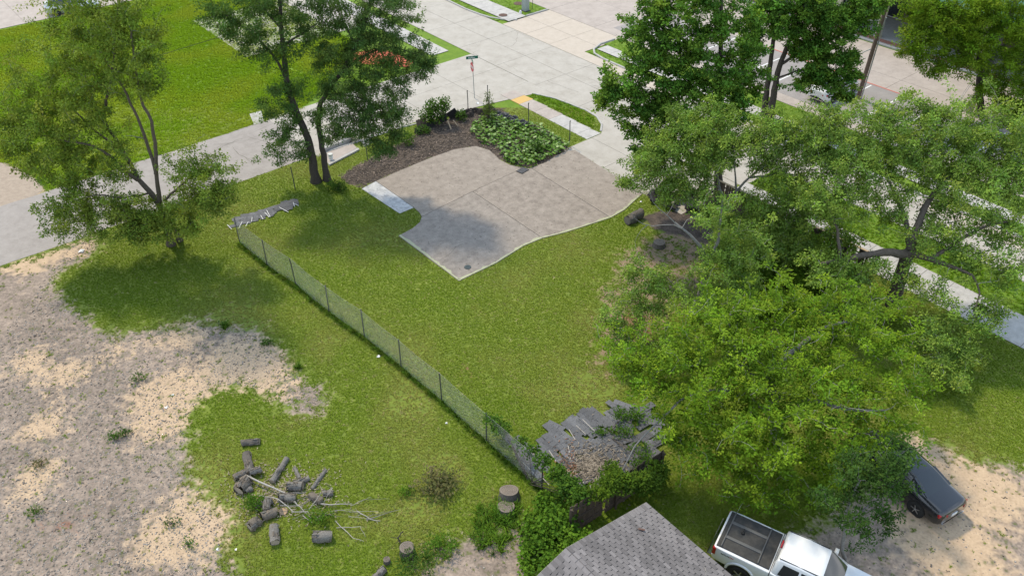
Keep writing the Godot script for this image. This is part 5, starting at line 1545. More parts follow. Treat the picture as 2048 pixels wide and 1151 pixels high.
	tree("spreading_oak", "broad bright green oak spreading between the shingled roof and the parked pickup", "trees around the lot", 310, b10, [
		[[Vector3(11.66, -0.00, -23.10), Vector3(10.89, 2.31, -22.60), Vector3(10.55, 3.58, -22.80), Vector3(10.20, 5.06, -23.00)], 0.36, 0.2],
		[[Vector3(10.74, 2.80, -22.70), Vector3(9.10, 4.07, -22.60), Vector3(7.79, 4.55, -22.40), Vector3(6.56, 4.41, -22.00)], 0.14, 0.04],
		[[Vector3(10.55, 3.58, -22.80), Vector3(9.40, 4.76, -23.60), Vector3(8.77, 5.94, -24.40), Vector3(8.96, 6.74, -25.00)], 0.15, 0.04],
		[[Vector3(10.20, 5.06, -23.00), Vector3(11.48, 5.67, -23.80), Vector3(12.73, 6.20, -24.40), Vector3(14.09, 6.12, -24.80)], 0.15, 0.04],
		[[Vector3(10.49, 3.86, -22.80), Vector3(11.75, 4.20, -22.20), Vector3(13.11, 4.27, -21.60), Vector3(14.33, 4.48, -21.40)], 0.14, 0.04],
		[[Vector3(10.89, 2.31, -22.60), Vector3(10.31, 2.46, -21.40), Vector3(9.73, 2.15, -20.40)], 0.1, 0.03],
		[[Vector3(6.56, 4.41, -22.00), Vector3(5.59, 3.64, -21.40), Vector3(4.71, 2.86, -20.80), Vector3(4.34, 2.15, -20.40), Vector3(3.97, 1.45, -20.10)], 0.05, 0.018],
		[[Vector3(4.34, 2.15, -20.40), Vector3(4.65, 2.09, -20.20), Vector3(4.97, 2.19, -20.00)], 0.02, 0.006]],
		[[Vector3(9.21, 6.48, -25.00), 1.6, 36], [Vector3(10.12, 7.00, -25.00), 1.3, 22], [Vector3(8.32, 5.76, -24.00), 1.7, 38], [Vector3(7.03, 5.85, -23.60), 1.5, 30], [Vector3(5.63, 5.77, -23.40), 1.3, 26], [Vector3(4.67, 5.06, -23.00), 1.1, 20], [Vector3(5.60, 4.83, -22.40), 1.1, 20], [Vector3(9.80, 5.85, -23.60), 1.8, 40], [Vector3(11.29, 6.11, -24.20), 1.7, 36], [Vector3(12.49, 6.11, -24.20), 1.6, 34], [Vector3(13.97, 6.29, -24.60), 1.6, 32], [Vector3(14.79, 5.49, -24.00), 1.5, 28], [Vector3(13.14, 5.42, -23.20), 1.7, 36], [Vector3(11.38, 5.45, -22.60), 1.8, 40], [Vector3(9.63, 5.43, -21.80), 1.8, 40], [Vector3(8.29, 5.10, -22.40), 1.7, 38], [Vector3(6.71, 5.03, -22.20), 1.6, 34], [Vector3(6.62, 3.92, -21.40), 1.1, 20], [Vector3(7.59, 4.08, -21.00), 1.6, 36], [Vector3(9.00, 4.24, -20.60), 1.7, 38], [Vector3(10.44, 4.85, -20.80), 1.8, 40], [Vector3(12.08, 5.03, -21.40), 1.8, 38], [Vector3(13.83, 4.96, -22.00), 1.6, 34], [Vector3(14.77, 3.64, -21.40), 1.3, 24], [Vector3(12.93, 3.68, -20.60), 1.5, 30], [Vector3(11.31, 3.57, -20.20), 1.5, 30], [Vector3(9.87, 2.94, -20.00), 1.4, 28], [Vector3(8.23, 2.69, -20.20), 1.3, 24], [Vector3(7.32, 2.80, -20.60), 1.0, 16], [Vector3(6.17, 3.04, -20.90), 0.6, 8], [Vector3(10.93, 1.94, -19.60), 1.1, 15], [Vector3(9.30, 1.32, -19.60), 0.9, 11], [Vector3(12.26, 2.29, -19.80), 1.1, 15], [Vector3(16.33, 4.29, -25.00), 1.2, 16], [Vector3(16.13, 4.03, -23.20), 1.1, 14], [Vector3(16.17, 5.38, -26.00), 1.1, 14], [Vector3(4.14, 5.49, -24.00), 0.8, 10], [Vector3(7.78, 5.98, -25.60), 1.2, 16], [Vector3(11.98, 6.19, -26.00), 1.2, 16], [Vector3(14.00, 6.14, -26.40), 1.2, 15]],
		{"bark": M.bark_grey, "palette": bright, "leaf": "oak", "gap": 0.26, "per": 1.15, "puff": 0.28, "shell": 0.55, "bare": 0.4, "size": 0.82, "flat": 0.8, "twigs": M.bark_pale, "mult": 1.3, "rmul": 1.15})
	# small shaded tree over the dark car
	var b11 := Vector3(12.72, 0.00, -17.63)
	tree("young_tree", "small dark leafy tree with a thin stem standing beside the dark sedan", "trees around the lot", 311, b11, [
		[[Vector3(12.62, 0.21, -17.50), Vector3(12.23, 1.43, -17.50), Vector3(12.06, 2.51, -17.60), Vector3(12.00, 3.70, -17.80), Vector3(12.19, 4.56, -18.00)], 0.09, 0.04],
		[[Vector3(12.06, 2.51, -17.60), Vector3(12.65, 3.69, -17.60), Vector3(13.43, 4.27, -17.80)], 0.05, 0.02]],
		[[Vector3(12.38, 4.64, -18.60), 1.0, 22], [Vector3(13.19, 4.91, -18.60), 1.0, 22], [Vector3(13.57, 4.31, -18.20), 0.8, 14], [Vector3(12.56, 4.27, -17.80), 0.9, 20], [Vector3(11.88, 3.67, -17.40), 0.8, 16], [Vector3(13.27, 3.09, -17.40), 0.7, 11], [Vector3(12.33, 2.77, -17.00), 0.6, 9], [Vector3(10.99, 3.97, -17.60), 0.8, 13], [Vector3(14.03, 4.98, -19.00), 0.7, 12], [Vector3(11.80, 4.31, -18.20), 0.9, 17]],
		{"bark": M.bark_grey, "palette": shady, "leaf": "oak", "gap": 0.22, "per": 1.2, "puff": 0.24, "size": 0.7})

# ---------------------------------------------------------------- fences

func plank_fence(called: String, label: String, s0: float, t0: float, s1: float, t1: float, h: float, lean: float, cap: bool, facing: float) -> void:
	var a := W(s0, t0)
	var b := W(s1, t1)
	var d := (b - a).normalized()
	var nrm := d.cross(Vector3.UP) * facing
	var root := thing(called, label, "fence", a)
	var L := a.distance_to(b)
	var n := int(L / 0.145)
	for i in n:
		if rng.randf() < 0.03: continue
		var x := (i + 0.5) * 0.145
		var hh := h + rr(-0.05, 0.04)
		var m := MB.new()
		var tilt := lean + rr(-0.02, 0.02)
		var up := (Vector3.UP + nrm * tilt + d * rr(-0.012, 0.012)).normalized()
		m.box(d * x + up * hh * 0.5 + nrm * rr(-0.006, 0.006), Vector3(0.137, hh, 0.018), Basis(d, up, d.cross(up)))
		put("plank", m.mesh(), M.fence_wood[rng.randi() % 4], root)
	for y in [0.35, h * 0.5, h - 0.3]:
		var r := MB.new()
		r.bar(nrm * (0.035 + lean * y) + Vector3(0, y, 0), d * L + nrm * (0.035 + lean * y) + Vector3(0, y, 0), 0.04, 0.085)
		put("rail", r.mesh(), M.fence_wood[1], root)
	var x := 0.0
	while x <= L + 0.1:
		var p := MB.new()
		p.box(d * x + nrm * (0.10 + lean * h * 0.5) + Vector3(0, h * 0.5, 0), Vector3(0.09, h, 0.09))
		put("post", p.mesh(), M.fence_wood[0], root)
		x += 2.4
	if cap:
		var c := MB.new()
		c.bar(Vector3(0, h + 0.03, 0), d * L + Vector3(0, h + 0.03, 0), 0.14, 0.035)
		put("top_board", c.mesh(), M.board_tan, root)

func fences() -> void:
	rng.seed = 401
	# chain link: steel posts, top and bottom wire, woven diagonals
	var p0 := Vector3(-18.17, 0.00, -41.09)
	var feet := [Vector3(-16.04, 0.00, -38.91), Vector3(-13.88, 0.00, -36.66), Vector3(-11.88, 0.00, -34.88), Vector3(-9.63, 0.00, -32.52), Vector3(-7.49, 0.00, -30.58), Vector3(-5.39, 0.00, -28.39), Vector3(-3.26, 0.00, -26.13), Vector3(-1.13, 0.00, -23.69), Vector3(1.23, 0.00, -21.07)]
	var root := thing("chain_link_fence", "grey chain link fence on dark steel posts dividing the yard from the bare lot", "fence", feet[0])
	var H := 1.84
	for i in feet.size():
		var b := MB.new()
		var f: Vector3 = feet[i] - feet[0]
		var top := f + Vector3(rr(-0.05, 0.05), H + rr(0.0, 0.06), rr(-0.05, 0.05))
		b.tube([f - Vector3(0, 0.05, 0), f.lerp(top, 0.5), top], [0.03, 0.03, 0.03], 8)
		put("post", b.mesh(), M.post, root)
		if i == feet.size() - 1: break
		var g: Vector3 = feet[i + 1] - feet[0]
		var d := (g - f).normalized()
		var L := f.distance_to(g)
		var w := MB.new()
		var dip := rr(0.03, 0.12)
		var bulge := d.cross(Vector3.UP)
		var step := 0.10
		var k := -H
		while k < L:
			for sg in [0, 1]:
				# a straight wire at 45 degrees, clipped to the panel
				var x0: float = k if sg == 0 else k + H
				var xa := maxf(k, 0.0)
				var xb := minf(k + H, L)
				if xb - xa < 0.03: continue
				var ya := (xa - k) if sg == 0 else H - (xa - k)
				var yb := (xb - k) if sg == 0 else H - (xb - k)
				var A := f + d * xa + Vector3(0, ya - dip * sin(PI * xa / L) * ya / H, 0) + bulge * 0.03 * sin(PI * xa / L)
				var B := f + d * xb + Vector3(0, yb - dip * sin(PI * xb / L) * yb / H, 0) + bulge * 0.03 * sin(PI * xb / L)
				w.tube([A, B], [0.0027, 0.0027], 3, false)
			k += step
		w.tube([f + Vector3(0, H, 0), f.lerp(g, 0.5) + Vector3(0, H - dip, 0), g + Vector3(0, H, 0)], [0.005, 0.005, 0.005], 3, false)
		put("wire_mesh", w.mesh(), M.wire, root)
	# lone steel posts of the vanished front fence
	for q in [[Vector3(-14.08, 0.00, -45.00), 1.6, "slim steel fence post in the grass beside the tall dark trees"], [Vector3(-9.94, 0.00, -48.95), 1.75, "slim steel fence post at the edge of the mulch by the culvert"], [Vector3(-3.35, 0.00, -56.52), 1.6, "slim steel fence post next to the stop sign, behind the mulch heap"], [Vector3(-1.89, 0.00, -58.35), 1.2, "short steel fence post on the corner grass behind the tall weed"], [Vector3(1.21, 0.00, -53.87), 1.85, "slim steel fence post between the vine patch and the sidewalk"], [Vector3(4.05, 0.00, -51.03), 1.85, "slim steel fence post at the vine patch corner by the drive apron"]]:
		var b := MB.new()
		b.tube([Vector3(0, -0.05, 0), Vector3(0.01, q[1] * 0.5, 0), Vector3(rr(-0.03, 0.03), q[1], 0)], [0.032, 0.032, 0.032], 8)
		b.tube([Vector3(0, q[1] - 0.02, 0), Vector3(0, q[1] + 0.02, 0), Vector3(0, q[1] + 0.05, 0)], [0.042, 0.042, 0.018], 8)
		var o := put("fence_post", b.mesh(), M.post)
		o.position = q[0]
		tag(o, q[2], "fence post", "lone fence posts")
	plank_fence("wooden_fence", "dark weathered plank fence behind the shingled roof, overhung by vines", 23.4, -24.6, 23.8, -19.6, 1.8, 0.0, false, 1.0)
	plank_fence("wooden_fence", "leaning dark plank fence panel under the old oak's level limb", 22.5, -6.6, 22.0, -1.2, 1.75, 0.10, false, 1.0)
	plank_fence("wooden_fence", "brown plank fence with a pale top board along the sidewalk behind the lacy trees", 11.6, -0.95, 21.8, -0.75, 1.8, 0.0, true, -1.0)

# ---------------------------------------------------------------- the roof at the lot's edge

func house() -> void:
	rng.seed = 501
	# local x along the ridge, z across it; the gable end faces the yard
	var root := thing("house", "low house with a grey shingled gable roof beside the wooden fence", "house", W(25.4, -26.75), STREET_TURN)
	var half := 4.12
	var rise := 1.05
	var eave := 2.48
	var len_ := 9.0
	var slope := atan2(rise, half)
	var wall := MB.new()
	wall.box(Vector3(4.9, 1.22, 0), Vector3(len_ - 0.4, 2.44, half * 2 - 0.9))
	wall.flat(Vector3(0.6, 2.44, -half + 0.45), Vector3(0.6, 2.44, half - 0.45), Vector3(0.6, 3.40, 0), Vector3(-1, 0, 0))
	put("wall", wall.mesh(), M.house_wall, root)
	var deck := MB.new()
	for sg in [-1.0, 1.0]:
		var n := Vector3(0, cos(slope), sg * sin(slope))
		var x1 := Vector3(1, 0, 0)
		var z1 := Vector3(0, -sin(slope), sg * cos(slope))
		var L := half / cos(slope)
		deck.box(Vector3(len_ * 0.5, eave + rise * 0.5 - 0.045, sg * half * 0.5), Vector3(len_, 0.05, L), Basis(x1, n, x1.cross(n)))
	put("roof_deck", deck.mesh(), M.roof_under, root)
	var fas := MB.new()
	for sg in [-1.0, 1.0]:
		fas.bar(Vector3(-0.012, eave - 0.07, sg * half), Vector3(-0.012, eave + rise - 0.07, 0), 0.022, 0.13)
		fas.bar(Vector3(0, eave - 0.09, sg * (half + 0.01)), Vector3(len_, eave - 0.09, sg * (half + 0.01)), 0.02, 0.13)
	put("fascia", fas.mesh(), M.house_wall, root)
	# three-tab shingles, course by course; those that show largest stand singly
	var tabs := []
	for i in 6:
		var m := MB.new()
		m.box(Vector3(0, 0, 0), Vector3(0.278, 0.014, 0.20))
		tabs.append(m.mesh())
	var expo := 0.145
	var L2 := half / cos(slope)
	var courses := int(L2 / expo)
	var rest := []
	for i in 6: rest.append(MB.new())
	var single := []
	for sg in [-1.0, 1.0]:
		var n := Vector3(0, cos(slope), sg * sin(slope))
		var down := Vector3(0, -sin(slope), sg * cos(slope))
		var tip := 0.05
		var up2 := (n * cos(tip) + down * sin(tip)).normalized()
		var dn2 := (down * cos(tip) - n * sin(tip)).normalized()
		var top := Vector3(0, eave + rise, 0)
		for c in courses:
			var dist := L2 - c * expo - 0.08
			var offx := 0.152 if c % 2 == 0 else 0.0
			var k := 0
			var x := 0.13 + offx - 0.152
			while x < len_ - 0.1:
				var cx := maxf(x, 0.13)
				var w := top + down * dist + n * (0.006 + rr(0, 0.004)) + Vector3(cx, 0, 0)
				var pick := clampi(int(2.5 + rng.randfn() * 1.1 + 0.8 * sin(cx * 1.1 + c * 0.23) + 0.5 * sin(c * 0.5)), 0, 5)
				var bs := Basis(Vector3(1, 0, 0), up2, Vector3(1, 0, 0).cross(up2))
				if sg < 0.0 and cx < 4.3:
					single.append([cx * 0.7 + dist * 0.25 + (0.0 if dist < 4.0 else 0.2), w, bs, pick])
				else:
					rest[pick].box(w, Vector3(0.278, 0.014, 0.20), bs)
				x += 0.305
	single.sort_custom(func(a, b): return a[0] < b[0])
	for i in single.size():
		var q: Array = single[i]
		if i < 300:
			var o := put("shingle", tabs[q[3]], M.shingle[q[3]], root)
			o.transform = Transform3D(q[2], q[1])
		else:
			rest[q[3]].box(q[1], Vector3(0.278, 0.014, 0.20), q[2])
	for i in 6:
		if rest[i].v.size() == 0: continue
		var o := put("shingles", rest[i].mesh(), M.shingle[i], root)
		o.set_meta("kind", "stuff")
	for i in int(len_ / 0.15):
		var rc := MB.new()
		for sg in [-1.0, 1.0]:
			var n := Vector3(0, cos(slope), sg * sin(slope))
			rc.box(Vector3(0.1 + i * 0.15, eave + rise + 0.012 - 0.035, sg * 0.075), Vector3(0.20, 0.008, 0.155), Basis(Vector3(0.999, 0.03, 0).normalized(), n, Vector3(1, 0, 0).cross(n)))
		put("ridge_cap", rc.mesh(), M.shingle[(i * 7) % 6], root)
	# litter lying on it
	var yy := func(z: float) -> float: return eave + rise * (1.0 - absf(z) / half) + 0.03
	var bk := MB.new()
	bk.bar(Vector3(0, 0.015, 0), Vector3(0.22, 0.02, 0.06), 0.07, 0.02)
	var o1 := put("bark_scrap", bk.mesh(), M.rust)
	var wp := W(26.15, -23.9)
	o1.position = Vector3(wp.x, 2.84, wp.z)
	tag(o1, "curled brown bark scrap lying on the grey shingles", "bark")
	var tw := MB.new()
	tw.tube([Vector3(0, 0.02, 0), Vector3(0.03, 0.03, 0.16), Vector3(-0.02, 0.03, 0.3)], [0.01, 0.009, 0.005], 5)
	tw.tube([Vector3(0.03, 0.03, 0.16), Vector3(0.10, 0.04, 0.22)], [0.006, 0.004], 4)
	var o2 := put("twig", tw.mesh(), M.bark_pale)
	var wq := W(28.6, -23.2)
	o2.position = Vector3(wq.x, 2.66, wq.z)
	tag(o2, "pale forked twig lying near the eave of the shingled roof", "twig")

# ---------------------------------------------------------------- vehicles

func vehicles() -> void:
	rng.seed = 601
	var tail: Vector3 = (Vector3(8.49, 1.32, -19.11) + Vector3(7.49, 1.32, -17.64)) * 0.5
	var nose: Vector3 = Vector3(10.04, 1.32, -18.16)
	var side: Vector3 = Vector3(8.49, 1.32, -19.11)
	var d := nose - side
	pickup(Vector3(tail.x, 0, tail.z), atan2(-d.z, d.x))
	car("sedan", "dark navy sedan parked nose under the trees on the gravel", Vector3(16.3, 0, -21.6), 2.084, M.navy_car, {})
	car("white_car", "white car parked in a bay behind the two-stemmed broad-leaved tree", Vector3(25.3, 0, -59.4), deg_to_rad(40.0), M.white_car, {"h": 1.62, "tail": 1.12, "g0": -2.0, "g1": -1.5})
	car("silver_car", "silver car on the lot beyond the far lawn", Vector3(-42.6, 0, -78.2), deg_to_rad(20.0), M.silver_car, {"h": 1.6, "tail": 1.12, "g0": -2.0, "g1": -1.5})

# ---------------------------------------------------------------- street furniture

func street_furniture() -> void:
	rng.seed = 701
	# stop sign with a street name blade
	var sg := thing("stop_sign", "red stop sign on a steel post with a green street name blade on top", "sign", Vector3(-2.94, 0.00, -58.71), 0.0)
	var pb := MB.new()
	pb.tube([Vector3(0, -0.05, 0), Vector3(-0.04, 1.7, 0), Vector3(-0.09, 3.3, 0)], [0.03, 0.03, 0.028], 8)
	put("post", pb.mesh(), M.galv, sg)
	var face := Basis(Vector3.UP, deg_to_rad(-68))
	var oc := MB.new()
	var fr := MB.new()
	var cen := Vector3(-0.075, 2.55, 0) + face.z * 0.045
	for k in 8:
		var a := TAU * (k + 0.5) / 8.0
		var b := TAU * (k + 1.5) / 8.0
		var A := face * Vector3(cos(a), sin(a), 0)
		var B := face * Vector3(cos(b), sin(b), 0)
		oc.quad(cen + A * 0.40, cen + B * 0.40, cen + B * 0.40 - face.z * 0.012, cen + A * 0.40 - face.z * 0.012, A + B)
		oc.flat(cen, cen + A * 0.40, cen + B * 0.40, face.z)
		oc.flat(cen - face.z * 0.012, cen + A * 0.40 - face.z * 0.012, cen + B * 0.40 - face.z * 0.012, -face.z)
		fr.quad(cen + A * 0.375 + face.z * 0.004, cen + B * 0.375 + face.z * 0.004, cen + B * 0.395 + face.z * 0.004, cen + A * 0.395 + face.z * 0.004, face.z)
	put("sign_plate", oc.mesh(), M.sign_red, sg)
	put("sign_border", fr.mesh(), M.white_paint, sg)
	var tm := TextMesh.new()
	tm.text = "STOP"
	tm.font_size = 32
	tm.pixel_size = 0.0085
	tm.depth = 0.006
	var sf := SystemFont.new()
	sf.font_names = PackedStringArray(["Droid Sans"])
	sf.font_weight = 700
	tm.font = sf
	var to := put("lettering", tm, M.white_paint, sg)
	to.transform = Transform3D(face, cen + face.z * 0.008)
	for q in [[3.30, deg_to_rad(14.0), 0.92], [3.05, deg_to_rad(-76.0), 0.80]]:
		var bl := MB.new()
		var bb := Basis(Vector3.UP, q[1])
		var at := Vector3(-0.09, q[0], 0)
		bl.box(at, Vector3(q[2], 0.22, 0.012), bb)
		var bo := put("name_blade", bl.mesh(), M.sign_green, sg)
		var x: float = -q[2] * 0.28
		for i in 8:
			var w := rr(0.035, 0.05)
			var lt := MB.new()
			var hh := 0.11 if (i == 0 or i == 3 or i == 4) else 0.075
			lt.box(at + bb * Vector3(x, (hh - 0.11) * 0.5, 0.009), Vector3(w, hh, 0.004), bb)
			put("letter", lt.mesh(), M.white_paint, bo)
			x += w + 0.02
	# wooden utility pole with conduit
	var up := thing("utility_pole", "brown wooden utility pole with a pale conduit standing at the parking bays", "utility pole", Vector3(27.06, 0.00, -58.62))
	var ub := MB.new()
	ub.tube([Vector3(0, -0.1, 0), Vector3(0.1, 5.0, 0), Vector3(0.25, 10.0, 0)], [0.17, 0.15, 0.12], 12, true, 0.03)
	put("shaft", ub.mesh(), M.pole_wood, up)
	var cb := MB.new()
	cb.tube([Vector3(0.23, 0, 0.06), Vector3(0.28, 2.6, 0.06), Vector3(0.33, 6.2, 0.06), Vector3(0.36, 6.4, 0.06)], [0.05, 0.05, 0.05, 0.06], 8)
	put("conduit", cb.mesh(), M.galv, up)
	var ar := MB.new()
	ar.bar(Vector3(-1.0, 6.1, -0.2), Vector3(0.2, 6.15, 0.0), 0.05, 0.05)
	ar.bar(Vector3(-0.5, 3.6, -0.3), Vector3(0.1, 4.1, 0), 0.06, 0.06)
	put("bracket", ar.mesh(), M.galv, up)
	var lp := MB.new()
	var lpts := []
	var lr := []
	for i in 14:
		var a := PI * (0.05 + 0.9 * i / 13.0)
		lpts.append(Vector3(-0.38 - cos(a) * 0.28, 1.5 + sin(a) * 0.75, 0.15))
		lr.append(0.018)
	lp.tube(lpts, lr, 6)
	put("cable_loop", lp.mesh(), M.black, up)
	var gp := thing("utility_pole", "stout grey weathered utility pole with guy wires at the lot's hedge", "utility pole", Vector3(34.61, 0.00, -56.09))
	var gb := MB.new()
	gb.tube([Vector3(0, -0.1, 0), Vector3(0.15, 3.0, 0), Vector3(0.4, 9.5, 0)], [0.24, 0.20, 0.15], 12, true, 0.03)
	put("shaft", gb.mesh(), M.bark_grey, gp)
	var gw := MB.new()
	gw.tube([Vector3(-1.7, 0, 0.6), Vector3(0.2, 5.4, 0)], [0.015, 0.015], 5)
	gw.tube([Vector3(-1.9, 0, 0.7), Vector3(0.25, 6.2, 0)], [0.012, 0.012], 5)
	put("guy_wire", gw.mesh(), M.galv, gp)
	# equipment cabinet by the lot entrance
	var cab := thing("utility_cabinet", "pale green metal utility cabinet on the grass at the parking entrance", "cabinet", Vector3(1.31, 0.00, -78.27), STREET_TURN)
	var c1 := MB.new()
	c1.box(Vector3(0, 0.04, 0), Vector3(0.8, 0.12, 0.7), Basis.IDENTITY, 0.02)
	put("plinth", c1.mesh(), M.black, cab)
	var c2 := MB.new()
	c2.box(Vector3(0, 0.72, 0), Vector3(0.55, 1.25, 0.5), Basis.IDENTITY, 0.03)
	put("housing", c2.mesh(), M.cabinet, cab)
	var c3 := MB.new()
	c3.box(Vector3(0, 1.37, 0), Vector3(0.6, 0.05, 0.56), Basis.IDENTITY, 0.02)
	put("lid", c3.mesh(), M.white_paint, cab)
	for x in [-0.17, 0.0, 0.17]:
		var c4 := MB.new()
		c4.box(Vector3(x, 0.75, 0.256), Vector3(0.02, 1.0, 0.012))
		put("door_rib", c4.mesh(), M.galv, cab)
	var mp := MB.new()
	mp.tube([Vector3(0, 0, 0), Vector3(0, 1.2, 0), Vector3(0, 2.4, 0)], [0.025, 0.025, 0.025], 6)
	var mpo := put("marker_post", mp.mesh(), M.post)
	mpo.position = Vector3(2.00, 0.00, -78.69)
	tag(mpo, "thin dark marker post beside the utility cabinet", "post")
	for q in [[Vector3(-0.86, 0.12, -76.83), 0.42, M.rust, "round rusty manhole cover set in the far sidewalk", 0.0], [Vector3(0.65, 0.05, -80.27), 0.5, M.rust, "round manhole cover in a concrete collar behind the utility cabinet", 0.0], [Vector3(-2.51, 0.04, -36.55), 0.20, M.iron, "small dark round access cover near the corner of the yard drive", 0.0]]:
		var mc := MB.new()
		mc.tube([Vector3(0, 0.0, 0), Vector3(0, 0.012, 0), Vector3(0, 0.022, 0)], [q[1], q[1], q[1] * 0.94], 24)
		for k in 5:
			mc.bar(Vector3(-q[1] * 0.5, 0.024, (k - 2) * q[1] * 0.28), Vector3(q[1] * 0.5, 0.024, (k - 2) * q[1] * 0.28), q[1] * 0.08, 0.008)
		var o := put("access_cover", mc.mesh(), q[2])
		o.position = q[0]
		tag(o, q[3], "manhole cover")
	var wc := MB.new()
	wc.tube([Vector3(0, 0, 0), Vector3(0, 0.22, 0), Vector3(0, 0.3, 0)], [0.13, 0.13, 0.07], 12)
	var wo := put("vent_cap", wc.mesh(), M.plastic_white)
	wo.position = Vector3(0.82, 0.05, -77.44)
	tag(wo, "small white vent cap in the grass near the utility cabinet", "vent")
	# storefront beyond the parking lot
	var bd := thing("storefront", "brown storefront with cream columns and a brick-edged walk beyond the parking lot", "building", W(8, 38), STREET_TURN)
	var w1 := MB.new()
	w1.box(Vector3(0, 2.2, -3.0), Vector3(46, 4.4, 6.0))
	put("wall", w1.mesh(), M.wall_brown, bd)
	var wl := MB.new()
	wl.box(Vector3(0, 0.075, 3.3), Vector3(46, 0.15, 6.6), Basis.IDENTITY, 0.03)
	put("walk", wl.mesh(), M.kerb, bd)
	var bk := MB.new()
	bk.box(Vector3(0, 0.08, 5.9), Vector3(46, 0.16, 0.7), Basis.IDENTITY, 0.01)
	put("brick_edge", bk.mesh(), M.brick, bd)
	var rf := MB.new()
	rf.box(Vector3(0, 4.6, 2.0), Vector3(46.6, 0.3, 8.6), Basis.IDENTITY, 0.05)
	put("canopy", rf.mesh(), M.teal, bd)
	for i in 10:
		var x := -22.0 + i * 4.4 - 0.4
		var col := MB.new()
		col.tube([Vector3(x, 0.1, 5.4), Vector3(x, 0.5, 5.4), Vector3(x, 4.45, 5.4)], [0.32, 0.28, 0.27], 18)
		put("column", col.mesh(), M.cream, bd)
		var wn := MB.new()
		wn.box(Vector3(x + 2.2, 1.6, 0.03), Vector3(3.0, 2.6, 0.06))
		var wnd := put("window", wn.mesh(), M.car_glass, bd)
		var fr2 := MB.new()
		fr2.box(Vector3(x + 2.2, 1.6, 0.07), Vector3(0.07, 2.6, 0.05))
		fr2.box(Vector3(x + 2.2, 0.3, 0.07), Vector3(3.0, 0.08, 0.05))
		put("window_frame", fr2.mesh(), M.galv, wnd)
	# overhead service wire across the far lawn
	var ow := MB.new()
	var wa := Vector3(-55.03, -5.48, -62.00)
	var wb := Vector3(-4.62, 9.04, -62.00)
	var wp := []
	var wr := []
	for i in 25:
		var f := i / 24.0
		wp.append(wa.lerp(wb, f) - Vector3(0, 0.12 * sin(PI * f), 0))
		wr.append(0.016)
	ow.tube(wp, wr, 5)
	var owo := put("overhead_wire", ow.mesh(), M.black)
	tag(owo, "thin dark overhead wire crossing above the far lawn", "wire")

# ---------------------------------------------------------------- things lying about the lot

func log_at(a: Vector3, b: Vector3, r: float, bark: Material, cut: Material, label: String, called := "log", category := "log", group := "cut logs in the wood pile") -> void:
	var root := thing(called, label, category, Vector3(a.x, 0, a.z), 0.0, group)
	var q := a - root.position
	var e := b - root.position
	var m := MB.new()
	var n := 6
	var pts := []
	var rs := []
	for i in n + 1:
		var f := float(i) / n
		pts.append(q.lerp(e, f) + (rdir() * r * 0.22 if i > 0 and i < n else Vector3.ZERO))
		rs.append(r * rr(0.82, 1.12))
	m.tube(pts, rs, 18, false, 0.17, rng.randi() % 50)
	put("bark", m.mesh(), bark, root)
	# loose plates of bark standing proud along the log
	var axis := (e - q).normalized()
	var sx := axis.cross(Vector3.UP).normalized()
	var sy := sx.cross(axis)
	for k in int(r * 150.0):
		var an := rr(-0.4, PI + 0.4)
		var o := (sx * cos(an) + sy * sin(an)).normalized()
		var f := rr(0.06, 0.9)
		var at := q.lerp(e, f) + o * r * 1.03
		var pl := MB.new()
		pl.box(Vector3.ZERO, Vector3(rr(0.08, 0.26) * minf(1.0, r * 7.0), rr(0.012, 0.03), rr(0.02, 0.05)), Basis(axis, o, axis.cross(o)))
		var po := put("bark_plate", pl.mesh(), M.log_bark[rng.randi() % 3], root)
		po.position = at
	for s in [0, 1]:
		var c := MB.new()
		var ax := (q - e).normalized() * (1.0 if s == 0 else -1.0)
		c.cap((q if s == 0 else e) - ax * 0.002, ax, r * 0.97, 14, 0.04)
		put("cut_face", c.mesh(), cut, root)

func stump_at(at: Vector3, r: float, h: float, label: String, lean := 0.0) -> void:
	var root := thing("tree_stump", label, "stump", at, 0.0, "sawn stumps")
	root.rotation.x = lean
	var m := MB.new()
	m.tube([Vector3(0, -0.05, 0), Vector3(0, h * 0.35, 0), Vector3(0, h * 0.8, 0), Vector3(0, h, 0)], [r * 1.22, r * 1.06, r, r * 0.98], 18, false, 0.05, 4)
	put("bark", m.mesh(), M.log_bark[0], root)
	var c := MB.new()
	c.cap(Vector3(0, h - 0.004, 0), Vector3.UP, r * 0.99, 20, 0.03)
	put("cut_face", c.mesh(), M.cut_wood, root)
	var g := MB.new()
	for k in 4:
		var pts := []
		for i in 25:
			var a := TAU * i / 24.0
			var q := r * (0.18 + 0.19 * k) * (1.0 + 0.05 * sin(a * 3 + k))
			pts.append(Vector3(cos(a) * q, h, sin(a) * q))
		for i in 24: g.bar(pts[i], pts[i + 1], 0.008, 0.008)
	put("growth_rings", g.mesh(), M.log_bark[2], root)

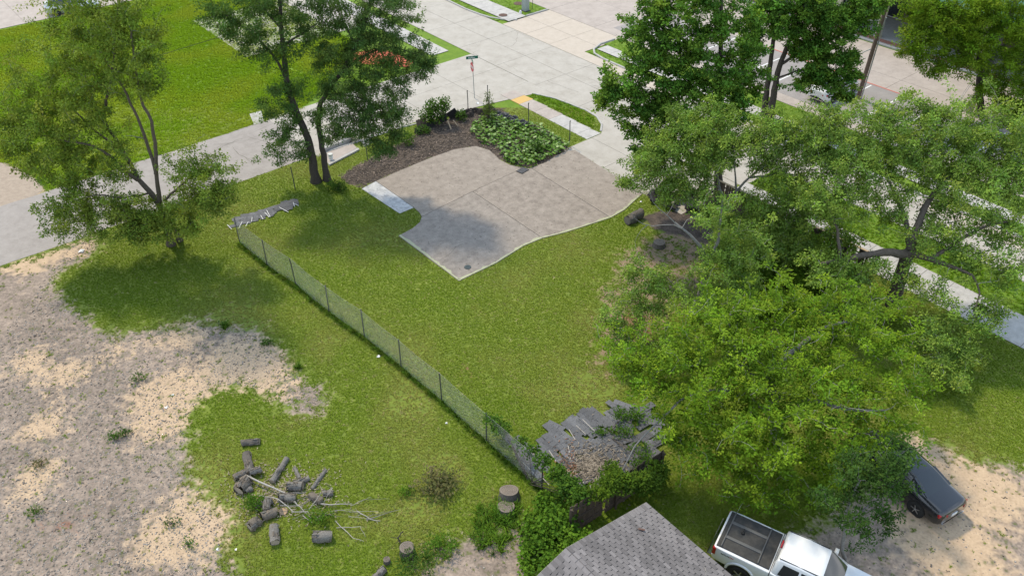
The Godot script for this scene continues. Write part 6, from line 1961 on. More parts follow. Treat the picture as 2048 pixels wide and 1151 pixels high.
func stick(pts: Array, r0: float, r1: float, mat: Material, called: String, label: String, group := "dead branches in the wood pile") -> void:
	var base: Vector3 = pts[0]
	base.y = 0
	var q := []
	var rs := []
	for i in pts.size():
		q.append(pts[i] - base)
		rs.append(lerpf(r0, r1, float(i) / (pts.size() - 1)))
	# finer wiggle between the given points
	var qq := []
	var rq := []
	for i in q.size() - 1:
		for k in 3:
			qq.append(q[i].lerp(q[i + 1], k / 3.0) + (rdir() * 0.02 if k > 0 else Vector3.ZERO))
			rq.append(lerpf(rs[i], rs[i + 1], k / 3.0))
	qq.append(q[q.size() - 1])
	rq.append(rs[rs.size() - 1])
	var m := MB.new()
	m.tube(qq, rq, 6, true, 0.08)
	# side twigs
	for i in range(1, qq.size() - 1, 2):
		var d := rdir()
		d.y = absf(d.y) * 0.4
		var l := rr(0.1, 0.35)
		m.tube([qq[i], qq[i] + d * l * 0.5, qq[i] + d * l + Vector3(0, 0.03, 0)], [rq[i] * 0.5, rq[i] * 0.4, 0.003], 4, false)
	var o := put(called, m.mesh(), mat)
	o.position = base
	tag(o, label, "branch", group)

func roofing_strip(at: Vector3, ang: float, len_: float, wid: float, label: String, group: String, pick: int) -> void:
	var m := MB.new()
	# a bent strip with slits between its tabs
	var n := maxi(2, roundi(len_ / 0.3))
	var bend := rr(-0.006, 0.02)
	for i in n:
		var x := (i + 0.5) * len_ / n - len_ * 0.5
		var y := bend * sin(PI * (i + 0.5) / n)
		m.box(Vector3(x, y, wid * 0.08), Vector3(len_ / n - 0.012, 0.007, wid * 0.82), Basis(Vector3.BACK, rr(-0.02, 0.02)))
	m.box(Vector3(0, 0.0, -wid * 0.41), Vector3(len_, 0.006, wid * 0.2))
	var o := put("roofing_strip", m.mesh(), M.roofing[pick])
	o.transform = Transform3D(Basis(Vector3.UP, ang) * Basis(Vector3.RIGHT, rr(-0.03, 0.03)), at)
	tag(o, label, "roofing", group)

func yard_things() -> void:
	rng.seed = 801
	# wood pile: ends as laid, radius
	var lab := "weathered grey log lying in the scattered wood pile"
	var L := [
		[Vector3(-11.84, 0.12, -23.53), Vector3(-11.10, 0.12, -23.65), 0.12, 0, "short gnarled dark log lying alone above the wood pile"],
		[Vector3(-11.49, 0.14, -22.95), Vector3(-11.05, 0.14, -21.90), 0.15, 0, "dark bent log at the top of the wood pile"],
		[Vector3(-11.07, 0.24, -21.81), Vector3(-10.61, 0.24, -22.03), 0.11, 1, lab], [Vector3(-11.68, 0.12, -21.65), Vector3(-11.22, 0.12, -21.99), 0.12, 2, "mossy brown log at the edge of the wood pile"],
		[Vector3(-11.30, 0.20, -20.92), Vector3(-11.04, 0.20, -21.51), 0.2, 2, "thick short log with broad cut ends in the wood pile"], [Vector3(-10.99, 0.10, -20.99), Vector3(-10.81, 0.10, -21.12), 0.1, 1, lab],
		[Vector3(-9.69, 0.11, -22.70), Vector3(-10.04, 0.11, -21.45), 0.115, 1, "long rough-barked log lying apart in the wood pile"], [Vector3(-9.28, 0.06, -22.25), Vector3(-8.94, 0.06, -21.67), 0.06, 1, "thin grey offcut standing against the wood pile"],
		[Vector3(-9.13, 0.10, -21.38), Vector3(-8.53, 0.10, -21.64), 0.09, 1, lab], [Vector3(-9.34, 0.16, -21.15), Vector3(-8.68, 0.16, -21.20), 0.16, 1, lab], [Vector3(-7.93, 0.06, -22.12), Vector3(-8.33, 0.06, -21.13), 0.07, 1, "slim split branch log pointing away from the wood pile"],
		[Vector3(-9.55, 0.17, -20.61), Vector3(-8.90, 0.17, -20.59), 0.165, 1, "stout grey log with furrowed bark in the middle of the wood pile"], [Vector3(-10.37, 0.11, -20.26), Vector3(-9.80, 0.11, -20.51), 0.11, 1, lab], [Vector3(-9.90, 0.26, -19.96), Vector3(-9.95, 0.26, -20.40), 0.13, 0, lab],
		[Vector3(-10.06, 0.15, -19.68), Vector3(-9.49, 0.15, -19.92), 0.15, 2, "grey log lying above the round cut disc"], [Vector3(-10.41, 0.16, -19.18), Vector3(-10.10, 0.16, -19.55), 0.17, 2, "split pale log at the foot of the wood pile"],
		[Vector3(-9.42, 0.15, -19.26), Vector3(-9.22, 0.15, -18.48), 0.15, 1, "barrel-shaped log pointing straight out of the wood pile"], [Vector3(-7.79, 0.18, -18.75), Vector3(-7.08, 0.18, -18.75), 0.18, 1, "thick dark-barked log lying alone below the wood pile"],
		[Vector3(-8.29, 0.14, -20.76), Vector3(-7.82, 0.14, -20.44), 0.13, 2, lab], [Vector3(-7.78, 0.11, -20.86), Vector3(-7.40, 0.11, -20.86), 0.1, 1, lab]]
	for q in L:
		log_at(q[0], q[1], q[2] * 1.18, M.log_bark[q[3]], M.cut_log, q[4])
	var disc := MB.new()
	disc.tube([Vector3(0, 0, 0), Vector3(0.02, 0.07, 0)], [0.19, 0.18], 16, true, 0.05)
	var dn := thing("log_disc", "round pale cut disc of wood lying flat in the wood pile", "log", Vector3(-9.27, 0.00, -20.01), 0.0, "cut logs in the wood pile")
	put("bark", disc.mesh(), M.log_bark[2], dn)
	var df := MB.new()
	df.cap(Vector3(0.021, 0.074, 0), Vector3(-0.1, 1, 0.2).normalized(), 0.17, 16, 0.04)
	put("cut_face", df.mesh(), M.cut_fresh, dn)
	var wc := MB.new()
	wc.box(Vector3.ZERO, Vector3(0.09, 0.008, 0.025))
	var wcx := []
	var wcc := PackedColorArray()
	for i in 1100:
		var c: Vector3 = Vector3(-9.41, 0.00, -20.97)
		var q := c + Vector3(rng.randfn() * 1.1, rr(0.02, 0.07), rng.randfn() * 0.75)
		var k := rr(0.14, 0.42)
		wcx.append(Transform3D(Basis(Vector3.UP, rr(0, TAU)) * Basis(Vector3.RIGHT, rr(-0.4, 0.4)), q))
		wcc.append(Color(k, k * 0.84, k * 0.6))
	var wpm := StandardMaterial3D.new()
	wpm.vertex_color_use_as_albedo = true
	wpm.roughness = 0.9
	var wco := scatter("wood_chips", wc.mesh(), wpm, wcx, wcc)
	tag(wco, "tan wood chips and dead leaves scattered round the wood pile", "wood chips")
	var bl := "thin pale dead branch tangled in the wood pile"
	stick([Vector3(-11.20, 0.25, -21.68), Vector3(-10.25, 0.25, -21.21), Vector3(-9.20, 0.22, -20.75)], 0.045, 0.03, M.bark_pale, "dead_branch", "long straight pale pole lying across the wood pile")
	stick([Vector3(-10.40, 0.10, -20.77), Vector3(-9.51, 0.35, -20.40), Vector3(-8.79, 0.20, -19.88), Vector3(-8.22, 0.25, -19.87), Vector3(-7.92, 0.35, -20.40), Vector3(-7.83, 0.30, -20.77)], 0.022, 0.008, M.bark_pale, "dead_branch", bl)
	stick([Vector3(-9.37, 0.30, -20.12), Vector3(-8.54, 0.20, -20.15), Vector3(-8.20, 0.30, -20.44)], 0.02, 0.008, M.bark_grey, "dead_branch", bl)
	stick([Vector3(-8.84, 0.25, -20.36), Vector3(-8.42, 0.20, -19.95), Vector3(-8.04, 0.08, -19.66)], 0.02, 0.007, M.bark_pale, "dead_branch", bl)
	stick([Vector3(-8.42, 0.10, -19.79), Vector3(-7.99, 0.06, -19.48)], 0.018, 0.008, M.bark_pale, "dead_branch", bl)
	stick([Vector3(-7.79, 0.15, -20.31), Vector3(-7.20, 0.15, -20.28), Vector3(-6.52, 0.10, -20.35)], 0.03, 0.012, M.bark_pale, "dead_branch", bl)
	stick([Vector3(-6.27, 0.10, -20.00), Vector3(-5.67, 0.06, -19.63), Vector3(-5.28, 0.05, -19.56)], 0.02, 0.012, M.bark_pale, "dead_branch", "forked pale stick lying beyond the wood pile toward the stump")
	stick([Vector3(-5.85, 0.06, -19.63), Vector3(-5.31, 0.10, -19.79), Vector3(-4.83, 0.10, -19.98), Vector3(-4.54, 0.10, -20.08)], 0.02, 0.006, M.bark_grey, "dead_branch", "grey twiggy branch end lying toward the big stump")
	stick([Vector3(-7.08, 0.06, -19.56), Vector3(-6.23, 0.12, -18.72), Vector3(-5.79, 0.06, -18.61)], 0.016, 0.006, M.bark_pale, "dead_branch", "thin curved pale twig on the grass below the wood pile")
	stick([Vector3(-6.97, 0.06, -19.23), Vector3(-6.02, 0.15, -19.23), Vector3(-5.76, 0.06, -18.81)], 0.014, 0.005, M.bark_pale, "dead_branch", "thin curved pale twig on the grass below the wood pile")
	stick([Vector3(-9.00, 0.30, -20.74), Vector3(-8.52, 0.20, -20.82), Vector3(-8.51, 0.20, -20.87)], 0.025, 0.015, M.bark_grey, "dead_branch", bl)
	stick([Vector3(-7.72, 0.10, -20.89), Vector3(-7.40, 0.30, -20.99), Vector3(-7.53, 0.35, -20.58), Vector3(-7.68, 0.20, -20.20)], 0.014, 0.005, M.bark_pale, "dead_branch", bl)
	for i in 16:
		var c: Vector3 = Vector3(-6.97, 0.05, -20.07) + Vector3(rr(-2.2, 1.6), 0.02, rr(-0.7, 0.8))
		var a := rr(-0.6, 0.6)
		stick([c, c + Vector3(cos(a), 0.08, sin(a)) * rr(0.3, 0.6), c + Vector3(cos(a), 0.04, sin(a)) * rr(0.7, 1.2)], 0.010, 0.004, M.bark_pale if i % 2 else M.bark_grey, "dead_branch", bl)
	log_at(Vector3(7.01, 0.28, -40.94), Vector3(7.95, 0.28, -41.83), 0.28, M.log_bark[0], M.cut_wood, "thick dark log at the drive's edge beside the burnt pile", "log", "log", "")
	# stumps
	stump_at(Vector3(-4.04, 0.00, -18.11), 0.28, 0.42, "large round sawn stump with a dark heartwood, on the grass")
	stump_at(Vector3(-4.78, 0.00, -17.72), 0.13, 0.22, "small round sawn stump next to the grey fallen log")
	stump_at(Vector3(-0.12, 0.00, -20.74), 0.40, 0.36, "wide low stump with a ragged top, grown together with a second one", -0.32)
	stump_at(Vector3(-0.24, 0.00, -20.05), 0.36, 0.28, "wide low stump half hidden by long grass", -0.2)
	log_at(Vector3(-4.82, 0.13, -17.38), Vector3(-5.21, 0.13, -16.88), 0.13, M.log_bark[1], M.cut_wood, "smooth grey fallen log beside the small stump", "log", "log", "")
	stump_at(Vector3(8.63, 0.00, -38.66), 0.34, 0.30, "brown hollow stump near the bare soil under the half bare tree")
	stick([Vector3(-4.37, 0.05, -18.57), Vector3(-4.47, 0.20, -18.67), Vector3(-4.25, 0.45, -18.79)], 0.035, 0.02, M.bark_dark, "dead_branch", "dark broken branch leaning behind the large round stump", "")
	# old roofing strips laid over the corner of the yard
	var lb := "grey old roofing strip laid on the ground at the yard corner by the vines"
	var dir := -STREET_TURN
	var area := PackedVector2Array([Vector2(-0.18, -23.52), Vector2(0.46, -23.81), Vector2(0.83, -23.29), Vector2(1.11, -23.10), Vector2(1.56, -23.63), Vector2(1.53, -24.69), Vector2(1.99, -24.75), Vector2(2.36, -24.16), Vector2(2.58, -24.84), Vector2(3.09, -25.05), Vector2(3.57, -25.42), Vector2(4.15, -25.51), Vector2(4.67, -26.08), Vector2(6.34, -25.60), Vector2(6.76, -23.81), Vector2(6.17, -22.68), Vector2(4.99, -21.88), Vector2(4.50, -21.23), Vector2(3.65, -20.97), Vector2(3.26, -21.35), Vector2(2.48, -22.28), Vector2(1.44, -23.10), Vector2(0.96, -21.48), Vector2(0.34, -22.41)])
	var cnt := 0
	for i in 900:
		if cnt >= 150: break
		var p := Vector2(rr(-0.6, 7.0), rr(-26.6, -19.5))
		if not in_poly(p, area): continue
		var stq := ST(p)
		var turn := STREET_TURN + rr(-0.12, 0.12)
		if stq.y > -22.3 and rng.randf() < 0.35: turn += rr(-0.9, 0.9)
		if stq.y > -22.6 and stq.x > 20.5 and rng.randf() < 0.5: turn += PI / 2
		roofing_strip(Vector3(p.x, 0.075 + cnt * 0.00028 + rr(0.0, 0.015), p.y), turn, rr(0.75, 1.05), rr(0.26, 0.34), lb, "roofing strips at the yard corner", clampi(int(rng.randfn() * 0.8 + 1.6), 0, 3))
		cnt += 1
	# loose ends that stick out over the grass in the street direction
	for q in [Vector2(1.81, -24.24), Vector2(2.08, -23.81), Vector2(2.31, -24.04), Vector2(2.64, -24.39), Vector2(2.88, -24.63), Vector2(3.18, -24.69), Vector2(3.49, -24.93), Vector2(0.35, -23.29), Vector2(0.67, -23.01), Vector2(0.99, -22.68), Vector2(1.31, -22.36), Vector2(1.70, -23.10), Vector2(1.90, -22.82)]:
		var w: Vector2 = q
		roofing_strip(Vector3(w.x, 0.09 + rr(0, 0.02), w.y), STREET_TURN + rr(-0.05, 0.05), rr(0.9, 1.2), rr(0.28, 0.33), lb, "roofing strips at the yard corner", 1 + rng.randi() % 3)
	var slat := "pale narrow lath lying on the old roofing strips at the yard corner"
	for q in [[Vector3(0.74, 0.13, -23.41), Vector3(1.58, 0.13, -22.47)], [Vector3(1.61, 0.13, -23.13), Vector3(1.89, 0.13, -22.52)], [Vector3(2.54, 0.13, -24.33), Vector3(2.78, 0.13, -23.75)], [Vector3(2.45, 0.13, -23.41), Vector3(2.53, 0.13, -22.52)], [Vector3(2.87, 0.13, -24.57), Vector3(3.28, 0.13, -24.04)], [Vector3(3.19, 0.13, -24.93), Vector3(3.69, 0.13, -24.22)], [Vector3(2.18, 0.13, -21.64), Vector3(2.44, 0.13, -22.04)], [Vector3(0.34, 0.13, -22.63), Vector3(1.01, 0.13, -21.77)], [Vector3(1.22, 0.13, -21.72), Vector3(1.54, 0.13, -21.30)], [Vector3(2.96, 0.13, -21.38), Vector3(3.29, 0.13, -21.77)], [Vector3(3.36, 0.13, -22.71), Vector3(3.90, 0.13, -23.27)], [Vector3(2.56, 0.13, -21.90), Vector3(2.91, 0.13, -22.44)], [Vector3(3.25, 0.13, -21.25), Vector3(3.30, 0.13, -20.87)], [Vector3(3.71, 0.13, -21.77), Vector3(4.06, 0.13, -22.17)]]:
		var m := MB.new()
		m.bar(Vector3.ZERO, q[1] - q[0], 0.035, 0.012)
		var o := put("lath", m.mesh(), M.bark_pale)
		o.position = q[0]
		tag(o, slat, "lath", "laths on the roofing strips at the yard corner")
	# heap of dead leaves and chips in the middle of them
	var hx := []
	var hc := PackedColorArray()
	var chip := MB.new()
	chip.colored = true
	chip.box(Vector3.ZERO, Vector3(0.10, 0.008, 0.03))
	for i in 2200:
		var c: Vector3 = Vector3(3.44, 0.00, -22.28)
		var r := absf(rng.randfn()) * 0.75
		var a := rr(0, TAU)
		var p := c + Vector3(cos(a) * r * 1.15, 0.13 + rr(0.0, 0.05), sin(a) * r * 0.9)
		var k := rr(0.07, 0.34)
		var col := Color(k, k * 0.83, k * 0.64)
		if p.x < c.x - 0.7 and rng.randf() < 0.5: col = Color(k * 0.9, k * 0.45, k * 0.26)
		hx.append(Transform3D(Basis(Vector3.UP, rr(0, TAU)) * Basis(Vector3.RIGHT, rr(-0.4, 0.4)), p))
		hc.append(col)
	var pm := StandardMaterial3D.new()
	pm.vertex_color_use_as_albedo = true
	pm.roughness = 0.9
	var hp := scatter("leaf_litter", chip.mesh(), pm, hx, hc)
	tag(hp, "heap of tan dead leaves and wood chips on the old roofing strips", "litter")
	# second run of roofing by the verge tree
	var lb2 := "slate-grey roofing strip in the narrow row by the leaning tree"
	for i in 52:
		var f := i / 51.0
		var w: Vector3 = Vector3(-16.92, 0.00, -41.09).lerp(Vector3(-13.78, 0.00, -43.25), f)
		if absf(f - 0.66) < 0.05: continue
		roofing_strip(Vector3(w.x + rr(-0.1, 0.1), 0.03 + i * 0.0009, w.z + rr(-0.38, 0.38)), rr(-0.3, 0.3) + 0.4 + (PI / 2 if i % 3 == 0 else 0.0), rr(0.7, 0.95), 0.32, lb2, "roofing strips by the leaning tree", 0 if f > 0.66 else 1 + i % 3)
	for q in [[Vector3(-16.49, 0.11, -40.38), Vector3(-16.47, 0.11, -41.09)], [Vector3(-16.13, 0.11, -40.60), Vector3(-16.10, 0.11, -41.09)], [Vector3(-15.89, 0.11, -41.09), Vector3(-15.99, 0.11, -41.59)], [Vector3(-15.52, 0.11, -41.81), Vector3(-15.26, 0.11, -41.36)], [Vector3(-15.35, 0.11, -42.15), Vector3(-14.94, 0.11, -41.59)], [Vector3(-15.28, 0.11, -42.38), Vector3(-14.89, 0.11, -41.64)], [Vector3(-14.59, 0.11, -42.73), Vector3(-13.87, 0.11, -42.15)], [Vector3(-13.83, 0.11, -43.31), Vector3(-13.63, 0.11, -42.78)], [Vector3(-13.73, 0.11, -43.13), Vector3(-13.40, 0.11, -42.90)], [Vector3(-17.29, 0.11, -40.76), Vector3(-16.89, 0.11, -40.27)]]:
		var m := MB.new()
		m.bar(Vector3.ZERO, q[1] - q[0], 0.03, 0.012)
		var o := put("lath", m.mesh(), M.road_white)
		o.position = q[0]
		tag(o, "white narrow lath lying on the roofing row by the leaning tree", "lath", "laths on the roofing row by the leaning tree")
	# drain mat on the drive
	var dm := thing("drain_grate", "dark slotted drain mat at the drive joint below the vine patch", "drain", Vector3(0.71, 0.04, -47.39), STREET_TURN + 0.15)
	var d0 := MB.new()
	d0.box(Vector3(0, 0.012, 0), Vector3(0.55, 0.02, 0.75), Basis.IDENTITY, 0.005)
	put("frame", d0.mesh(), M.char, dm)
	for i in 6:
		var s := MB.new()
		s.box(Vector3(-0.2 + i * 0.08, 0.026, 0), Vector3(0.035, 0.02, 0.66))
		put("bar", s.mesh(), M.roofing[3], dm)
	# boards propped by the shrub at the mulch bed
	for q in [[Vector3(-6.56, 0.00, -53.56), Vector3(0.75, 0.7, 0.04), Basis(Vector3.UP, 0.5) * Basis(Vector3.RIGHT, -0.35), M.pole_wood, "brown square board propped up at the back of the mulch bed"],
		[Vector3(-6.84, 0.00, -52.70), Vector3(0.55, 0.4, 0.05), Basis(Vector3.UP, -0.4) * Basis(Vector3.RIGHT, -0.5), M.char, "small black board leaning low beside the brown square board"],
		[Vector3(-5.94, 0.00, -53.64), Vector3(0.8, 0.45, 0.05), Basis(Vector3.UP, 0.6) * Basis(Vector3.RIGHT, -0.4), M.char, "black board between the brown board and the round shrub"],
		[Vector3(-5.06, 0.00, -54.68), Vector3(0.7, 0.5, 0.05), Basis(Vector3.UP, 0.9) * Basis(Vector3.RIGHT, -0.3), M.char, "black board resting against the round shrub"],
		[Vector3(-4.23, 0.00, -55.26), Vector3(0.75, 0.75, 0.06), Basis(Vector3.UP, 0.3) * Basis(Vector3.BACK, 0.5), M.char, "tilted black square panel beyond the round shrub"]]:
		var m := MB.new()
		m.box(Vector3(0, q[1].y * 0.5, 0), q[1], Basis.IDENTITY, 0.012)
		for k in 3: m.box(Vector3((k - 1) * q[1].x * 0.3, q[1].y * 0.5, q[1].z * 0.5 + 0.012), Vector3(0.05, q[1].y * 0.9, 0.022))
		var o := put("board", m.mesh(), q[3])
		o.transform = Transform3D(q[2], q[0])
		tag(o, q[4], "board")
	for q in [[[Vector3(-4.45, 0.06, -53.36), Vector3(-4.71, 0.55, -53.74)], "pale timber stake leaning on the black panel, upright one"], [[Vector3(-3.97, 0.06, -53.84), Vector3(-4.32, 0.50, -53.92)], "pale timber stake leaning on the black panel, slanting one"]]:
		var m := MB.new()
		m.bar(Vector3.ZERO, q[0][1] - q[0][0], 0.08, 0.04)
		var o := put("timber_stake", m.mesh(), M.board_tan)
		o.position = q[0][0]
		tag(o, q[1], "timber")
	# dark heap of mulch fabric at the bed's tip
	var hm := MB.new()
	for k in 22:
		var c := Vector3(rr(-1.9, 1.9), 0.0, rr(-0.35, 0.35))
		hm.tube([c + Vector3(0, -0.1, 0), c + Vector3(0, 0.12, 0), c + Vector3(0.03, rr(0.22, 0.36), 0)], [rr(0.28, 0.42), rr(0.24, 0.34), 0.07], 7, true, 0.22, k)
	var hmo := put("mulch_heap", hm.mesh(), M.mulch)
	hmo.position = Vector3(-3.17, 0.00, -55.92)
	hmo.rotation.y = 0.35
	tag(hmo, "low dark heap of mulch along the back edge of the bed", "mulch heap")
	var fm := MB.new()
	for k in 26:
		var c := Vector3(rr(-1.5, 1.5), 0.0, rr(-0.45, 0.45))
		fm.tube([c + Vector3(0, -0.1, 0), c + Vector3(0, 0.10, 0), c + Vector3(0.03, rr(0.16, 0.3), 0)], [rr(0.26, 0.4), rr(0.22, 0.32), 0.06], 7, true, 0.25, k + 40)
	var fmo := put("slate_heap", fm.mesh(), M.roofing[1])
	fmo.position = Vector3(-0.07, 0.00, -54.84)
	fmo.rotation.y = -0.75
	tag(fmo, "low heap of grey rubble at the head of the vine patch", "rubble heap")
	# culvert with its head walls, and the white pail
	var cv := thing("culvert", "concrete culvert slab with low head walls in the ditch behind the dark trees", "culvert", Vector3(-11.78, 0.00, -49.94))
	for q in [[PackedVector2Array([Vector2(-13.06, -49.66), Vector2(-11.31, -51.18), Vector2(-10.90, -50.52), Vector2(-12.54, -48.33)]), 0.06, M.lot_concrete], [PackedVector2Array([Vector2(-13.43, -50.16), Vector2(-11.61, -51.93), Vector2(-11.44, -51.55), Vector2(-13.27, -49.87)]), 0.28, M.kerb], [PackedVector2Array([Vector2(-10.77, -51.55), Vector2(-10.27, -52.08), Vector2(-9.92, -51.33), Vector2(-10.43, -50.74)]), 0.08, M.sidewalk], [PackedVector2Array([Vector2(-12.53, -48.26), Vector2(-10.81, -50.45), Vector2(-10.68, -50.23), Vector2(-12.39, -48.06)]), 0.12, M.kerb]]:
		var m := MB.new()
		m.prism(q[0], -0.1, q[1])
		for i in m.v.size(): m.v[i] -= cv.position
		put("slab", m.mesh(), q[2], cv)
	var pl := thing("pail", "white plastic pail standing on the culvert slab", "pail", Vector3(-12.42, 0.06, -48.84))
	var pm2 := MB.new()
	pm2.tube([Vector3(0, 0, 0), Vector3(0, 0.2, 0), Vector3(0, 0.42, 0)], [0.13, 0.145, 0.16], 14, true)
	put("body", pm2.mesh(), M.plastic_white, pl)
	var pr := MB.new()
	pr.tube([Vector3(0, 0.40, 0), Vector3(0, 0.43, 0), Vector3(0, 0.45, 0)], [0.172, 0.175, 0.168], 14)
	put("lid", pr.mesh(), M.galv, pl)
	# red planting bed across the side road
	var rb := MB.new()
	rb.prism(ragged(PackedVector2Array([Vector2(-14.23, -67.10), Vector2(-13.28, -67.99), Vector2(-11.40, -68.67), Vector2(-9.95, -67.54), Vector2(-8.35, -65.80), Vector2(-8.80, -64.74), Vector2(-11.16, -65.16), Vector2(-13.56, -65.58)]), 0.8, 0.15), -0.02, 0.05)
	struct("planting_bed", rb.mesh(), M.red_mulch)
	# burnt heap under the lacy tree
	var bh := thing("burnt_pile", "charred black scrap heap with a brown plank under the lacy trees", "debris pile", Vector3(11.12, 0.00, -43.43))
	for i in 26:
		var m := MB.new()
		m.box(Vector3.ZERO, Vector3(rr(0.4, 1.5), rr(0.03, 0.12), rr(0.15, 0.7)), Basis.IDENTITY, 0.01)
		var o := put("scrap", m.mesh(), M.char, bh)
		o.transform = Transform3D(Basis(Vector3.UP, rr(0, TAU)) * Basis(Vector3.RIGHT, rr(-0.4, 0.4)), Vector3(rr(-2.2, 1.8), rr(0.08, 0.55), rr(-0.9, 0.9)))
	for q in [[Vector3(0.3, 0.72, -0.25), Vector3(1.9, 0.05, 0.34), -0.35], [Vector3(0.9, 0.62, 0.1), Vector3(1.1, 0.05, 0.2), -0.5]]:
		var m := MB.new()
		m.box(Vector3.ZERO, q[1], Basis.IDENTITY, 0.01)
		var o := put("plank", m.mesh(), M.pole_wood, bh)
		o.transform = Transform3D(Basis(Vector3.UP, q[2]), q[0])
	# litter
	for q in [[Vector3(-25.04, 0.00, -38.10), 0.42, "crumpled white plastic bag on the verge by the side road"], [Vector3(-6.60, 0.00, -29.19), 0.22, "crumpled white paper on the grass at the chain link fence"], [Vector3(-11.42, 0.00, -18.29), 0.16, "small crumpled white cup on the sand below the wood pile"], [Vector3(-10.71, 0.00, -18.27), 0.13, "small white scrap on the grass beside the sand patch"], [Vector3(-15.96, 0.00, -25.76), 0.2, "broken white shard lying on the bare sand"], [Vector3(-15.92, 0.00, -26.56), 0.15, "smaller white shard lying on the bare sand"], [Vector3(-2.67, 0.00, -57.73), 0.3, "flat pale slab fragment in the grass by the stop sign"], [Vector3(8.18, 0.00, -43.49), 0.2, "white scrap beside the dark log at the drive's edge"], [Vector3(-2.96, 0.00, -24.81), 0.13, "tiny white scrap in the grass near the vine-grown fence end"]]:
		var m := MB.new()
		for k in 7:
			var a: Vector3 = rdir() * q[1] * 0.5
			var b: Vector3 = rdir() * q[1] * 0.5
			var c: Vector3 = rdir() * q[1] * 0.5
			a.y = absf(a.y) * 0.5 + 0.02
			b.y = absf(b.y) * 0.5 + 0.02
			c.y = absf(c.y) * 0.5 + 0.02
			m.flat(a, b, c, Vector3.UP)
			m.flat(a + Vector3(0, -0.012, 0), b + Vector3(0, -0.012, 0), c + Vector3(0, -0.012, 0), Vector3.DOWN)
		var o := put("litter_scrap", m.mesh(), M.plastic_white)
		o.position = q[0]
		tag(o, q[2], "litter")


# ---------------------------------------------------------------- shrubs, weeds, vines

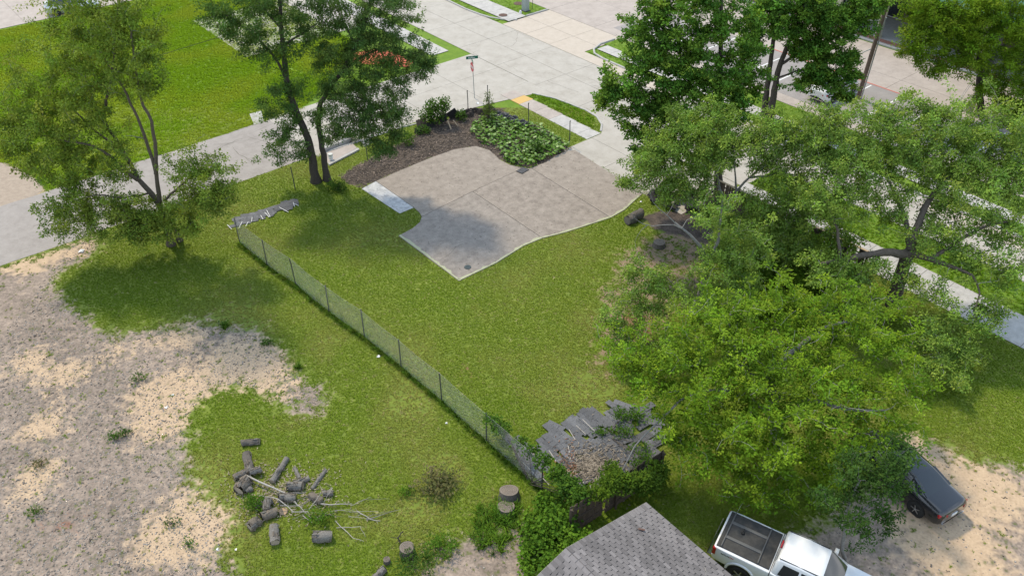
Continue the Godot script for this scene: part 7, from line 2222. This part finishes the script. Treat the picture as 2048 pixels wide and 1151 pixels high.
func plants() -> void:
	var fresh := [C(0.09, 0.19, 0.016), C(0.13, 0.23, 0.022), C(0.065, 0.14, 0.018)]
	var deep := [C(0.055, 0.12, 0.02), C(0.085, 0.16, 0.024), C(0.04, 0.085, 0.018)]
	var dry := [C(0.16, 0.15, 0.06), C(0.10, 0.115, 0.03), C(0.22, 0.18, 0.10)]
	bush("round_shrub", "round leafy green shrub at the back of the mulch bed", "shrub", "", 901, Vector3(-5.63, 0.00, -54.36), [[Vector3(-5.63, 0.00, -54.36) + Vector3(0, 1.1, 0), Vector3(0.95, 0.9, 0.9), 150], [Vector3(-5.85, 0.00, -54.36) + Vector3(-0.35, 0.7, 0.2), Vector3(0.7, 0.6, 0.6), 60], [Vector3(-5.33, 0.00, -54.36) + Vector3(0.4, 1.5, 0), Vector3(0.5, 0.7, 0.5), 50]], "vine", deep + [C(0.10, 0.20, 0.02)], 1.1)
	bush("tall_weed", "tall thin yellow-green weed standing at the head of the vine patch", "weed", "", 902, Vector3(-1.71, 0.00, -54.52), [[Vector3(-1.71, 0.00, -54.52) + Vector3(0, 0.7, 0), Vector3(0.55, 0.6, 0.5), 46], [Vector3(-1.71, 0.00, -54.52) + Vector3(0, 1.5, 0), Vector3(0.4, 0.5, 0.35), 26], [Vector3(-1.71, 0.00, -54.52) + Vector3(0, 2.1, 0), Vector3(0.22, 0.4, 0.2), 12]], "weed", [C(0.14, 0.19, 0.035), C(0.10, 0.155, 0.03)], 1.2, 7)
	bush("low_shrub", "low shrub between the boards on the mulch bed", "shrub", "", 903, Vector3(-6.46, 0.00, -52.85), [[Vector3(-6.46, 0.00, -52.85) + Vector3(0, 0.3, 0), Vector3(0.6, 0.35, 0.4), 50]], "vine", deep, 0.9)
	bush("low_shrub", "low shrub behind the tilted black panel", "shrub", "", 904, Vector3(-3.80, 0.00, -54.93), [[Vector3(-3.80, 0.00, -54.93) + Vector3(0, 0.4, 0), Vector3(0.45, 0.4, 0.4), 44]], "vine", deep, 0.9)
	bush("low_shrub", "small bright shrub at the foot of the dark trees", "shrub", "", 905, Vector3(-11.28, 0.00, -44.94), [[Vector3(-11.28, 0.00, -44.94) + Vector3(0, 0.3, 0), Vector3(0.75, 0.35, 0.5), 80]], "weed", deep, 1.1)
	bush("drooping_shrub", "pale green sprays at the mulch bed under the forked dark tree", "shrub", "", 906, Vector3(-7.50, 0.00, -51.03), [[Vector3(-7.50, 0.00, -51.03) + Vector3(0, 0.5, 0), Vector3(0.8, 0.5, 0.5), 80]], "weed", deep + fresh, 1.1)
	bush("ditch_shrub", "dark shrub growing over the culvert ditch", "shrub", "", 917, Vector3(-11.54, 0.00, -51.48), [[Vector3(-11.54, 0.00, -51.48) + Vector3(0, 0.35, -0.2), Vector3(1.2, 0.4, 0.5), 110]], "weed", deep, 1.1)
	# vine mass and the vines that climb the fences
	bush("vine_thicket", "dense bright green vine thicket between the chain link fence and the shingled roof", "vine", "", 907, Vector3(1.88, 0.00, -18.58), [
		[Vector3(1.09, 0.30, -18.49), Vector3(0.8, 0.5, 0.8), 180], [Vector3(1.87, 0.60, -18.96), Vector3(0.8, 0.8, 0.7), 190], [Vector3(2.41, 0.50, -18.13), Vector3(0.8, 0.8, 0.7), 190], [Vector3(0.69, 0.20, -17.68), Vector3(0.5, 0.35, 0.5), 70], [Vector3(1.62, 0.40, -17.33), Vector3(0.7, 0.6, 0.6), 150], [Vector3(0.92, 0.20, -19.48), Vector3(0.6, 0.35, 0.5), 80], [Vector3(1.43, 0.40, -20.05), Vector3(0.6, 0.5, 0.5), 90], [Vector3(0.95, 0.30, -16.77), Vector3(0.7, 0.5, 0.5), 90]], "vine", fresh, 1.0, 6)
	bush("fence_vine", "leafy vine draped over the far end of the chain link fence", "vine", "", 908, Vector3(0.75, 0.00, -21.48), [
		[Vector3(-0.83, 1.60, -23.58), Vector3(0.5, 0.35, 0.3), 34], [Vector3(-0.45, 1.50, -23.19), Vector3(0.4, 0.3, 0.3), 26], [Vector3(0.34, 1.20, -22.62), Vector3(0.35, 0.25, 0.3), 18], [Vector3(0.84, 1.70, -21.79), Vector3(0.35, 0.3, 0.25), 26], [Vector3(1.23, 1.75, -21.23), Vector3(0.4, 0.28, 0.28), 40], [Vector3(1.71, 1.75, -20.60), Vector3(0.45, 0.3, 0.3), 56], [Vector3(2.28, 1.60, -20.10), Vector3(0.5, 0.4, 0.4), 90], [Vector3(2.65, 1.60, -19.62), Vector3(0.5, 0.5, 0.4), 90], [Vector3(2.11, 1.00, -20.08), Vector3(0.4, 0.4, 0.3), 40], [Vector3(-0.53, 0.50, -23.89), Vector3(0.4, 0.4, 0.25), 26]], "vine", fresh + deep, 0.85, 2)
	bush("fence_vine", "mounded vine on top of the dark plank fence beside the roof's peak", "vine", "", 909, Vector3(4.68, 0.00, -20.97), [
		[Vector3(3.50, 1.90, -19.63), Vector3(0.5, 0.28, 0.35), 50], [Vector3(4.10, 2.00, -19.91), Vector3(0.6, 0.35, 0.4), 80], [Vector3(4.75, 1.95, -19.95), Vector3(0.6, 0.4, 0.4), 80], [Vector3(4.00, 1.70, -20.64), Vector3(0.5, 0.3, 0.4), 50], [Vector3(5.35, 1.60, -20.22), Vector3(0.5, 0.5, 0.4), 70], [Vector3(5.90, 1.50, -20.80), Vector3(0.4, 0.5, 0.4), 50]], "oak", [C(0.085, 0.16, 0.016), C(0.12, 0.19, 0.018), C(0.06, 0.11, 0.018)], 0.8, 3)
	bush("roofing_weeds", "weeds growing through the old roofing strips under the oak", "weed", "", 910, Vector3(4.25, 0.00, -24.10), [[Vector3(4.03, 0.15, -24.20), Vector3(0.5, 0.15, 0.35), 26], [Vector3(4.91, 0.20, -24.15), Vector3(0.5, 0.2, 0.4), 34], [Vector3(5.54, 0.25, -23.03), Vector3(0.6, 0.25, 0.5), 40], [Vector3(5.62, 0.40, -22.08), Vector3(0.6, 0.4, 0.5), 80], [Vector3(5.33, 0.30, -25.02), Vector3(0.8, 0.3, 0.5), 80]], "weed", deep + fresh, 1.0, 2)
	bush("thicket", "tangled green thicket along the plank fence under the lacy trees", "shrub", "", 950, Vector3(15.99, 0.00, -35.39), [
		[Vector3(12.73, 1.00, -34.09), Vector3(1.3, 0.9, 1.1), 170], [Vector3(14.57, 1.20, -35.17), Vector3(1.4, 1.0, 1.1), 190], [Vector3(15.69, 1.20, -33.40), Vector3(1.3, 1.0, 1.0), 170], [Vector3(14.30, 1.00, -31.99), Vector3(1.2, 0.8, 1.0), 140], [Vector3(13.11, 0.80, -32.23), Vector3(1.1, 0.7, 0.9), 110], [Vector3(16.76, 1.40, -36.29), Vector3(1.2, 1.0, 0.9), 140], [Vector3(11.17, 0.70, -32.76), Vector3(1.0, 0.6, 0.9), 90], [Vector3(14.70, 1.30, -37.90), Vector3(1.2, 1.0, 0.9), 130], [Vector3(12.76, 1.10, -36.71), Vector3(1.0, 0.9, 0.9), 110]], "small", [C(0.085, 0.16, 0.012), C(0.12, 0.20, 0.016), C(0.06, 0.11, 0.012)], 1.05, 5)
	for q in [[Vector2(-3.17, -21.23), 0.95, "brushy dead-leaved bush in the grass near the wide stumps",dry + [C(0.08, 0.13, 0.02)],52,"oak"], [Vector2(-4.39, -20.97), 0.3, "small bright weed in a bare spot of the grass",fresh,22,"weed"], [Vector2(-10.48, -20.30), 0.55, "bright leafy weeds at the edge of the wood pile",fresh,60,"weed"], [Vector2(-7.70, -19.62), 0.6, "low green weeds under the scattered branches",fresh,46,"weed"], [Vector2(-2.83, -18.29), 0.75, "leafy clump beside the large round stump",fresh,70,"weed"], [Vector2(-3.69, -17.48), 0.9, "weedy clump at the edge of the bare patch below the stump",deep,80,"weed"], [Vector2(-1.25, -18.58), 0.3, "lone weed sprouting from the bare patch",fresh,16,"weed"], [Vector2(-12.30, -30.04), 0.3, "green tuft at the edge of the bare sand",deep,20,"weed"], [Vector2(-14.92, -31.57), 0.25, "small tuft on the bare sand near the verge grass",deep,12,"weed"], [Vector2(-17.55, -23.86), 0.4, "dark weed patch in the middle of the bare lot",deep,26,"weed"], [Vector2(-19.31, -19.98), 0.35, "dark weed on the gravel near the rust stain",deep,16,"weed"], [Vector2(-17.81, -27.55), 0.4, "thin weeds on the bare lot",deep,16,"weed"], [Vector2(-17.22, -24.10), 0.3, "small weeds beside the dark weed patch",deep,12,"weed"], [Vector2(-13.55, -19.39), 0.35, "weeds dotted on the pale sand patch",deep,10,"weed"], [Vector2(-12.56, -18.47), 0.35, "green sprigs at the foot of the pale sand patch",fresh,10,"weed"], [Vector2(-0.38, -19.62), 0.5, "long grass growing round the wide stumps",fresh,40,"weed"], [Vector2(-20.12, -22.41), 0.35, "dead brown plant on the gravel",dry,14,"weed"]]:
		var b := Vector3(q[0].x, 0, q[0].y)
		bush("weed_clump", q[2], "weed", "weeds about the lot", 920 + int(absf(q[0].x) * 37.0), b, [[b + Vector3(0, 0.12 + q[1] * 0.2, 0), Vector3(q[1], q[1] * 0.35, q[1] * 0.8), q[4]]], q[5], q[3], 0.9, 3)
	# long blades along the foot of the chain link fence, round stumps, by the kerb
	rng.seed = 930
	var xf := []
	var cols := PackedColorArray()
	var feet := [Vector3(-16.04, 0.00, -38.91), Vector3(-13.88, 0.00, -36.66), Vector3(-11.88, 0.00, -34.88), Vector3(-9.63, 0.00, -32.52), Vector3(-7.49, 0.00, -30.58), Vector3(-5.39, 0.00, -28.39), Vector3(-3.26, 0.00, -26.13), Vector3(-1.13, 0.00, -23.69), Vector3(1.23, 0.00, -21.07)]
	for i in 1300:
		var k := rng.randi() % (feet.size() - 1)
		var p: Vector3 = feet[k].lerp(feet[k + 1], rng.randf()) + Vector3(rr(-0.16, 0.10), 0, rr(-0.10, 0.16))
		var sc := rr(0.4, 0.95)
		xf.append(Transform3D(Basis(Vector3.UP, rr(0, TAU)).scaled(Vector3(sc, sc, sc)), p))
		cols.append(leaf_tint(fresh + [C(0.17, 0.21, 0.03)]))
	for q in [[Vector2(-0.48, -19.62), 1.1, 80], [Vector2(-0.77, -18.92), 0.9, 50], [Vector2(-10.45, -28.41), 0.15, 8], [Vector2(-14.81, -31.38), 0.15, 6], [Vector2(-0.28, -20.05), 0.5, 70]]:
		var c: Vector2 = q[0]
		for i in int(q[2]):
			var a := rr(0, TAU)
			var r: float = q[1] * sqrt(rng.randf())
			var sc := rr(0.7, 1.3)
			xf.append(Transform3D(Basis(Vector3.UP, rr(0, TAU)).scaled(Vector3(sc, sc, sc)), Vector3(c.x + cos(a) * r, 0, c.y + sin(a) * r)))
			cols.append(leaf_tint(fresh))
	var tg := scatter("tall_grass", clump_meshes["tall"], M.grass, xf, cols)
	tag(tg, "uncut long grass along the chain link fence and round the stumps", "grass")
	# big-leaved vine patch: leaves on short stalks, the largest ones singly
	rng.seed = 940
	var base := Vector3(0.39, 0.00, -51.03)
	var vp := thing("vine_patch", "patch of large round-leaved vines spilling over the edge of the drive", "vine", base)
	var lm := []
	for v in 4:
		var m := MB.new()
		var n := 9
		for k in n:
			var a := TAU * k / n
			var b := TAU * (k + 1) / n
			var ra := 0.5 * (1.0 + 0.14 * cos(a * 3 + v)) * (0.55 if k == 0 else 1.0)
			var rb := 0.5 * (1.0 + 0.14 * cos(b * 3 + v)) * (0.55 if k == n - 1 else 1.0)
			m.flat(Vector3(0, 0.05, 0), Vector3(cos(a) * ra, -0.06 * (v % 2), sin(a) * ra), Vector3(cos(b) * rb, -0.05, sin(b) * rb), Vector3.UP)
		lm.append(m.mesh())
	var mats := []
	for k in 6:
		var c: Color = [C(0.08, 0.17, 0.02), C(0.12, 0.23, 0.035), C(0.16, 0.27, 0.06), C(0.23, 0.34, 0.10), C(0.06, 0.13, 0.02), C(0.15, 0.24, 0.04)][k]
		var m := plain(c, 0.5)
		m.backlight_enabled = true
		m.backlight = Color(0.4, 0.4, 0.2)
		m.cull_mode = BaseMaterial3D.CULL_DISABLED
		mats.append(m)
	var outline := PackedVector2Array([Vector2(-2.75, -54.52), Vector2(-1.47, -55.59), Vector2(-0.52, -54.93), Vector2(0.96, -53.95), Vector2(1.88, -54.11), Vector2(2.93, -52.54), Vector2(3.70, -51.40), Vector2(4.08, -50.52), Vector2(2.98, -49.44), Vector2(2.09, -48.74), Vector2(1.22, -47.85), Vector2(0.37, -47.99), Vector2(-0.48, -48.74), Vector2(-0.84, -49.94), Vector2(-1.37, -50.67), Vector2(-2.28, -51.40), Vector2(-3.04, -52.70)])
	var cnt := 0
	while cnt < 300:
		var p := Vector2(rr(-5.5, 5.5), rr(-58, -46))
		if not in_poly(p, outline): continue
		var s := rr(0.17, 0.29)
		var o := put("leaf", lm[rng.randi() % 4], mats[rng.randi() % 6], vp)
		var y := rr(0.12, 0.48)
		o.transform = Transform3D((Basis(Vector3.UP, rr(0, TAU)) * Basis(Vector3.RIGHT, rr(-0.55, 0.55))).scaled(Vector3(s, s, s)), Vector3(p.x, y, p.y) - base)
		cnt += 1
	var vx := []
	var vc := PackedColorArray()
	for i in 900:
		var p := Vector2(rr(-5.5, 5.5), rr(-58, -46))
		if not in_poly(p, outline): continue
		vx.append(Transform3D(Basis(Vector3.UP, rr(0, TAU)).scaled(Vector3.ONE * rr(0.9, 1.5)), Vector3(p.x, rr(0.05, 0.22), p.y) - base))
		vc.append(leaf_tint(deep + fresh))
	scatter("undergrowth", clump_meshes["vine"], M.leaf, vx, vc, vp)
	var wx := []
	var wc := PackedColorArray()
	while wx.size() < 900:
		var p := Vector2(rr(-5.5, 5.5), rr(-58, -46))
		if not in_poly(p, outline): continue
		wx.append(Transform3D((Basis(Vector3.UP, rr(0, TAU)) * Basis(Vector3.RIGHT, rr(-0.55, 0.55))).scaled(Vector3.ONE * rr(0.13, 0.25)), Vector3(p.x, rr(0.1, 0.4), p.y) - base))
		wc.append(leaf_tint([C(0.10, 0.20, 0.03), C(0.15, 0.27, 0.05), C(0.20, 0.32, 0.085), C(0.075, 0.16, 0.025)]))
	scatter("small_leaves", lm[1], M.leaf, wx, wc, vp)
	bush("spiky_weed", "dark spiky weed in the middle of the vine patch", "weed", "", 941, Vector3(1.67, 0.00, -49.94), [[Vector3(1.67, 0.00, -49.94) + Vector3(0, 0.5, 0), Vector3(0.5, 0.45, 0.45), 60]], "weed", deep, 1.1, 6)
